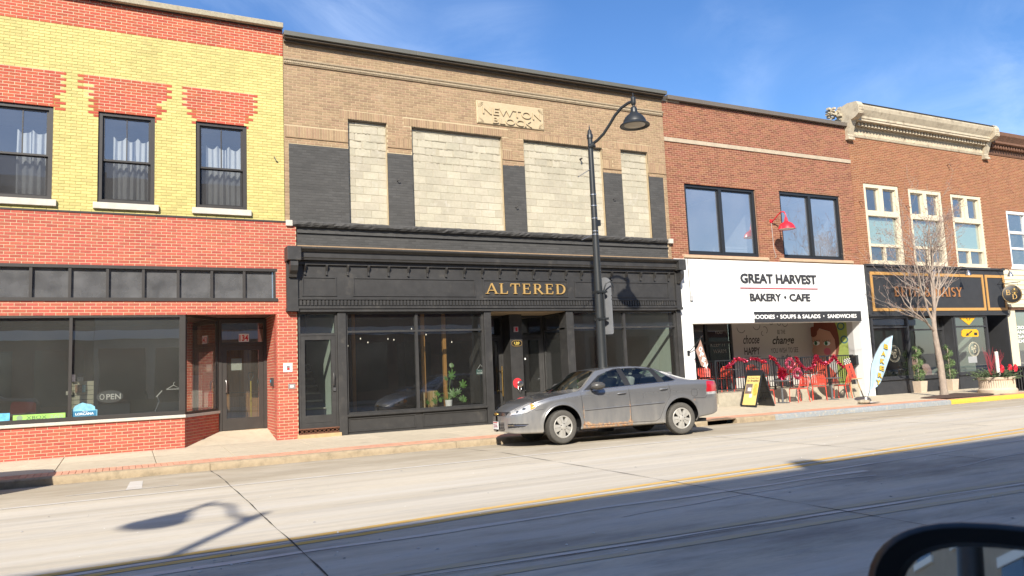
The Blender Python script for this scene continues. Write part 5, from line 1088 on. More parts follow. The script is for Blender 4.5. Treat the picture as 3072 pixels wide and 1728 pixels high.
# ------------------------------------------------------------------ street lamps
mat('lamp_green', (0.019,0.021,0.022), 0.42, noise=.1, nscale=4); mat('lens_glass', (0.45,0.40,0.32), .35)
def street_lamp(label, px, py, pz, adir, bands=True):
    t = thing('street_lamp', label, 'street lamp', (px,py,pz), 0, 'swan neck street lamps')
    L = lambda b, n, m, s=True: b.build(n, m, t, smooth=s, local=True)
    L(MB().lathe([(0,0),(.20,0),(.20,.05),(.17,.10),(.15,.35),(.135,.55),(.115,.62),(.112,2.0),(.098,3.2),(.085,4.0),(.072,5.5),(.062,6.9),(.062,7.0)]+([(.075,7.01),(.075,7.10),(.055,7.13),(.05,7.20),(.03,7.23),(.012,7.25),(.018,7.28),(.004,7.36),(0,7.36)] if bands else [(0,7.0)]),n=18),'pole','lamp_green')
    d = Vector(adir).normalized(); P = lambda r, z: tuple(d*r+Vector((0,0,z)))
    pts = [P(.05,6.86),(P(.20,6.92)),P(.38,7.04),P(.55,7.22),P(.72,7.42),P(.90,7.56),P(1.08,7.63),P(1.18,7.64)]
    L(MB().tube(pts,.036,10),'arm','lamp_green')
    hx = P(1.22,0); c = (hx[0],hx[1],0)
    L(MB().lathe([(0,7.86),(.008,7.83),(.02,7.80),(.012,7.78),(.03,7.75),(.06,7.72),(.06,7.60),(.05,7.56),(.03,7.54),(.03,7.50)],c,14),'finial','lamp_green')
    sh = L(MB().lathe([(.03,7.52),(.06,7.50),(.075,7.46),(.085,7.37),(.13,7.33),(.21,7.26),(.26,7.18),(.275,7.12),(.34,7.075),(.355,7.05),(.345,7.035),(.27,7.05),(.23,7.07)],c,28),'lamp_shade','lamp_green')
    MB().lathe([(.245,7.062),(.15,7.045),(0,7.035)],c,24).build('lens','lens_glass',sh,smooth=True,local=True)
    L(MB().tube([(d.y*.03+.0,-d.x*.03,6.80),P(.12,6.84)],.07,10),'arm_socket','lamp_green')
    if bands:
        for z in (5.60,5.33,5.02,4.71,4.63):
            b = MB().lathe([(.078,z),(.082,z+.004),(.082,z+.022),(.078,z+.026)],n=14); L(b,'band','steel')
        for z0,z1 in ((6.24,6.0),(4.65,4.48)): L(MB().tube([(-.05,-.02,z0),(-.45,-.08,z1)],.009,6),'banner_arm','steel')
        L(MB().box(.06,.15,-.04,.04,4.86,5.0),'clamp_box','lamp_green')
    return t
LP = street_lamp('dark swan neck street lamp behind the parked grey sedan',10.03,-3.62,walk_z(10,-3.6)-.02,(.50,-1.0,0))
# tall traffic sign on the pole, seen from its grey back
TS = thing('pole_sign','tall grey sign panel strapped to the lamp pole, seen from behind','sign',(10.22,-3.62,2.3))
pts = [(10.09,2.32),(10.09,3.60)]
alu = mat('sign_back',(.14,.145,.155),.5,metal=.3,noise=.1,nscale=5)
q = MB(); prof = []
for i in range(9): a = R(180-i*22.5); prof.append((.17*math.cos(a),3.50+.15*math.sin(a)))
prof = [(-.17,2.31)]+prof+[(.17,2.31),(.15,2.28),(-.15,2.28)]
q.poly(prof,-.004,.004); q.xf(Matrix.Translation((10.24,-3.56,0)) @ Matrix.Rotation(R(-50),4,'Z')); q.build('panel',alu,TS)
MB().tube([(10.12,-3.70,3.30),(10.16,-3.76,3.48),(10.26,-3.80,3.52),(10.33,-3.80,3.42),(10.33,-3.80,3.22),(10.28,-3.79,3.18)],.018,7).build('hose_loop','window_black',TS,smooth=True)
MB().tube([(10.12,-3.70,3.30),(10.11,-3.72,2.7)],.018,7).build('conduit','window_black',TS,smooth=True)
for z in (2.62,3.26): B(9.93,10.20,-3.74,-3.50,z,z+.05).build('strap','lamp_green',TS)
LP2 = street_lamp('swan neck street lamp across the street, casting the long shadow on the road',-5.75,-20.9,0.09,(-1.0,.05,0),False); LP2.scale = (1,1,1.32)
# ------------------------------------------------------------------ red gooseneck over the bakery
mat('lamp_red',(.58,.02,.035),.35)
GL = thing('red_gooseneck_lamp','red gooseneck barn lamp on the brown brick between the windows','lamp',(19.607,0,6.19))
MB().lathe([(0,-.05),(.06,-.045),(.07,0)],(19.607,0,6.19),14,'y').build('wall_plate','lamp_red',GL,smooth=True)
MB().tube([(19.607,-.03,6.19),(19.607,-.15,6.22),(19.607,-.32,6.34),(19.607,-.48,6.42),(19.607,-.60,6.40),(19.607,-.66,6.28),(19.607,-.66,6.18)],.022,10).build('neck','lamp_red',GL,smooth=True)
g_ = MB().lathe([(.03,6.20),(.045,6.18),(.055,6.08),(.09,6.04),(.18,5.99),(.24,5.92),(.27,5.84),(.285,5.80),(.275,5.80),(.23,5.91),(.1,6.0)],(19.607,-.66,0),26).build('shade','lamp_red',GL,smooth=True)
MB().lathe([(.26,5.812),(.15,5.83),(0,5.84)],(19.607,-.66,0),20).build('reflector',mat('reflector',(.6,.55,.5),.4),g_)
MB().tube([(19.60,-.02,6.12),(19.62,-.02,5.2),(19.70,-.02,4.98),(19.62,-.03,4.93)],.013,6).build('conduit',mat('conduit_grey',(.35,.3,.27),.6),GL)
# ------------------------------------------------------------------ open flag, feather flag
OF = thing('open_flag','rose pink open pennant on angled pole at the bakery pier','flag',(15.66,-.02,1.83))
MB().tube([(15.62,-.02,1.82),(15.66,-.10,1.90),(15.90,-.42,2.34)],.013,7).build('pole','window_black',OF); B(15.58,15.66,-.05,-.02,1.74,1.90).build('bracket','window_black',OF)
fo = [(15.84,2.22),(15.72,2.00),(15.62,1.90),(15.70,1.70),(15.80,1.42),(16.00,1.32),(16.08,1.47),(15.98,1.78)]
fl_ = MB().poly(fo,-.372,-.366).build('pennant',mat('pennant_rose',(.30,.185,.145),.8,noise=.15,nscale=10),OF)
for c_,x,z,rt in (('O',15.80,1.93,-62),('P',15.84,1.76,-66),('E',15.90,1.60,-68),('N',15.96,1.43,-70)):
    text('letter',c_,0,0,.15,'white_paint',fl_,w=.13,bold=.03,extrude=.003,rot=Matrix.Rotation(R(28),4,'Y'),loc=(x-.02,-.373,z-.07))
FF = thing('feather_flag','pale blue bakery feather flag curving over the pavement','flag',(20.45,-2.45,.06))
LE = [(20.55,.20),(20.66,.43),(20.73,.83),(20.83,1.21),(21.06,1.54),(21.36,1.85),(21.64,2.02),(21.95,2.11)]
RE = [(20.60,.30),(20.70,.42),(20.96,.52),(21.18,.66),(21.45,.96),(21.66,1.32),(21.80,1.62),(21.95,2.09)]
n = 24; vs = []; fs = []
def lerp(P, t):
    t = t*(len(P)-1); i = min(int(t),len(P)-2); f = t-i; return (P[i][0]*(1-f)+P[i+1][0]*f, P[i][1]*(1-f)+P[i+1][1]*f)
for i in range(n+1):
    a, c = lerp(LE,i/n), lerp(RE,i/n)
    for j in range(9):
        s = j/8; vs.append((a[0]*(1-s)+c[0]*s, -2.45+.03*math.sin(s*7+i*.5)*s*(1-.3*s), a[1]*(1-s)+c[1]*s))
for i in range(n):
    for j in range(8): k = i*9+j; fs.append((k,k+1,k+10,k+9))
FB = MB().add(vs,fs).build('banner',mat('flag_blue',(.36,.51,.60),.7,noise=.1,nscale=5),FF,smooth='all')
MB().tube([(20.42,-2.45,.06),(20.50,-2.45,.2)]+[(x-.012,-2.45,z) for x,z in LE[1:]],[.014]*5+[.010]*4,7).build('pole',mat('pole_grey',(.12,.12,.13),.5),FF,smooth=True)
yl = mat('flag_yellow',(.55,.37,.03),.7)
for c_,(x,z) in zip('BAKERY',[(21.58,1.76),(21.42,1.54),(21.34,1.31),(21.28,1.09),(21.17,.87),(21.05,.66)]):
    for m_,ex,bo,hh in ((mat('flag_ink',(.06,.09,.10),.8),.003,.07,.14),(yl,.006,.03,.14)): text('letter',c_,0,0,hh,m_,FB,w=.21,bold=bo,extrude=ex,rot=Matrix.Rotation(R(14),4,'Y'),loc=(x-.045,-2.487,z-.07))
B(20.30,20.75,-2.70,-2.25,.05,.07).build('base_plate','steel',FF); MB().lathe([(.03,.07),(.03,.20),(.02,.22)],(20.43,-2.45,0),10).build('socket','white_paint',FF)
wt = MB(); 
for k,(x,y) in enumerate(((20.12,-2.55),(20.28,-2.50),(20.20,-2.62))): wt.lathe([(0,.055),(.10,.06),(.12,.10),(.10,.15),(0,.17)],(x,y,0),9,sx=1.2)
tag(wt.build('sandbag',mat('sandbag',(.30,.26,.19),.95,noise=.3,nscale=15,bump=.5),smooth=True),'lumpy tan sandbag weighing down the feather flag','sandbag')
# ------------------------------------------------------------------ sandwich board
AF = thing('sandwich_board','folding black sandwich board with yellow breakfast poster','sign',(17.62,-.75,walk_z(17.6,-.75)))
def board(s):
    M = Matrix.Rotation(R(s*19),4,'Y') ; off = Matrix.Translation((s*.37*1.0,0,0))
    return Matrix.Translation((-s*.0,0,1.12)) @ Matrix.Rotation(R(-s*19),4,'Y') @ Matrix.Translation((0,0,-1.18))
Mf, Mb = board(-1), board(1)
fr = MB().box(-.015,.015,-.33,-.28,0,1.18).box(-.015,.015,.28,.33,0,1.18).box(-.014,.014,-.28,.28,.0,.06).box(-.014,.014,-.28,.28,1.0,1.18); fr.xf(Mf).build('front_frame','window_black',AF,local=True)
MB().box(-.006,.006,-.28,.28,.06,1.0).xf(Mf).build('poster',mat('poster_yellow',(.70,.50,.17),.7,noise=.05,nscale=6),AF,local=True)
def posterq(y0,y1,z0,z1,m,lift=.008,nm='print'): MB().box(-lift,-.0065,y0,y1,z0,z1).xf(Mf).build(nm,m,AF,local=True)
posterq(-.02,.26,.42,.74,mat('photo_dark',(.16,.12,.10),.7,noise=.6,nscale=14)); posterq(.0,.16,.50,.62,mat('photo_white',(.6,.55,.5),.7,noise=.3,nscale=20),.009); posterq(-.06,.05,.30,.42,mat('photo_card',(.65,.65,.62),.7,noise=.3,nscale=60),.0095)
eg = mat('egg_gold',(.62,.40,.07),.6,noise=.35,nscale=18)
for y,z in ((-.17,.66),(-.16,.55),(-.17,.45)): MB().lathe([(0,-.012),(.085,-.010),(.09,-.0066)],(0,0,0),14,'x').xf(Mf @ Matrix.Translation((0,y,z))).build('print',eg,AF,local=True)
RT = Mf @ Matrix.Translation((-.0075,0,0)) @ Matrix.Rotation(R(-90),4,'Z')
text('poster_words','The Perfect Start',0,.90,.055,'sign_black',AF,w=.46,extrude=.001,rot=RT @ Matrix.Translation((0,0,.90)),loc=(0,0,0),local=True); text('poster_words','for Breakfast',0,.82,.07,'sign_black',AF,w=.48,bold=.02,extrude=.001,rot=RT @ Matrix.Translation((0,0,.81)),loc=(0,0,0),local=True)
bk = MB().box(-.015,.015,-.33,-.28,0,1.18).box(-.015,.015,.28,.33,0,1.18).box(-.014,.014,-.28,.28,0,.06).box(-.014,.014,-.28,.28,1.05,1.18).box(-.004,.004,-.28,.28,.06,1.05)
for k in range(1,5): bk.box(-.013,.013,-.28,.28,.06+k*.2,.085+k*.2)
bk.box(-.0125,.0125,-.012,.012,.06,1.05); bk.xf(Mb).build('rear_frame','window_black',AF,local=True)
MB().tube([(.0,-.20,1.13),(.0,-.20,1.21),(0,.20,1.21),(0,.20,1.13)],.010,6).build('handle','window_black',AF,local=True)
# ------------------------------------------------------------------ bistro chairs and tables
mat('chair_red',(.60,.06,.035),.45)
def make_chair():
    t = thing('bistro_chair','','chair',(0,0,0),0,'red metal bistro chairs'); L = lambda b,n: b.build(n,'chair_red',t,smooth=True,local=True)
    for sx in (-1,1):
        L(MB().tube([(sx*.215,-.21,0),(sx*.205,-.19,.44),(sx*.20,-.17,.455)],.013,7),'leg'); L(MB().tube([(sx*.225,.25,0),(sx*.205,.19,.44),(sx*.205,.20,.50),(sx*.21,.26,.70)],.013,7),'leg')
        L(MB().tube([(sx*.205,-.19,.445),(sx*.205,.19,.445)],.012,7),'seat_rail')
    se = MB()
    for k in range(8):
        y = -.19+k*.052; se.box(-.20,.20,y,y+.036,.448,.458)
    L(se,'seat')
    bk = MB(); rim_ = [(-.215,.21,.50),(-.225,.25,.62),(-.215,.285,.76),(-.16,.31,.835),(0,.32,.855),(.16,.31,.835),(.215,.285,.76),(.225,.25,.62),(.215,.21,.50)]
    bk.tube(rim_,.012,7); L(bk,'back_frame')
    for k in range(7):
        z = .53+k*.044; w_ = .215-.02*max(0,k-4); y = .22+.30*(z-.50); q = MB(); pts = [(-w_,y,z),(-w_*.5,y+.03,z),(0,y+.04,z),(w_*.5,y+.03,z),(w_,y,z)]
        vs = [];  fs = []
        for x,yy,zz_ in pts: vs += [(x,yy-.004,zz_-.014),(x,yy+.004,zz_+.014)]
        for i in range(4): fs += [(2*i,2*i+2,2*i+3,2*i+1)]
        q.add(vs,fs); q.add([(x,y_+.006,z_) for x,y_,z_ in vs],[f[::-1] for f in fs]); L(q,'back_slat')
    return t
ch0 = make_chair(); used = [False]
def chair(x,y,z,rz,label):
    c = ch0 if not used[0] else copy_tree(ch0); used[0] = True
    c.location = (x,y,z); c.rotation_euler = (0,0,R(rz)); c['label'] = label
zc = lambda x,y: walk_z(x,y)
chair(19.85,-.36,zc(19.9,-.4),-98,'red bistro chair facing left beside the sandwich board')
chair(20.98,-.22,zc(21,-.2),130,'red bistro chair left of the grey table by the easel')
chair(22.08,-.22,zc(22,-.2),-160,'red bistro chair nearest the easel with house number')
chair(17.95,1.05,PZ,165,'red bistro chair on the patio nearest the entrance'); chair(18.95,1.15,PZ,-170,'red bistro chair on the patio behind the sandwich board'); chair(19.25,.75,PZ,90,'red bistro chair on the patio behind the table') ; chair(20.95,.95,PZ,170,'red bistro chair on the patio behind the pink wreaths'); chair(21.85,1.0,PZ,-165,'red bistro chair on the patio near the painted face'); chair(18.55,-.15,zc(18.5,-.2),85,'red bistro chair half hidden behind the sandwich board')
chair(17.5,1.35,PZ,-20,'red bistro chair on the patio, farthest back near the dark window'); chair(19.75,1.25,PZ,-170,'red bistro chair on the patio behind the full red wreath'); chair(22.6,1.25,PZ,150,'red bistro chair on the patio beside the mural wall')
mat('table_grey',(.10,.105,.11),.5)
def table(x,y,z,label):
    t = thing('bistro_table',label,'table',(x,y,z),0,'grey pedestal bistro tables'); L = lambda b,n: b.build(n,'table_grey',t,smooth=True,local=True)
    L(MB().lathe([(0,.735),(.36,.735),(.37,.725),(.36,.71),(0,.71)][::-1],n=26),'table_top'); L(MB().lathe([(.035,.02),(.035,.71)],n=12),'pedestal'); L(MB().lathe([(0,.03),(.06,.028),(.22,.012),(.22,0)][::-1],n=22),'base')
table(19.25,-.22,zc(19.2,-.2),'grey pedestal table right of the sandwich board'); table(21.50,-.28,zc(21.5,-.3),'grey pedestal table between two red chairs near the easel')
table(18.45,1.2,PZ,'grey pedestal table on the patio behind the railing'); table(21.4,1.35,PZ,'grey pedestal table on the patio by the mural corner')
# ------------------------------------------------------------------ easel with house number
EA = thing('easel_sign','wooden easel holding a red house number board','easel',(22.62,-.22,zc(22.6,-.2))); ew = mat('easel_wood',(.42,.31,.17),.8,noise=.2,nscale=9)
z0 = zc(22.6,-.2)
for a,c in (((22.46,-.30,z0),(22.58,-.18,.95)),((23.02,-.30,z0),(22.72,-.18,1.15)),((22.85,.10,z0),(22.66,-.15,1.2))): MB().bar(a,c,.03).build('leg',ew,EA)
B(22.34,22.98,-.36,-.24,.70,.725).build('ledge',ew,EA)
Mn = Matrix.Translation((22.60,-.31,.725)) @ Matrix.Rotation(R(-10),4,'X') @ Matrix.Rotation(R(-9),4,'Y')
nb = MB().box(-.19,.15,-.008,.008,0,.53).xf(Mn).build('board',mat('board_red',(.55,.06,.035),.7,noise=.1,nscale=9),EA); MB().box(-.19,.15,-.0075,.0075,.532,.72).xf(Mn).build('chequer_panel',mat('chequer_cream',(.5,.47,.4),.8),EA)
q = MB()
for i in range(6):
    for j in range(4):
        if (i+j)%2: q.box(-.19+i*.0566,-.19+(i+1)*.0566,-.0095,-.0078,.534+j*.046,.534+(j+1)*.046)
q.xf(Mn).build('chequers','window_black',EA)
for k,c_ in enumerate('128'): text('number',c_,0,0,.115,'window_black',EA,w=.05 if c_=='1' else .085,bold=.01,extrude=.003,rot=Mn @ Matrix.Translation((-.02,-.0085,.37-k*.155)),loc=(0,0,0))
# ------------------------------------------------------------------ tinsel garlands and wreaths
mat('tinsel_red',(.42,.012,.04),.3,metal=.55,island=.5); mat('tinsel_pink',(.62,.14,.22),.3,metal=.5,island=.5)
def tinsel(pts, r, n, seed):
    rr_ = random.Random(seed); b = MB(); P = [Vector(p) for p in pts]
    for k in range(n):
        i = rr_.randrange(len(P)-1); p = P[i].lerp(P[i+1],rr_.random()); d = Vector((rr_.gauss(0,1),rr_.gauss(0,1),rr_.gauss(0,1))).normalized(); e = Vector((rr_.gauss(0,1),rr_.gauss(0,1),rr_.gauss(0,1))).normalized()*.009
        q = p+d*r*rr_.uniform(.5,1.1); b.add([p+d*r*.1-e,p+d*r*.1+e,q+e,q-e],[(0,1,2,3)])
    return b
def smoothpath(P, y, m=6):
    out = []
    for i in range(len(P)-1):
        for k in range(m): t = k/m; out.append((P[i][0]*(1-t)+P[i+1][0]*t, y, P[i][1]*(1-t)+P[i+1][1]*t))
    return out+[(P[-1][0],y,P[-1][1])]
G_ = [([(17.36,1.29),(17.63,1.41),(17.86,1.58),(18.1,1.55),(18.3,1.48)],'red tinsel garland at the left end of the patio railing'),([(18.45,1.57),(18.77,1.54),(19.01,1.45),(19.12,1.46)],'short red tinsel garland on the rail above the sandwich board'),([(19.36,1.6),(19.57,1.5),(19.76,1.22),(19.93,1.08)],'red tinsel garland trailing down left of the pink wreaths'),
 ([(20.55,1.55),(20.68,1.35),(20.97,1.12),(21.32,1.16),(21.43,1.38),(21.55,1.58),(21.63,1.43),(21.93,1.25),(22.27,1.38),(22.43,1.55),(22.59,1.32),(22.89,1.1)],'long red tinsel garland zigzagging right of the pink wreaths')]
for k,(P,l) in enumerate(G_):
    sp = smoothpath(P,.29); t = tinsel(sp,.075,int(len(sp)*34),k).build('tinsel_garland','tinsel_red'); tag(t,l,'garland','tinsel garlands on the patio railing')
    tinsel(sp,.065,int(len(sp)*9),k+50).build('pink_strands','tinsel_pink',t)
for k,(x,z,r,m,l) in enumerate(((20.20,1.35,.155,'tinsel_pink','pink tinsel wreath, the upper of the pair on the railing'),(20.53,.99,.155,'tinsel_pink','pink tinsel wreath, the lower of the pair on the railing'),(19.83,1.02,.12,'tinsel_red','full red tinsel wreath on the railing behind the table'))):
    ring = [(x+r*math.cos(a),.25,z+r*math.sin(a)) for a in [i*math.pi/12 for i in range(25)]]; w_ = tinsel(ring,.07 if k<2 else .12,1000,90+k).build('tinsel_wreath',m); tag(w_,l,'wreath','tinsel wreaths on the patio railing'); tinsel(ring,.06,250,190+k).build('bright_strands','tinsel_red' if k<2 else 'tinsel_pink',w_)
# ------------------------------------------------------------------ bare street tree
mat('bark',(0.29,0.235,0.19),.95,noise=.3,nscale=14,bump=.8,bscale=30,stretch=(1,1,.35)); mat('twig',(0.32,.27,.23),.9,noise=.2,nscale=20); mat('bud',(0.25,.14,.11),.8,island=.3)
TR = thing('street_tree','bare young street tree with upright twiggy crown before the gift shop','tree',(24.60,-2.2,walk_z(24.6,-2.2)))
tr = random.Random(5); TB = Vector((24.60,-2.2,walk_z(24.6,-2.2)))
trunk = [(24.62,-2.2,.02),(24.61,-2.2,.25),(24.60,-2.2,.7),(24.58,-2.2,1.2),(24.50,-2.2,1.75),(24.45,-2.2,2.2),(24.47,-2.2,2.6),(24.56,-2.2,3.05),(24.64,-2.2,3.5),(24.66,-2.2,4.1),(24.70,-2.2,4.8),(24.74,-2.2,5.5),(24.76,-2.18,6.2)]
MB().tube(trunk,[.150,.115,.105,.098,.088,.078,.072,.062,.050,.040,.029,.018,.007],12).build('trunk','bark',TR,smooth=True)
twigs = MB(); buds = MB(); nb_ = [0]
def bud(p):
    nb_[0] += 1; s = tr.uniform(.009,.019); d = Vector((tr.uniform(-1,1),tr.uniform(-1,1),tr.uniform(-.3,1))).normalized(); e = d.orthogonal().normalized()
    q = p+d*s*.8; buds.add([q-d*s,q+e*s*.7,q+d.cross(e)*s*.7,q-e*s*.7,q-d.cross(e)*s*.7,q+d*s*1.3],[(0,2,1),(0,3,2),(0,4,3),(0,1,4),(5,1,2),(5,2,3),(5,3,4),(5,4,1)])
def grow(p, d, length, r, depth, out=None):
    n = max(4,int(length/.16)); pts = [p.copy()]; q = p.copy(); dd = d.copy()
    for i in range(n):
        up = .10 if depth < 2 else .06
        dd = (dd+Vector((tr.gauss(0,.09),tr.gauss(0,.09),tr.gauss(0,.07)+up*(1-dd.z)))).normalized(); q = q+dd*length/n; pts.append(q.copy())
    rs = [max(.0028,r*(1-.88*i/n)) for i in range(n+1)]
    if depth <= 1: MB().tube(pts,rs,7).build('limb','bark',TR,smooth=True)
    else: twigs.tube(pts,rs,4,caps=False)
    if depth >= 2:
        for i in range(1,n+1):
            if tr.random() < (.72 if depth >= 3 else .5): bud(pts[i])
    if depth >= 4: return
    k = {0:8,1:8,2:5,3:2}[depth]
    for _ in range(k):
        i = tr.randint(max(1,int(n*.22)),n); c = pts[i]
        side = Vector((tr.gauss(0,1),tr.gauss(0,.8),tr.gauss(0,.25))); side = (side-dd*side.dot(dd)).normalized()
        nd = (dd*tr.uniform(.55,.9)+side*tr.uniform(.45,.8)+Vector((0,0,.15))).normalized()
        grow(c,nd,length*tr.uniform(.32,.55),rs[i]*.6+.0015,depth+1)
TP = [Vector(t) for t in trunk]
lim = [(2.2,(-.95,-.12,.62),2.6,.052),(2.55,(-.30,.20,1.0),3.2,.055),(2.75,(-.16,-.30,1.0),3.0,.05),(2.9,(.55,-.15,.75),2.9,.045),(3.1,(.75,.25,.62),2.7,.042),(3.0,(-.62,.22,.85),2.3,.04),(3.3,(.18,.35,1.0),2.7,.045),(3.45,(-.25,-.1,1.0),2.8,.045),(3.6,(.4,-.3,1.0),2.4,.04),(3.9,(-.4,.2,1.0),2.0,.034),(4.1,(.3,.2,1.0),1.9,.032),(4.4,(-.2,-.25,1.0),1.7,.028),(4.6,(.5,.0,1.0),1.5,.026)]
def at_z(z):
    for a,b_ in zip(TP,TP[1:]):
        if a.z <= z <= b_.z: return a.lerp(b_,(z-a.z)/(b_.z-a.z))
    return TP[-1]
for z,d,l,r in lim: grow(at_z(z),Vector(d).normalized(),l,r*.72,1)
tag(twigs.build('twigs','twig',TR),kind='stuff'); tag(buds.build('buds','bud',TR),kind='stuff')
# ------------------------------------------------------------------ planter, bin, topiaries
PN = thing('concrete_planter','round fluted concrete planter with evergreens and red bows','planter',(27.35,-2.35,walk_z(27.3,-2.35)-.02)); pc = mat('planter_concrete',(.50,.40,.30),.92,noise=.08,nscale=9,bump=.3,bscale=80)
MB().lathe([(0,0),(.60,0),(.61,.03),(.61,.13),(.585,.16),(.56,.18),(.545,.21),(.53,.46),(.565,.48),(.58,.51),(.58,.56),(.55,.575),(.52,.57),(.50,.48),(0,.48)],n=40).build('bowl',pc,PN,smooth=30,local=True)
fl2 = MB()
for k in range(48):
    a = 2*math.pi*k/48; fl2.tube([(.54*math.cos(a),.54*math.sin(a),.20),(.535*math.cos(a),.535*math.sin(a),.465)],.018,6)
tag(fl2.build('fluting',pc,PN,smooth=True,local=True),kind='stuff')
gr_ = mat('fir_green',(.10,.135,.065),.8,island=.35); pr_ = random.Random(3); fol = MB()
for k in range(150):
    a = pr_.uniform(0,2*math.pi); r0 = pr_.uniform(0,.45); d = Vector((math.cos(a)*pr_.uniform(.4,1),math.sin(a)*pr_.uniform(.4,1),pr_.uniform(.12,1.1))).normalized(); p = Vector((r0*math.cos(a),r0*math.sin(a),.50)); ln = pr_.uniform(.28,.60)
    e = d.orthogonal().normalized(); f = d.cross(e)
    for i in range(14):
        q = p+d*ln*i/13+Vector((0,0,-.10*(i/13)**2))
        for s in range(4):
            w = pr_.uniform(0,6.28); o_ = (e*math.cos(w)+f*math.sin(w)+d*.7).normalized()*pr_.uniform(.05,.11)*(1.1-.5*i/13); g2 = o_.orthogonal().normalized()*.013
            fol.add([q-g2,q+g2,q+o_],[(0,1,2)])
tag(fol.build('evergreen_sprays',gr_,PN,local=True),kind='stuff')
rt_ = mat('red_twig',(.38,.03,.05),.6)
for k in range(34):
    s = -1 if k < 18 else 1; a = pr_.uniform(-1,1); MB().tube([(s*.20+pr_.uniform(-.08,.08),pr_.uniform(-.1,.1),.5),(s*.22+a*.10,pr_.uniform(-.1,.1),.95),(s*.24+a*.24,pr_.uniform(-.15,.15),1.28+pr_.uniform(-.1,.35))],[.007,.005,.003],5).build('red_stem',rt_,PN,local=True)
MB().lathe([(.06,.45),(.058,1.45),(.0,1.452)],(.07,-.05,0),12).build('birch_log',mat('birch',(.68,.65,.60),.9,noise=.25,nscale=14,stretch=(1,1,5)),PN,local=True)
for cx,cy in ((-.42,-.45),(.42,-.42),(.62,-.12)):
    bw = MB()
    for k in range(9):
        a = 2*math.pi*k/9; dx,dz = math.cos(a),math.sin(a); n_ = Vector((-dz,.0,dx)); c0 = Vector((cx,cy,.86)); 
        bw.add([c0,c0+Vector((dx*.10,-.05,dz*.10))+n_*.05,c0+Vector((dx*.15,-.02,dz*.15)),c0+Vector((dx*.10,-.05,dz*.10))-n_*.05],[(0,1,2,3)])
    bw.build('red_bow',mat('bow_red',(.50,.012,.03),.5),PN,local=True)
BN = thing('litter_bin','round black slatted litter bin right of the concrete planter','litter bin',(28.95,-2.2,walk_z(28.9,-2.2)-.02))
MB().lathe([(.0,.05),(.30,.05),(.30,.82),(.0,.82)],n=20).build('liner','void',BN,local=True); MB().lathe([(.30,.84),(.36,.84),(.38,.87),(.36,.90),(.30,.90),(.22,.88)],n=24).build('rim','window_black',BN,local=True,smooth=True); MB().lathe([(.32,0),(.35,0),(.35,.05),(.32,.05)],n=24).build('foot','window_black',BN,local=True)
for k in range(26): a = 2*math.pi*k/26; MB().bar((.34*math.cos(a),.34*math.sin(a),.04),(.34*math.cos(a),.34*math.sin(a),.85),.035,.008,up=(math.cos(a),math.sin(a),0)).build('slat','window_black',BN,local=True)
def topiary(x,y,label,seed):
    z = walk_z(x,y); t = thing('spiral_topiary',label,'topiary',(x,y,z),0,'spiral topiaries at the gift shop window'); r_ = random.Random(seed)
    MB().add([(-.16,-.16,0),(.16,-.16,0),(.16,.16,0),(-.16,.16,0),(-.20,-.20,.42),(.20,-.20,.42),(.20,.20,.42),(-.20,.20,.42)],[(0,3,2,1),(4,5,6,7),(0,1,5,4),(1,2,6,5),(2,3,7,6),(3,0,4,7)]).build('stone_pot',pc,t,local=True)
    MB().tube([(0,0,.4),(0,0,1.6)],.018,6).build('stem','bark',t,local=True); f = MB()
    for k in range(1500):
        u = r_.random(); zz_ = .46+u*1.22; ph = u*2*math.pi*3.2+seed; R0 = .13*(1-.6*u)+.02; rad = .13*(1-.55*u)+.03
        if u < .12: R0 = 0; rad = .22
        c = Vector((R0*math.cos(ph),R0*math.sin(ph),zz_)); d = Vector((r_.gauss(0,1),r_.gauss(0,1),r_.gauss(0,1))).normalized(); p = c+d*rad*r_.uniform(.6,1)
        e = d.orthogonal().normalized()*.020; g3 = d.cross(e).normalized()*.014; f.add([p-e,p+g3+d*.01,p+e,p-g3],[(0,1,2,3)])
    tag(f.build('foliage',mat('box_leaf',(.11,.17,.055),.7,island=.4),t,local=True),kind='stuff')
topiary(26.25,-.18,'spiral topiary in stone pot left of the tree trunk',1); topiary(28.10,-.18,'spiral topiary in stone pot right of the tree trunk',2)
# ------------------------------------------------------------------ window stickers and stock in the yellow brick shop
def sticker(nm, x0, x1, z0, z1, m, label, cat, y=.022): return tag(B(x0,x1,y-.003,y,z0,z1).build(nm,m),label,cat)
sticker('blue_sticker',-2.42,-2.09,.955,1.11,mat('sticker_blue',(.12,.42,.62),.5,noise=.5,nscale=9),'pale blue printed sticker at the left edge of the shop window','sticker')
XB = sticker('green_banner',-2.035,-1.105,.935,1.055,mat('banner_green',(.30,.58,.12),.5,noise=.12,nscale=3),'lime green console banner along the foot of the shop window','banner')
text('lettering','XBOX',-1.62,.955,.075,mat('grey_ink',(.08,.10,.07),.5),XB,y=.018,w=.36,extrude=.001); text('lettering','360',-1.27,.955,.075,mat('grey_ink2',(.33,.36,.30),.5),XB,y=.018,w=.24,extrude=.001)
MB().lathe([(0,.0165),(.055,.0165),(.055,.0185)],(-1.92,0,.995),18,'y').build('ball_mark',mat('mark_grey',(.22,.30,.18),.5),XB)
lo = [(-.985,.94),(-.985,1.10),(-.93,1.18),(-.86,1.22),(-.79,1.245),(-.72,1.22),(-.64,1.205),(-.56,1.15),(-.555,1.09),(-.515,1.085),(-.515,.945)]
LO = MB().poly(lo,.016,.020).build('card_game_sign',mat('sign_lightblue',(.18,.42,.55),.5,noise=.35,nscale=14)); tag(LO,'blue arched card game sign standing in the shop window','sign')
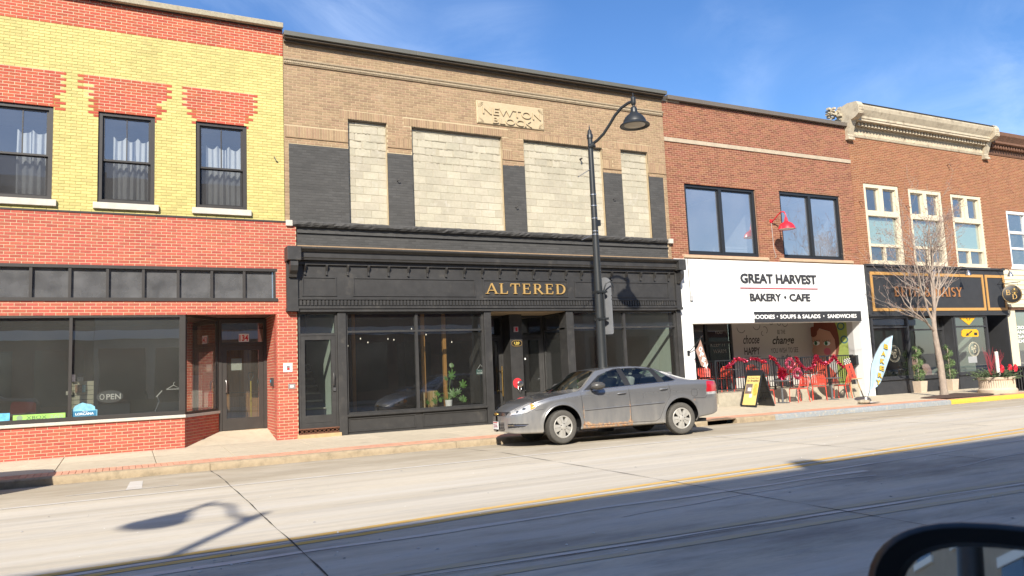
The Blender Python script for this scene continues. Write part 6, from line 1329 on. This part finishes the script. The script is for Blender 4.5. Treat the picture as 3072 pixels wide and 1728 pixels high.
B(-.97,-.53,.0125,.0155,.96,1.07).build('blue_panel',mat('sign_navy',(.03,.16,.28),.5),LO); text('lettering','LORCANA',-.75,.985,.05,'white_paint',LO,y=.012,w=.34,bold=.02,extrude=.001); text('lettering','Disney',-.74,1.05,.022,'white_paint',LO,y=.012,w=.10,shear=.3,extrude=.001)
OS = thing('open_sign','oval grey open sign hanging in the shop window','sign',(-.28,.10,1.3)); MB().poly(ell(-.28,1.345,.26,.135,24),.10,.106).build('oval',mat('oval_grey',(.10,.105,.11),.5),OS); serif('letters','O',-.43,1.285,.12,'white_paint',OS,y=.098,w=.10,extrude=.003); text('letters','PEN',-.21,1.285,.12,'white_paint',OS,y=.098,w=.28,bold=.015,extrude=.003)
SL = thing('slat_display','pale slatwall stand with card packs behind the shop window','display',(-.8,.35,.9)); B(-1.05,-.60,.40,.42,.90,1.70).build('slat_board',mat('slat_cream',(.52,.50,.38),.8),SL)
for k in range(7): B(-1.05,-.60,.395,.3995,1.0+k*.10,1.008+k*.10).build('groove','interior_dark',SL)
for x0,x1,z0,z1,c in ((-1.03,-.95,1.70,1.85,(.30,.25,.3)),(-.91,-.80,1.70,1.80,(.5,.5,.48)),(-.90,-.80,1.81,1.88,(.06,.06,.08)),(-.95,-.82,1.46,1.63,(.30,.17,.10)),(-.82,-.76,1.46,1.62,(.2,.4,.45)),(-1.12,-1.0,1.42,1.5,(.6,.58,.5))): B(x0,x1,.33,.39,z0,z1).build('card_pack',mat('pack_%d'%int(x0*-1000+z0*100),c,.6,noise=.5,nscale=25),SL)
HG = thing('coat_hanger','white coat hanger on a rail behind the corner pane','hanger',(1.0,.45,1.4)); MB().tube([(.85,.45,1.44),(1.0,.45,1.53),(1.15,.45,1.44),(.85,.45,1.44)],.010,6).tube([(1.0,.45,1.53),(1.0,.45,1.58),(1.03,.45,1.60)],.006,5).build('hanger_frame','white_paint',HG)
LM = MB().tube([(.62,.4,.96),(.70,.4,1.18),(.66,.4,1.30)],.012,6).build('desk_lamp','steel'); tag(LM,'slim bright desk lamp arm at the right of the shop window','lamp'); MB().bar((.64,.4,1.28),(.76,.4,1.42),.02).build('lamp_head','white_paint',LM)

# ------------------------------------------------------------------ parked sedan: a dense lofted skin, sorted into panels, panes and lamps
def car_paint():
    m = bpy.data.materials.new('car_paint'); MATS['car_paint'] = m; m.use_nodes = True; nt = m.node_tree; N = nt.nodes.new; K = nt.links.new; b = nt.nodes['Principled BSDF']
    tc = N('ShaderNodeTexCoord'); sx = N('ShaderNodeSeparateXYZ'); K(tc.outputs['Object'], sx.inputs[0]); U, Zc = sx.outputs[0], sx.outputs[2]
    def M(op, a, c=None, clamp=False):
        n = N('ShaderNodeMath'); n.operation = op; n.use_clamp = clamp
        for i, q in enumerate((a, c)):
            if q is None: continue
            if isinstance(q, (int, float)): n.inputs[i].default_value = q
            else: K(q, n.inputs[i])
        return n.outputs[0]
    def ramp(v, lo, hi):
        n = N('ShaderNodeMapRange'); K(v, n.inputs[0]); n.inputs[1].default_value = lo; n.inputs[2].default_value = hi; return n.outputs[0]
    def noise(scale, det=6, stretch=None):
        n = N('ShaderNodeTexNoise'); n.inputs['Scale'].default_value = scale; n.inputs['Detail'].default_value = det; n.inputs['Roughness'].default_value = .65
        if stretch:
            mp = N('ShaderNodeMapping'); mp.inputs['Scale'].default_value = stretch; K(tc.outputs['Object'], mp.inputs[0]); K(mp.outputs[0], n.inputs['Vector'])
        else: K(tc.outputs['Object'], n.inputs['Vector'])
        return n.outputs[0]
    near = lambda u0, w: M('SUBTRACT', 1.0, ramp(M('ABSOLUTE', M('SUBTRACT', U, u0)), 0.0, w))
    below = lambda z0, w: ramp(Zc, z0, z0-w)
    m1 = M('MULTIPLY', near(2.585, .055), below(.95, .25)); m2 = M('MULTIPLY', near(1.515, .035), below(1.0, .25))
    m3 = M('MULTIPLY', M('MULTIPLY', below(.43, .09), ramp(U, 1.45, 1.55)), ramp(U, 2.75, 2.60)); m4 = M('MULTIPLY', near(4.17, .16), M('MULTIPLY', ramp(Zc, .64, .70), below(.80, .05)))
    m5 = M('MULTIPLY', near(1.60,.12), M('MULTIPLY', below(.44,.04), ramp(Zc,.33,.36)))
    msum = M('ADD', M('ADD', m1, m2), M('ADD', m3, M('ADD', m4, m5)), True)
    rust = ramp(M('ADD', M('MULTIPLY', msum, .37), M('MULTIPLY', noise(16), .62)), .60, .70)
    dirt = M('MULTIPLY', below(.95, .75), ramp(noise(9, 8, (1,1,.22)), .30, .72)); dirt2 = M('MULTIPLY', below(.36, .14), 1.0); dm = M('ADD', M('MULTIPLY', dirt, .62), M('MULTIPLY', dirt2, .6), True)
    base = N('ShaderNodeRGB'); base.outputs[0].default_value = (.205,.207,.212,1)
    x1 = N('ShaderNodeMixRGB'); K(dm, x1.inputs[0]); K(base.outputs[0], x1.inputs[1]); x1.inputs[2].default_value = (.30,.275,.235,1)
    rc = N('ShaderNodeMixRGB'); K(ramp(noise(30), .35, .65), rc.inputs[0]); rc.inputs[1].default_value = (.30,.10,.025,1); rc.inputs[2].default_value = (.42,.32,.20,1)
    x2 = N('ShaderNodeMixRGB'); K(rust, x2.inputs[0]); K(x1.outputs[0], x2.inputs[1]); K(rc.outputs[0], x2.inputs[2]); K(x2.outputs[0], b.inputs['Base Color'])
    inv = M('SUBTRACT', 1.0, M('MAXIMUM', dm, rust)); K(M('MULTIPLY', inv, .55), b.inputs['Metallic'])
    ro = M('ADD', .27, M('MULTIPLY', M('MAXIMUM', dm, rust), .45)); K(ro, b.inputs['Roughness']); K(M('MULTIPLY', inv, 1.0), b.inputs['Coat Weight']); b.inputs['Coat Roughness'].default_value = .10
car_paint()
mat('car_black',(.012,.012,.013),.5); mat('tyre',(.075,.070,.062),.9,noise=.2,nscale=20,bump=.4,bscale=60); mat('hubcap',(.40,.385,.35),.45,metal=.3,noise=.12,nscale=9); mat('chrome',(.7,.7,.72),.12,metal=1)
mat('seat_grey',(.16,.16,.16),.9); mat('lens_red',(.42,.01,.02),.15,coat=.8); mat('lens_clear',(.60,.60,.60),.12,metal=.4,coat=1.0,noise=.2,nscale=25); mat('lens_amber',(.60,.22,.03),.2,coat=.8)
glass('car_glass',(.80,.88,.84),1.3)
def ip(x, T): return np.interp(x, [t[0] for t in T], [t[1] for t in T])
def smooth_ip(T, w=.06):
    xs_ = np.linspace(-.3,5.4,1200); ys = ip(xs_, T); k = int(w/(xs_[1]-xs_[0])); ker = np.hanning(2*k+3); ker /= ker.sum(); yp = np.pad(ys,(k+1,k+1),mode='edge'); ys2 = np.convolve(yp,ker,mode='valid')
    return lambda x: np.interp(x, xs_, ys2)
ZT = smooth_ip([(-.3,.60),(-.06,.62),(.0,.665),(.12,.745),(.30,.835),(.55,.925),(.85,.978),(1.13,1.012),(1.98,1.468),(2.25,1.508),(2.7,1.528),(3.05,1.52),(3.40,1.485),(3.66,1.43),(4.28,1.175),(4.42,1.158),(4.95,1.14),(5.0,1.10),(5.06,1.02),(5.4,1.0)],.07)
ZS = smooth_ip([(-.3,.56),(-.06,.58),(.1,.655),(.3,.765),(.5,.855),(.8,.93),(1.2,.985),(1.6,1.025),(2.6,1.075),(3.7,1.118),(4.5,1.118),(4.95,1.09),(5.06,1.0)],.12)
ZE = smooth_ip([(-.3,.585),(-.06,.60),(.1,.67),(.3,.78),(.5,.872),(.8,.945),(1.2,1.0),(1.45,1.035),(1.55,1.07),(1.95,1.435),(2.25,1.478),(2.75,1.50),(3.1,1.478),(3.38,1.41),(3.72,1.20),(3.95,1.145),(4.5,1.132),(4.95,1.10),(5.06,1.0)],.06)
ZB = smooth_ip([(-.3,.30),(-.06,.29),(.1,.245),(.6,.235),(1.5,.255),(3.4,.25),(4.1,.31),(4.7,.37),(5.06,.45)],.1)
def WM(u):
    f = np.clip((.9-u)/.965,0,1); r = np.clip((u-4.0)/1.06,0,1)
    return .925*np.maximum(1-f**2.5,0)**(1/2.5)*np.maximum(1-r**3.2,0)**(1/3.2)
def section(u):
    """half section at station u: list of (v, z) from the sill up and over to the middle"""
    wm = float(WM(u)); zb, zs, ze, zt = float(ZB(u)), float(ZS(u)), float(ZE(u)), float(ZT(u))
    hgt = max(ze-zs,.012); we = min(wm-.05*min(1,wm/.4), wm*.95-hgt*.62)
    P = [(wm*.86,zb),(wm*.95,zb+.015),(wm*.975,zb+.08),(wm*.995,zb+.55*(zs-zb)-.10),(wm,zb+.55*(zs-zb)),(wm*.992,zs-.10*(zs-zb)/.7),(wm*.972,zs-.03),(wm*.95,zs)]
    lo = catmull(P,66)
    a = lo[-1]; side = []
    for i in range(1,45):
        t = i/44; side.append((a[0]+(we-a[0])*t+.018*math.sin(math.pi*t)*min(1,hgt/.2), a[1]+(ze-a[1])*t))
    top = []
    for i in range(1,33):
        t = 1-i/32; top.append((we*t, zt-(zt-ze)*t**2.6))
    return lo+side+top
def catmull(P, n):
    P = [np.array(p,float) for p in P]; P = [2*P[0]-P[1]]+P+[2*P[-1]-P[-2]]; out = []
    for k in range(n):
        t = k/(n-1)*(len(P)-3); i = min(int(t),len(P)-4); f = t-i; a,b_,c,d = P[i:i+4]
        q = .5*((2*b_)+(-a+c)*f+(2*a-5*b_+4*c-d)*f*f+(-a+3*b_-3*c+d)*f**3); out.append((float(q[0]),float(q[1])))
    return out
def inside(poly_, x, y):
    r = np.zeros(x.shape,bool); n = len(poly_)
    for i in range(n):
        x1,y1 = poly_[i]; x2,y2 = poly_[(i+1)%n]; c = ((y1 > y) != (y2 > y)) & (x < (x2-x1)*(y-y1)/((y2-y1) if y2 != y1 else 1e-9)+x1); r ^= c
    return r
th = np.linspace(.03,math.pi/2,150); un = .9-.965*np.cos(th)**(2/2.5); tt = np.linspace(math.pi/2,.03,100); ut = 4.0+1.06*np.cos(tt)**(2/3.2)
US = np.unique(np.round(np.concatenate([un[un < .88], np.arange(.88,4.02,.009), ut[ut > 4.02]]),5))
def surf_v(u, z):
    s = section(u)[:110]; vs_ = np.array([p[0] for p in s]); zs_ = np.array([p[1] for p in s]); return float(np.interp(z, zs_, vs_))
def build_car():
    S = [section(u) for u in US]; nr = len(S[0]); nu = len(US)
    V = np.zeros((nu,2*nr-1,3))
    for i, s in enumerate(S):
        for j, (v,z) in enumerate(s):
            V[i,j] = (US[i],-v,z); V[i,2*nr-2-j] = (US[i],v,z)
    # wheel arches swell outwards a little
    for cu in (1.035,3.835):
        d = np.hypot(V[...,0]-cu, V[...,2]-.36); k = np.clip(1-np.abs(d-.445)/.05,0,1)*(V[...,2] < .82); V[...,1] += np.sign(V[...,1])*k*.012*(np.abs(V[...,1]) > .5)
    F = []; idx = lambda i, j: i*(2*nr-1)+j
    ii, jj = np.meshgrid(np.arange(nu-1), np.arange(2*nr-2), indexing='ij')
    q = np.stack([ii*(2*nr-1)+jj, (ii+1)*(2*nr-1)+jj, (ii+1)*(2*nr-1)+jj+1, ii*(2*nr-1)+jj+1],-1).reshape(-1,4)
    VV = V.reshape(-1,3); C = VV[q].mean(1); u, v, z = C[:,0], C[:,1], C[:,2]; av = np.abs(v); jr = jj.reshape(-1); jh = np.minimum(jr, 2*nr-3-jr)
    kind = np.zeros(len(q),int)                                   # 0 paint
    istop = jh >= 110
    g1 = [(1.70,1.065),(2.52,1.102),(2.45,1.447),(2.2,1.41),(1.98,1.30)]; g2 = [(2.665,1.11),(3.325,1.138),(3.21,1.395),(2.95,1.448),(2.575,1.458)]; g3 = [(3.48,1.145),(3.72,1.165),(3.55,1.275),(3.335,1.395)]
    blk = [(1.56,1.045),(3.49,1.128),(3.72,1.15),(3.76,1.165),(3.30,1.43),(2.95,1.468),(2.4,1.468),(1.98,1.335)]
    sd = (jh >= 63)
    low_ = z < 1.6
    kind[sd & (jh < 113) & inside(blk,u,z)] = 2; 
    for g in (g1,g2,g3): kind[sd & (jh < 113) & inside(g,u,z)] = 1
    ws = istop & (u > 1.16+.34*(av/.85)**2) & (u < 1.985-.06*(av/.6)**2) & (av < .985*ip(u,[(1.2,.83),(1.5,.83),(2.0,.60)])-.035); kind[ws] = 3
    rw = istop & (u > 3.70-.04*(av/.5)**2) & (u < 4.27-.10*(av/.6)**2) & (av < ip(u,[(3.7,.53),(4.3,.63)])); kind[rw] = 4
    hl = [(.045,.615),(.30,.648),(.48,.735),(.53,.785),(.42,.872),(.28,.825),(.10,.715)]; kind[(jh < 117) & (av > .40) & inside(hl,u,z)] = 5
    am = [(.385,.72),(.47,.755),(.49,.79),(.43,.84),(.39,.83)]; kind[(jh < 117) & (av > .40) & inside(am,u,z)] = 6
    kind[(u < .2) & (av < .43) & (z > .605) & (z < .685)] = 7; kind[(u < .2) & (av < .36) & (z > .31) & (z < .47)] = 7
    fg = [(-.05,.355),(-.05,.455),(.34,.437),(.26,.385)]; kind[(av > .47) & (jh < 80) & inside(fg,u,z)] = 7
    tl = [(4.50,.86),(4.535,1.09),(4.60,1.11),(5.1,1.06),(5.1,.86)]; kind[(av > .48) & (jh < 90) & inside(tl,u,z)] = 8
    rv = [(4.50,.81),(4.50,.858),(5.1,.858),(5.1,.81)]; kind[(av > .48) & (jh < 90) & inside(rv,u,z)] = 5
    keep = np.ones(len(q),bool)
    for cu in (1.035,3.835): keep &= ~((np.hypot(u-cu,z-.36) < .428) & (z < .80) & (av > .35) & (jh < 76))
    root = thing('parked_sedan','dusty grey four door sedan with rusty doors parked at the kerb','car')
    names = {0:('body','car_paint'),1:('side_window','car_glass'),2:('window_surround','car_black'),3:('windscreen','car_glass'),4:('rear_window','car_glass'),5:('headlamp','lens_clear'),6:('indicator','lens_amber'),7:('grille','car_black'),8:('tail_lamp','lens_red')}
    for k,(nm,m) in names.items():
        for sgn in ((0,) if k in (0,2,3,4,7) else (-1,1)):
            sel = keep & (kind == k)
            if sgn: sel &= (np.sign(v) == sgn)
            if k == 1:
                for gi,g in enumerate((g1,g2,g3)):
                    s2 = sel & inside(g,u,z); part(nm, m, VV, q[s2], root)
                continue
            if sel.any(): part(nm, m, VV, q[sel], root)
    # snap the arch edge: black liner and rolled lip
    for cu in (1.035,3.835):
        for s in (-1,1):
            lip = []
            for k in range(25):
                a = R(-12+204*k/24); uu, zz_ = cu+.43*math.cos(a), .36+.43*math.sin(a)
                lip.append((uu, s*(surf_v(uu,max(zz_,.27))+.006), zz_))
            MB().tube(lip,.016,6).build('arch_lip','car_paint',root,smooth=True,local=True)
            b = MB(); n = 24; vs = []; fs = []
            for k in range(n+1):
                a = R(-14+208*k/n); vs += [(cu+.435*math.cos(a),s*.90,.36+.435*math.sin(a)),(cu+.435*math.cos(a),s*.40,.36+.435*math.sin(a))]
            for k in range(n): fs.append((2*k,2*k+1,2*k+3,2*k+2))
            b.add(vs,fs).add([(cu-.44,s*.40,.2),(cu+.44,s*.40,.2),(cu+.44,s*.40,.82),(cu-.44,s*.40,.82)],[(0,1,2,3)]); b.build('arch_liner','car_black',root,local=True)
    # seams, trim, handles
    def trace(pts, r, m, nm, s, lift=0.0):
        P = [];
        for (a,b_),(c,d) in zip(pts,pts[1:]):
            n = max(2,int(math.hypot(c-a,d-b_)/.05))
            for k in range(n): t = k/n; uu, zz_ = a+(c-a)*t, b_+(d-b_)*t; P.append((uu,s*(surf_v(uu,zz_)+lift),zz_))
        uu, zz_ = pts[-1]; P.append((uu,s*(surf_v(uu,zz_)+lift),zz_)); MB().tube(P,r,5).build(nm,m,root,smooth=True,local=True)
    for s in (-1,1):
        trace([(1.475,1.0),(1.49,.80),(1.50,.55),(1.52,.36),(1.56,.325),(2.55,.315),(2.61,.33),(2.60,.7),(2.585,1.07)],.0045,'car_black','door_seam',s)
        trace([(2.62,.33),(3.20,.32),(3.30,.38),(3.42,.62),(3.56,.82),(3.585,.95),(3.55,1.09)],.0045,'car_black','door_seam',s)
        trace([(1.53,1.03),(2.0,1.052),(2.6,1.088),(3.2,1.115),(3.70,1.135),(3.76,1.16)],.006,'chrome','belt_trim',s,.002)
        trace([(1.54,.645),(2.5,.675),(3.42,.70)],.012,'car_paint','side_moulding',s,.0)
        trace([(1.54,.632),(2.5,.662),(3.42,.687)],.004,'car_black','moulding_gap',s,.004)
        trace([(4.10,.755),(4.45,.745),(4.52,.80),(4.535,1.08)],.0035,'car_black','bumper_seam',s)
        trace([(.47,.70),(.64,.715)],.0035,'car_black','bumper_seam',s)
        for hu,hz in ((2.405,.945),(3.42,.985)):
            y = surf_v(hu,hz); MB().tube([(hu-.10,s*(y+.005),hz-.008),(hu-.06,s*(y+.035),hz-.002),(hu+.06,s*(y+.035),hz+.006),(hu+.10,s*(y+.005),hz+.01)],.014,7).build('door_handle','car_paint',root,smooth=True,local=True); MB().lathe([(0,0),(.045,.004),(.05,.012)],(0,0,0),12,'y',sx=1.2,sy=.7).xf(Matrix.Translation((hu,s*(y-.004),hz))).build('handle_cup','car_black',root,local=True)
        my = .915; mr = MB().lathe([(0,-.02),(.05,-.015),(.09,.02),(.10,.07),(.085,.13),(.05,.16),(0,.17)],(0,0,0),14,'x',sx=1.15,sy=.85); mr.xf(Matrix.Translation((1.70,s*(my+.09),1.125)) @ Matrix.Rotation(R(s*14),4,'Z') @ Matrix.Scale(1.6,4,(1,0,0))).build('door_mirror',mat('mirror_shell',(.06,.058,.055),.35),root,smooth=True,local=True)
        MB().bar((1.72,s*.86,1.075),(1.80,s*(my+.05),1.10),.05,.04).build('mirror_arm','car_black',root,local=True)
        fc = MB(); c0 = (4.18,s*(surf_v(4.18,.87)+.001),.87)
        trace([(4.10,.87),(4.115,.93),(4.18,.955),(4.245,.93),(4.26,.87),(4.245,.81),(4.18,.785),(4.115,.81),(4.10,.87)],.003,'car_black','fuel_flap',s) if s < 0 else None
    for s in (-1,1):
        P = []
        for uu in np.arange(.40,1.52,.06):
            v_, z_ = section(float(uu))[109]; P.append((float(uu),s*(v_-.01),z_+.001))
        MB().tube(P,.0045,5).build('bonnet_seam','car_black',root,smooth=True,local=True)
        trace([(.06,.62),(.30,.652),(.48,.738),(.53,.788),(.42,.874),(.28,.828),(.12,.72)],.004,'car_black','lamp_surround',s,.0)
        for uu,zz_,rr_ in ((.16,.675,.034),(.27,.725,.040)):
            y = surf_v(uu,zz_); MB().lathe([(0,0),(rr_*.55,.002),(rr_,.006),(rr_*.9,.0)],(0,0,0),14,'y').xf(Matrix.Translation((uu,s*(y+.004),zz_)) @ Matrix.Rotation(R(s*35),4,'Z')).build('lamp_reflector',mat('lamp_inner',(.16,.17,.18),.15,metal=.8),root,local=True)
    # grille bars, badge, plate, bumper bars
    for z_ in (.622,.645,.668): fr_bar(root,z_,.42,.006,'chrome')
    for z_ in (.335,.365,.395,.425,.455): fr_bar(root,z_,.35,.006,'car_paint')
    MB().poly([(-.08,.642),(-.03,.642),(-.025,.657),(.025,.657),(.03,.642),(.08,.642),(.075,.668),(.03,.668),(.025,.655),(-.025,.655),(-.03,.668),(-.075,.668)] if False else [(-.085,.632),(-.035,.632),(-.035,.622),(.035,.622),(.035,.632),(.085,.632),(.075,.662),(.035,.662),(.035,.672),(-.035,.672),(-.035,.662),(-.075,.662)],-.01,.0).xf(Matrix.Translation((-.075,0,0)) @ Matrix.Rotation(R(-90),4,'Z')).build('bowtie_badge',mat('badge_gold',(.6,.36,.08),.3,metal=.8),root,local=True)
    pl = MB().box(-.152,.152,-.012,0,0,.155).xf(Matrix.Translation((-.085,.0,.335)) @ Matrix.Rotation(R(-90),4,'Z')).build('number_plate',mat('plate_white',(.68,.68,.68),.5),root,local=True)
    RTP = Matrix.Translation((-.0985,0,.335)) @ Matrix.Rotation(R(-90),4,'Z')
    text('plate_number','213-W-6',0,0,.07,mat('plate_ink',(.25,.03,.06),.5),pl,w=.24,bold=.02,extrude=.001,rot=RTP @ Matrix.Translation((0,0,.035)),loc=(0,0,0),local=True); MB().box(-.14,.14,-.0135,-.0125,.125,.148).xf(Matrix.Translation((-.085,0,.335)) @ Matrix.Rotation(R(-90),4,'Z')).build('plate_band',mat('plate_red',(.5,.08,.08),.5) if False else mat('plate_band',(.45,.10,.10),.5),pl,local=True)
    for s in (-1,1):
        P = [(uu,s*(surf_v(uu,.412)+.004),.412) for uu in np.linspace(.0,.30,10)]; MB().tube(P,.006,5).build('fog_bar','chrome',root,smooth=True,local=True)
    MB().tube([(1.28,-.55,1.045),(1.32,-.1,1.055),(1.30,.1,1.07)],.008,5).build('wiper','car_black',root,local=True); MB().tube([(1.22,.0,1.05),(1.28,.45,1.06)],.008,5).build('wiper','car_black',root,local=True)
    # underside and cabin
    MB().box(.45,4.55,-.74,.74,.23,.30).build('underbody','car_black',root,local=True); MB().box(.6,4.5,-.40,.40,.30,.62).build('chassis','car_black',root,local=True)
    MB().box(1.5,3.9,-.80,.80,.60,.63).box(1.42,1.62,-.80,.80,.62,1.0).build('cabin_floor','seat_grey',root,local=True)
    for s in (-.40,.40):
        st = MB().box(2.25,2.78,s-.25,s+.25,.62,.80).build('front_seat','seat_grey',root,local=True,bevel=.04); M_ = Matrix.Translation((2.72,s,.78)) @ Matrix.Rotation(R(14),4,'Y'); MB().box(-.08,.08,-.25,.25,0,.52).xf(M_).build('seat_back','seat_grey',st,local=True,bevel=.05); MB().box(-.05,.05,-.14,.14,.55,.72).xf(M_).build('headrest','seat_grey',st,local=True,bevel=.04)
    bs = MB().box(3.15,3.7,-.66,.66,.62,.82).build('rear_seat','seat_grey',root,local=True,bevel=.05); MB().box(-.09,.09,-.66,.66,0,.50).xf(Matrix.Translation((3.68,0,.78)) @ Matrix.Rotation(R(20),4,'Y')).build('seat_back','seat_grey',bs,local=True,bevel=.05)
    for s in (-.38,.38): MB().box(-.05,.05,-.14,.14,.46,.60).xf(Matrix.Translation((3.68,s,.78)) @ Matrix.Rotation(R(20),4,'Y')).build('headrest','seat_grey',bs,local=True,bevel=.04)
    MB().box(3.85,4.3,-.62,.62,1.08,1.10).build('parcel_shelf','seat_grey',root,local=True); MB().lathe([(.18,-.012),(.192,0),(.18,.012),(.168,0),(.18,-.012)],(0,0,0),20,'x').xf(Matrix.Translation((1.95,-.40,.98)) @ Matrix.Rotation(R(-25),4,'Y')).build('steering_wheel','car_black',root,local=True)
    return root
def part(nm, m, VV, q, root):
    un_, inv = np.unique(q.reshape(-1), return_inverse=True); me = bpy.data.meshes.new(nm); me.from_pydata(VV[un_].tolist(), [], inv.reshape(-1,4).tolist()); me.materials.append(MATS[m])
    me.polygons.foreach_set('use_smooth',[True]*len(me.polygons)); ob = bpy.data.objects.new(nm,me); COL.objects.link(ob); ob.parent = root; return ob
def fr_bar(root, z, w, r, m):
    P = []
    for k in range(17):
        v = -w+2*w*k/16; a = (abs(v)/.925); u_ = .9-.965*(max(1-a**2.5,0))**(1/2.5); P.append((u_-.004,v,z))
    MB().tube(P,r,5).build('grille_bar',m,root,smooth=True,local=True)
def make_wheel():
    t = bpy.data.objects.new('wheel',None); COL.objects.link(t)
    ty = MB().lathe([(.218,-.095),(.245,-.108),(.30,-.112),(.325,-.10),(.337,-.075),(.338,.075),(.325,.10),(.30,.112),(.245,.108),(.218,.095)],(0,0,0),44,'y').build('tyre','tyre',t,smooth=50,local=True)
    gr = MB()
    for y in (-.05,-.018,.018,.05): gr.lathe([(.3385,y-.004),(.3388,y),(.3385,y+.004)],(0,0,0),44,'y')
    for k in range(60): a = 2*math.pi*k/60; gr.bar((.3375*math.cos(a),-.098,.3375*math.sin(a)),(.3375*math.cos(a+.02),-.060,.3375*math.sin(a+.02)),.006,.004,up=(math.cos(a),0,math.sin(a)))
    gr.build('tread',MATS['car_black'],ty,local=True)
    MB().lathe([(0,-.02),(.20,-.03),(.222,-.06)],(0,0,0),32,'y').build('rim_well','car_black',t,local=True)
    MB().lathe([(.196,-.092),(.205,-.104),(.218,-.106),(.226,-.100),(.222,-.06)],(0,0,0),40,'y').build('rim','hubcap',t,smooth=50,local=True)
    for k in range(5):
        a = R(90+72*k); M_ = Matrix.Rotation(-a,4,'Y'); b = MB()
        for s in (-1,1): b.add([(.05,-.112,s*.006),(.05,-.108,s*.048),(.20,-.098,s*.084),(.20,-.102,s*.010),(.05,-.07,s*.006),(.05,-.07,s*.048),(.20,-.06,s*.084),(.20,-.06,s*.010)],[(0,1,2,3),(4,7,6,5),(0,4,5,1),(1,5,6,2),(2,6,7,3),(3,7,4,0)])
        b.add([(.05,-.100,-.008),(.05,-.100,.008),(.20,-.092,.012),(.20,-.092,-.012)],[(0,1,2,3)]); b.xf(M_).build('spoke','hubcap',t,local=True)
    MB().lathe([(0,-.118),(.03,-.116),(.055,-.112),(.075,-.100),(.075,-.06)],(0,0,0),20,'y').build('hub','hubcap',t,smooth=True,local=True)
    for k in range(5): a = R(54+72*k); MB().lathe([(0,-.116),(.011,-.116),(.012,-.10)],(.066*math.cos(a),0,.066*math.sin(a)),6,'y').build('wheel_nut','car_black',t,local=True)
    return t
CAR = build_car(); wh = make_wheel(); first = True
for cu, sv in ((1.035,-1),(3.835,-1),(1.035,1),(3.835,1)):
    w = wh if first else copy_tree(wh); first = False; w.parent = CAR; w.location = (cu, sv*.795, .337); steer = R(9) if cu < 2 else 0
    w.rotation_euler = (0, random.uniform(0,1), steer+(math.pi if sv > 0 else 0))
CAR.location = (7.002,-4.205,-.012); CAR.rotation_euler = (R(-1.1),0,R(-6.95))
# two more cars standing on the near side of the street; only the panes show them
c2 = copy_tree(CAR); c2.location = (-9.6,-18.4,0); c2.rotation_euler = (0,0,R(180)); c2.location = (-4.2,-20.0,0); [(setattr(o.material_slots[0],'link','OBJECT'),setattr(o.material_slots[0],'material',mat('car_white_paint',(.6,.6,.6),.3,coat=.8))) for o in c2.children_recursive if o.type == 'MESH' and o.data.materials and o.data.materials[0].name == 'car_paint']; tag(c2,'white sedan parked across the street behind the viewer, mirrored in the panes')
c3 = copy_tree(CAR); c3.rotation_euler = (0,0,0); c3.location = (12.5,-19.6,0); tag(c3,'grey sedan parked across the street ahead of the viewer, mirrored in the panes')
dk_ = mat('car_dark_paint',(.03,.032,.036),.25,coat=.8)
c4 = copy_tree(CAR); c4.rotation_euler = (R(-1.1),0,0); c4.location = (-7.0,-4.42,-.012); c4.scale = (1,1,1.2); tag(c4,'dark SUV at the left edge of the picture, only its tail end showing')  # sedan copy stretched taller, standing in for an SUV and its longer shadow
for o in c4.children_recursive:
    if o.type == 'MESH' and o.data.materials and o.data.materials[0].name == 'car_paint': o.material_slots[0].link = 'OBJECT'; o.material_slots[0].material = dk_
# ------------------------------------------------------------------ the viewer's own car: wing mirror and door under the lower edge of the picture
VM = thing('viewer_car_door','black wing mirror on the door of the car the viewer sits in','wing mirror',(0.75,-18.25,.95)); gb = mat('gloss_black',(.006,.007,.009),.38,spec=.3)
def superell(cx,cz,a,c,n,k=2.6,lo=0): return [(cx+a*math.copysign(abs(math.cos(t))**(2/k),math.cos(t)),cz+c*math.copysign(abs(math.sin(t))**(2/k),math.sin(t))) for t in [2*math.pi*i/n for i in range(n)]]
MM = Matrix.Translation((0.776,-18.219,1.258)) @ Matrix.Rotation(R(-62),4,'Z') @ Matrix.Rotation(R(-15),4,'X')
rings = [(1.0,-.02),(1.02,-.008),(1.0,.008),(.90,.03),(.70,.045),(.40,.055),(.01,.06)]; vs = []; fs = []; n = 40
o0 = superell(0,0,.122,.086,n)
for s,y in [(.74,-.005),(.78,-.020),(.94,-.026)]+rings:
    vs += [(x*s,y,z*s) for x,z in o0]
for i in range(9): fs += [(i*n+k,i*n+(k+1)%n,(i+1)*n+(k+1)%n,(i+1)*n+k) for k in range(n)]
MB().add(vs,fs).xf(MM).build('mirror_shell',gb,VM,smooth=True)
MB().add([(x*.75,-.006,z*.75) for x,z in o0],[tuple(range(n))]).xf(MM).build('mirror_glass',mat('mirror_silver',(.8,.83,.85),.02,metal=1),VM)
MB().tube([(0.8300000000000001,-18.223,1.2309999999999999),(0.87,-18.282999999999998,1.1509999999999998),(0.87,-18.30,.98)],[.03,.04,.05],10).build('mirror_arm',gb,VM,smooth=True)
B(.2,1.3,-18.36,-18.28,.45,.99).build('door_skin',gb,VM,bevel=.02)
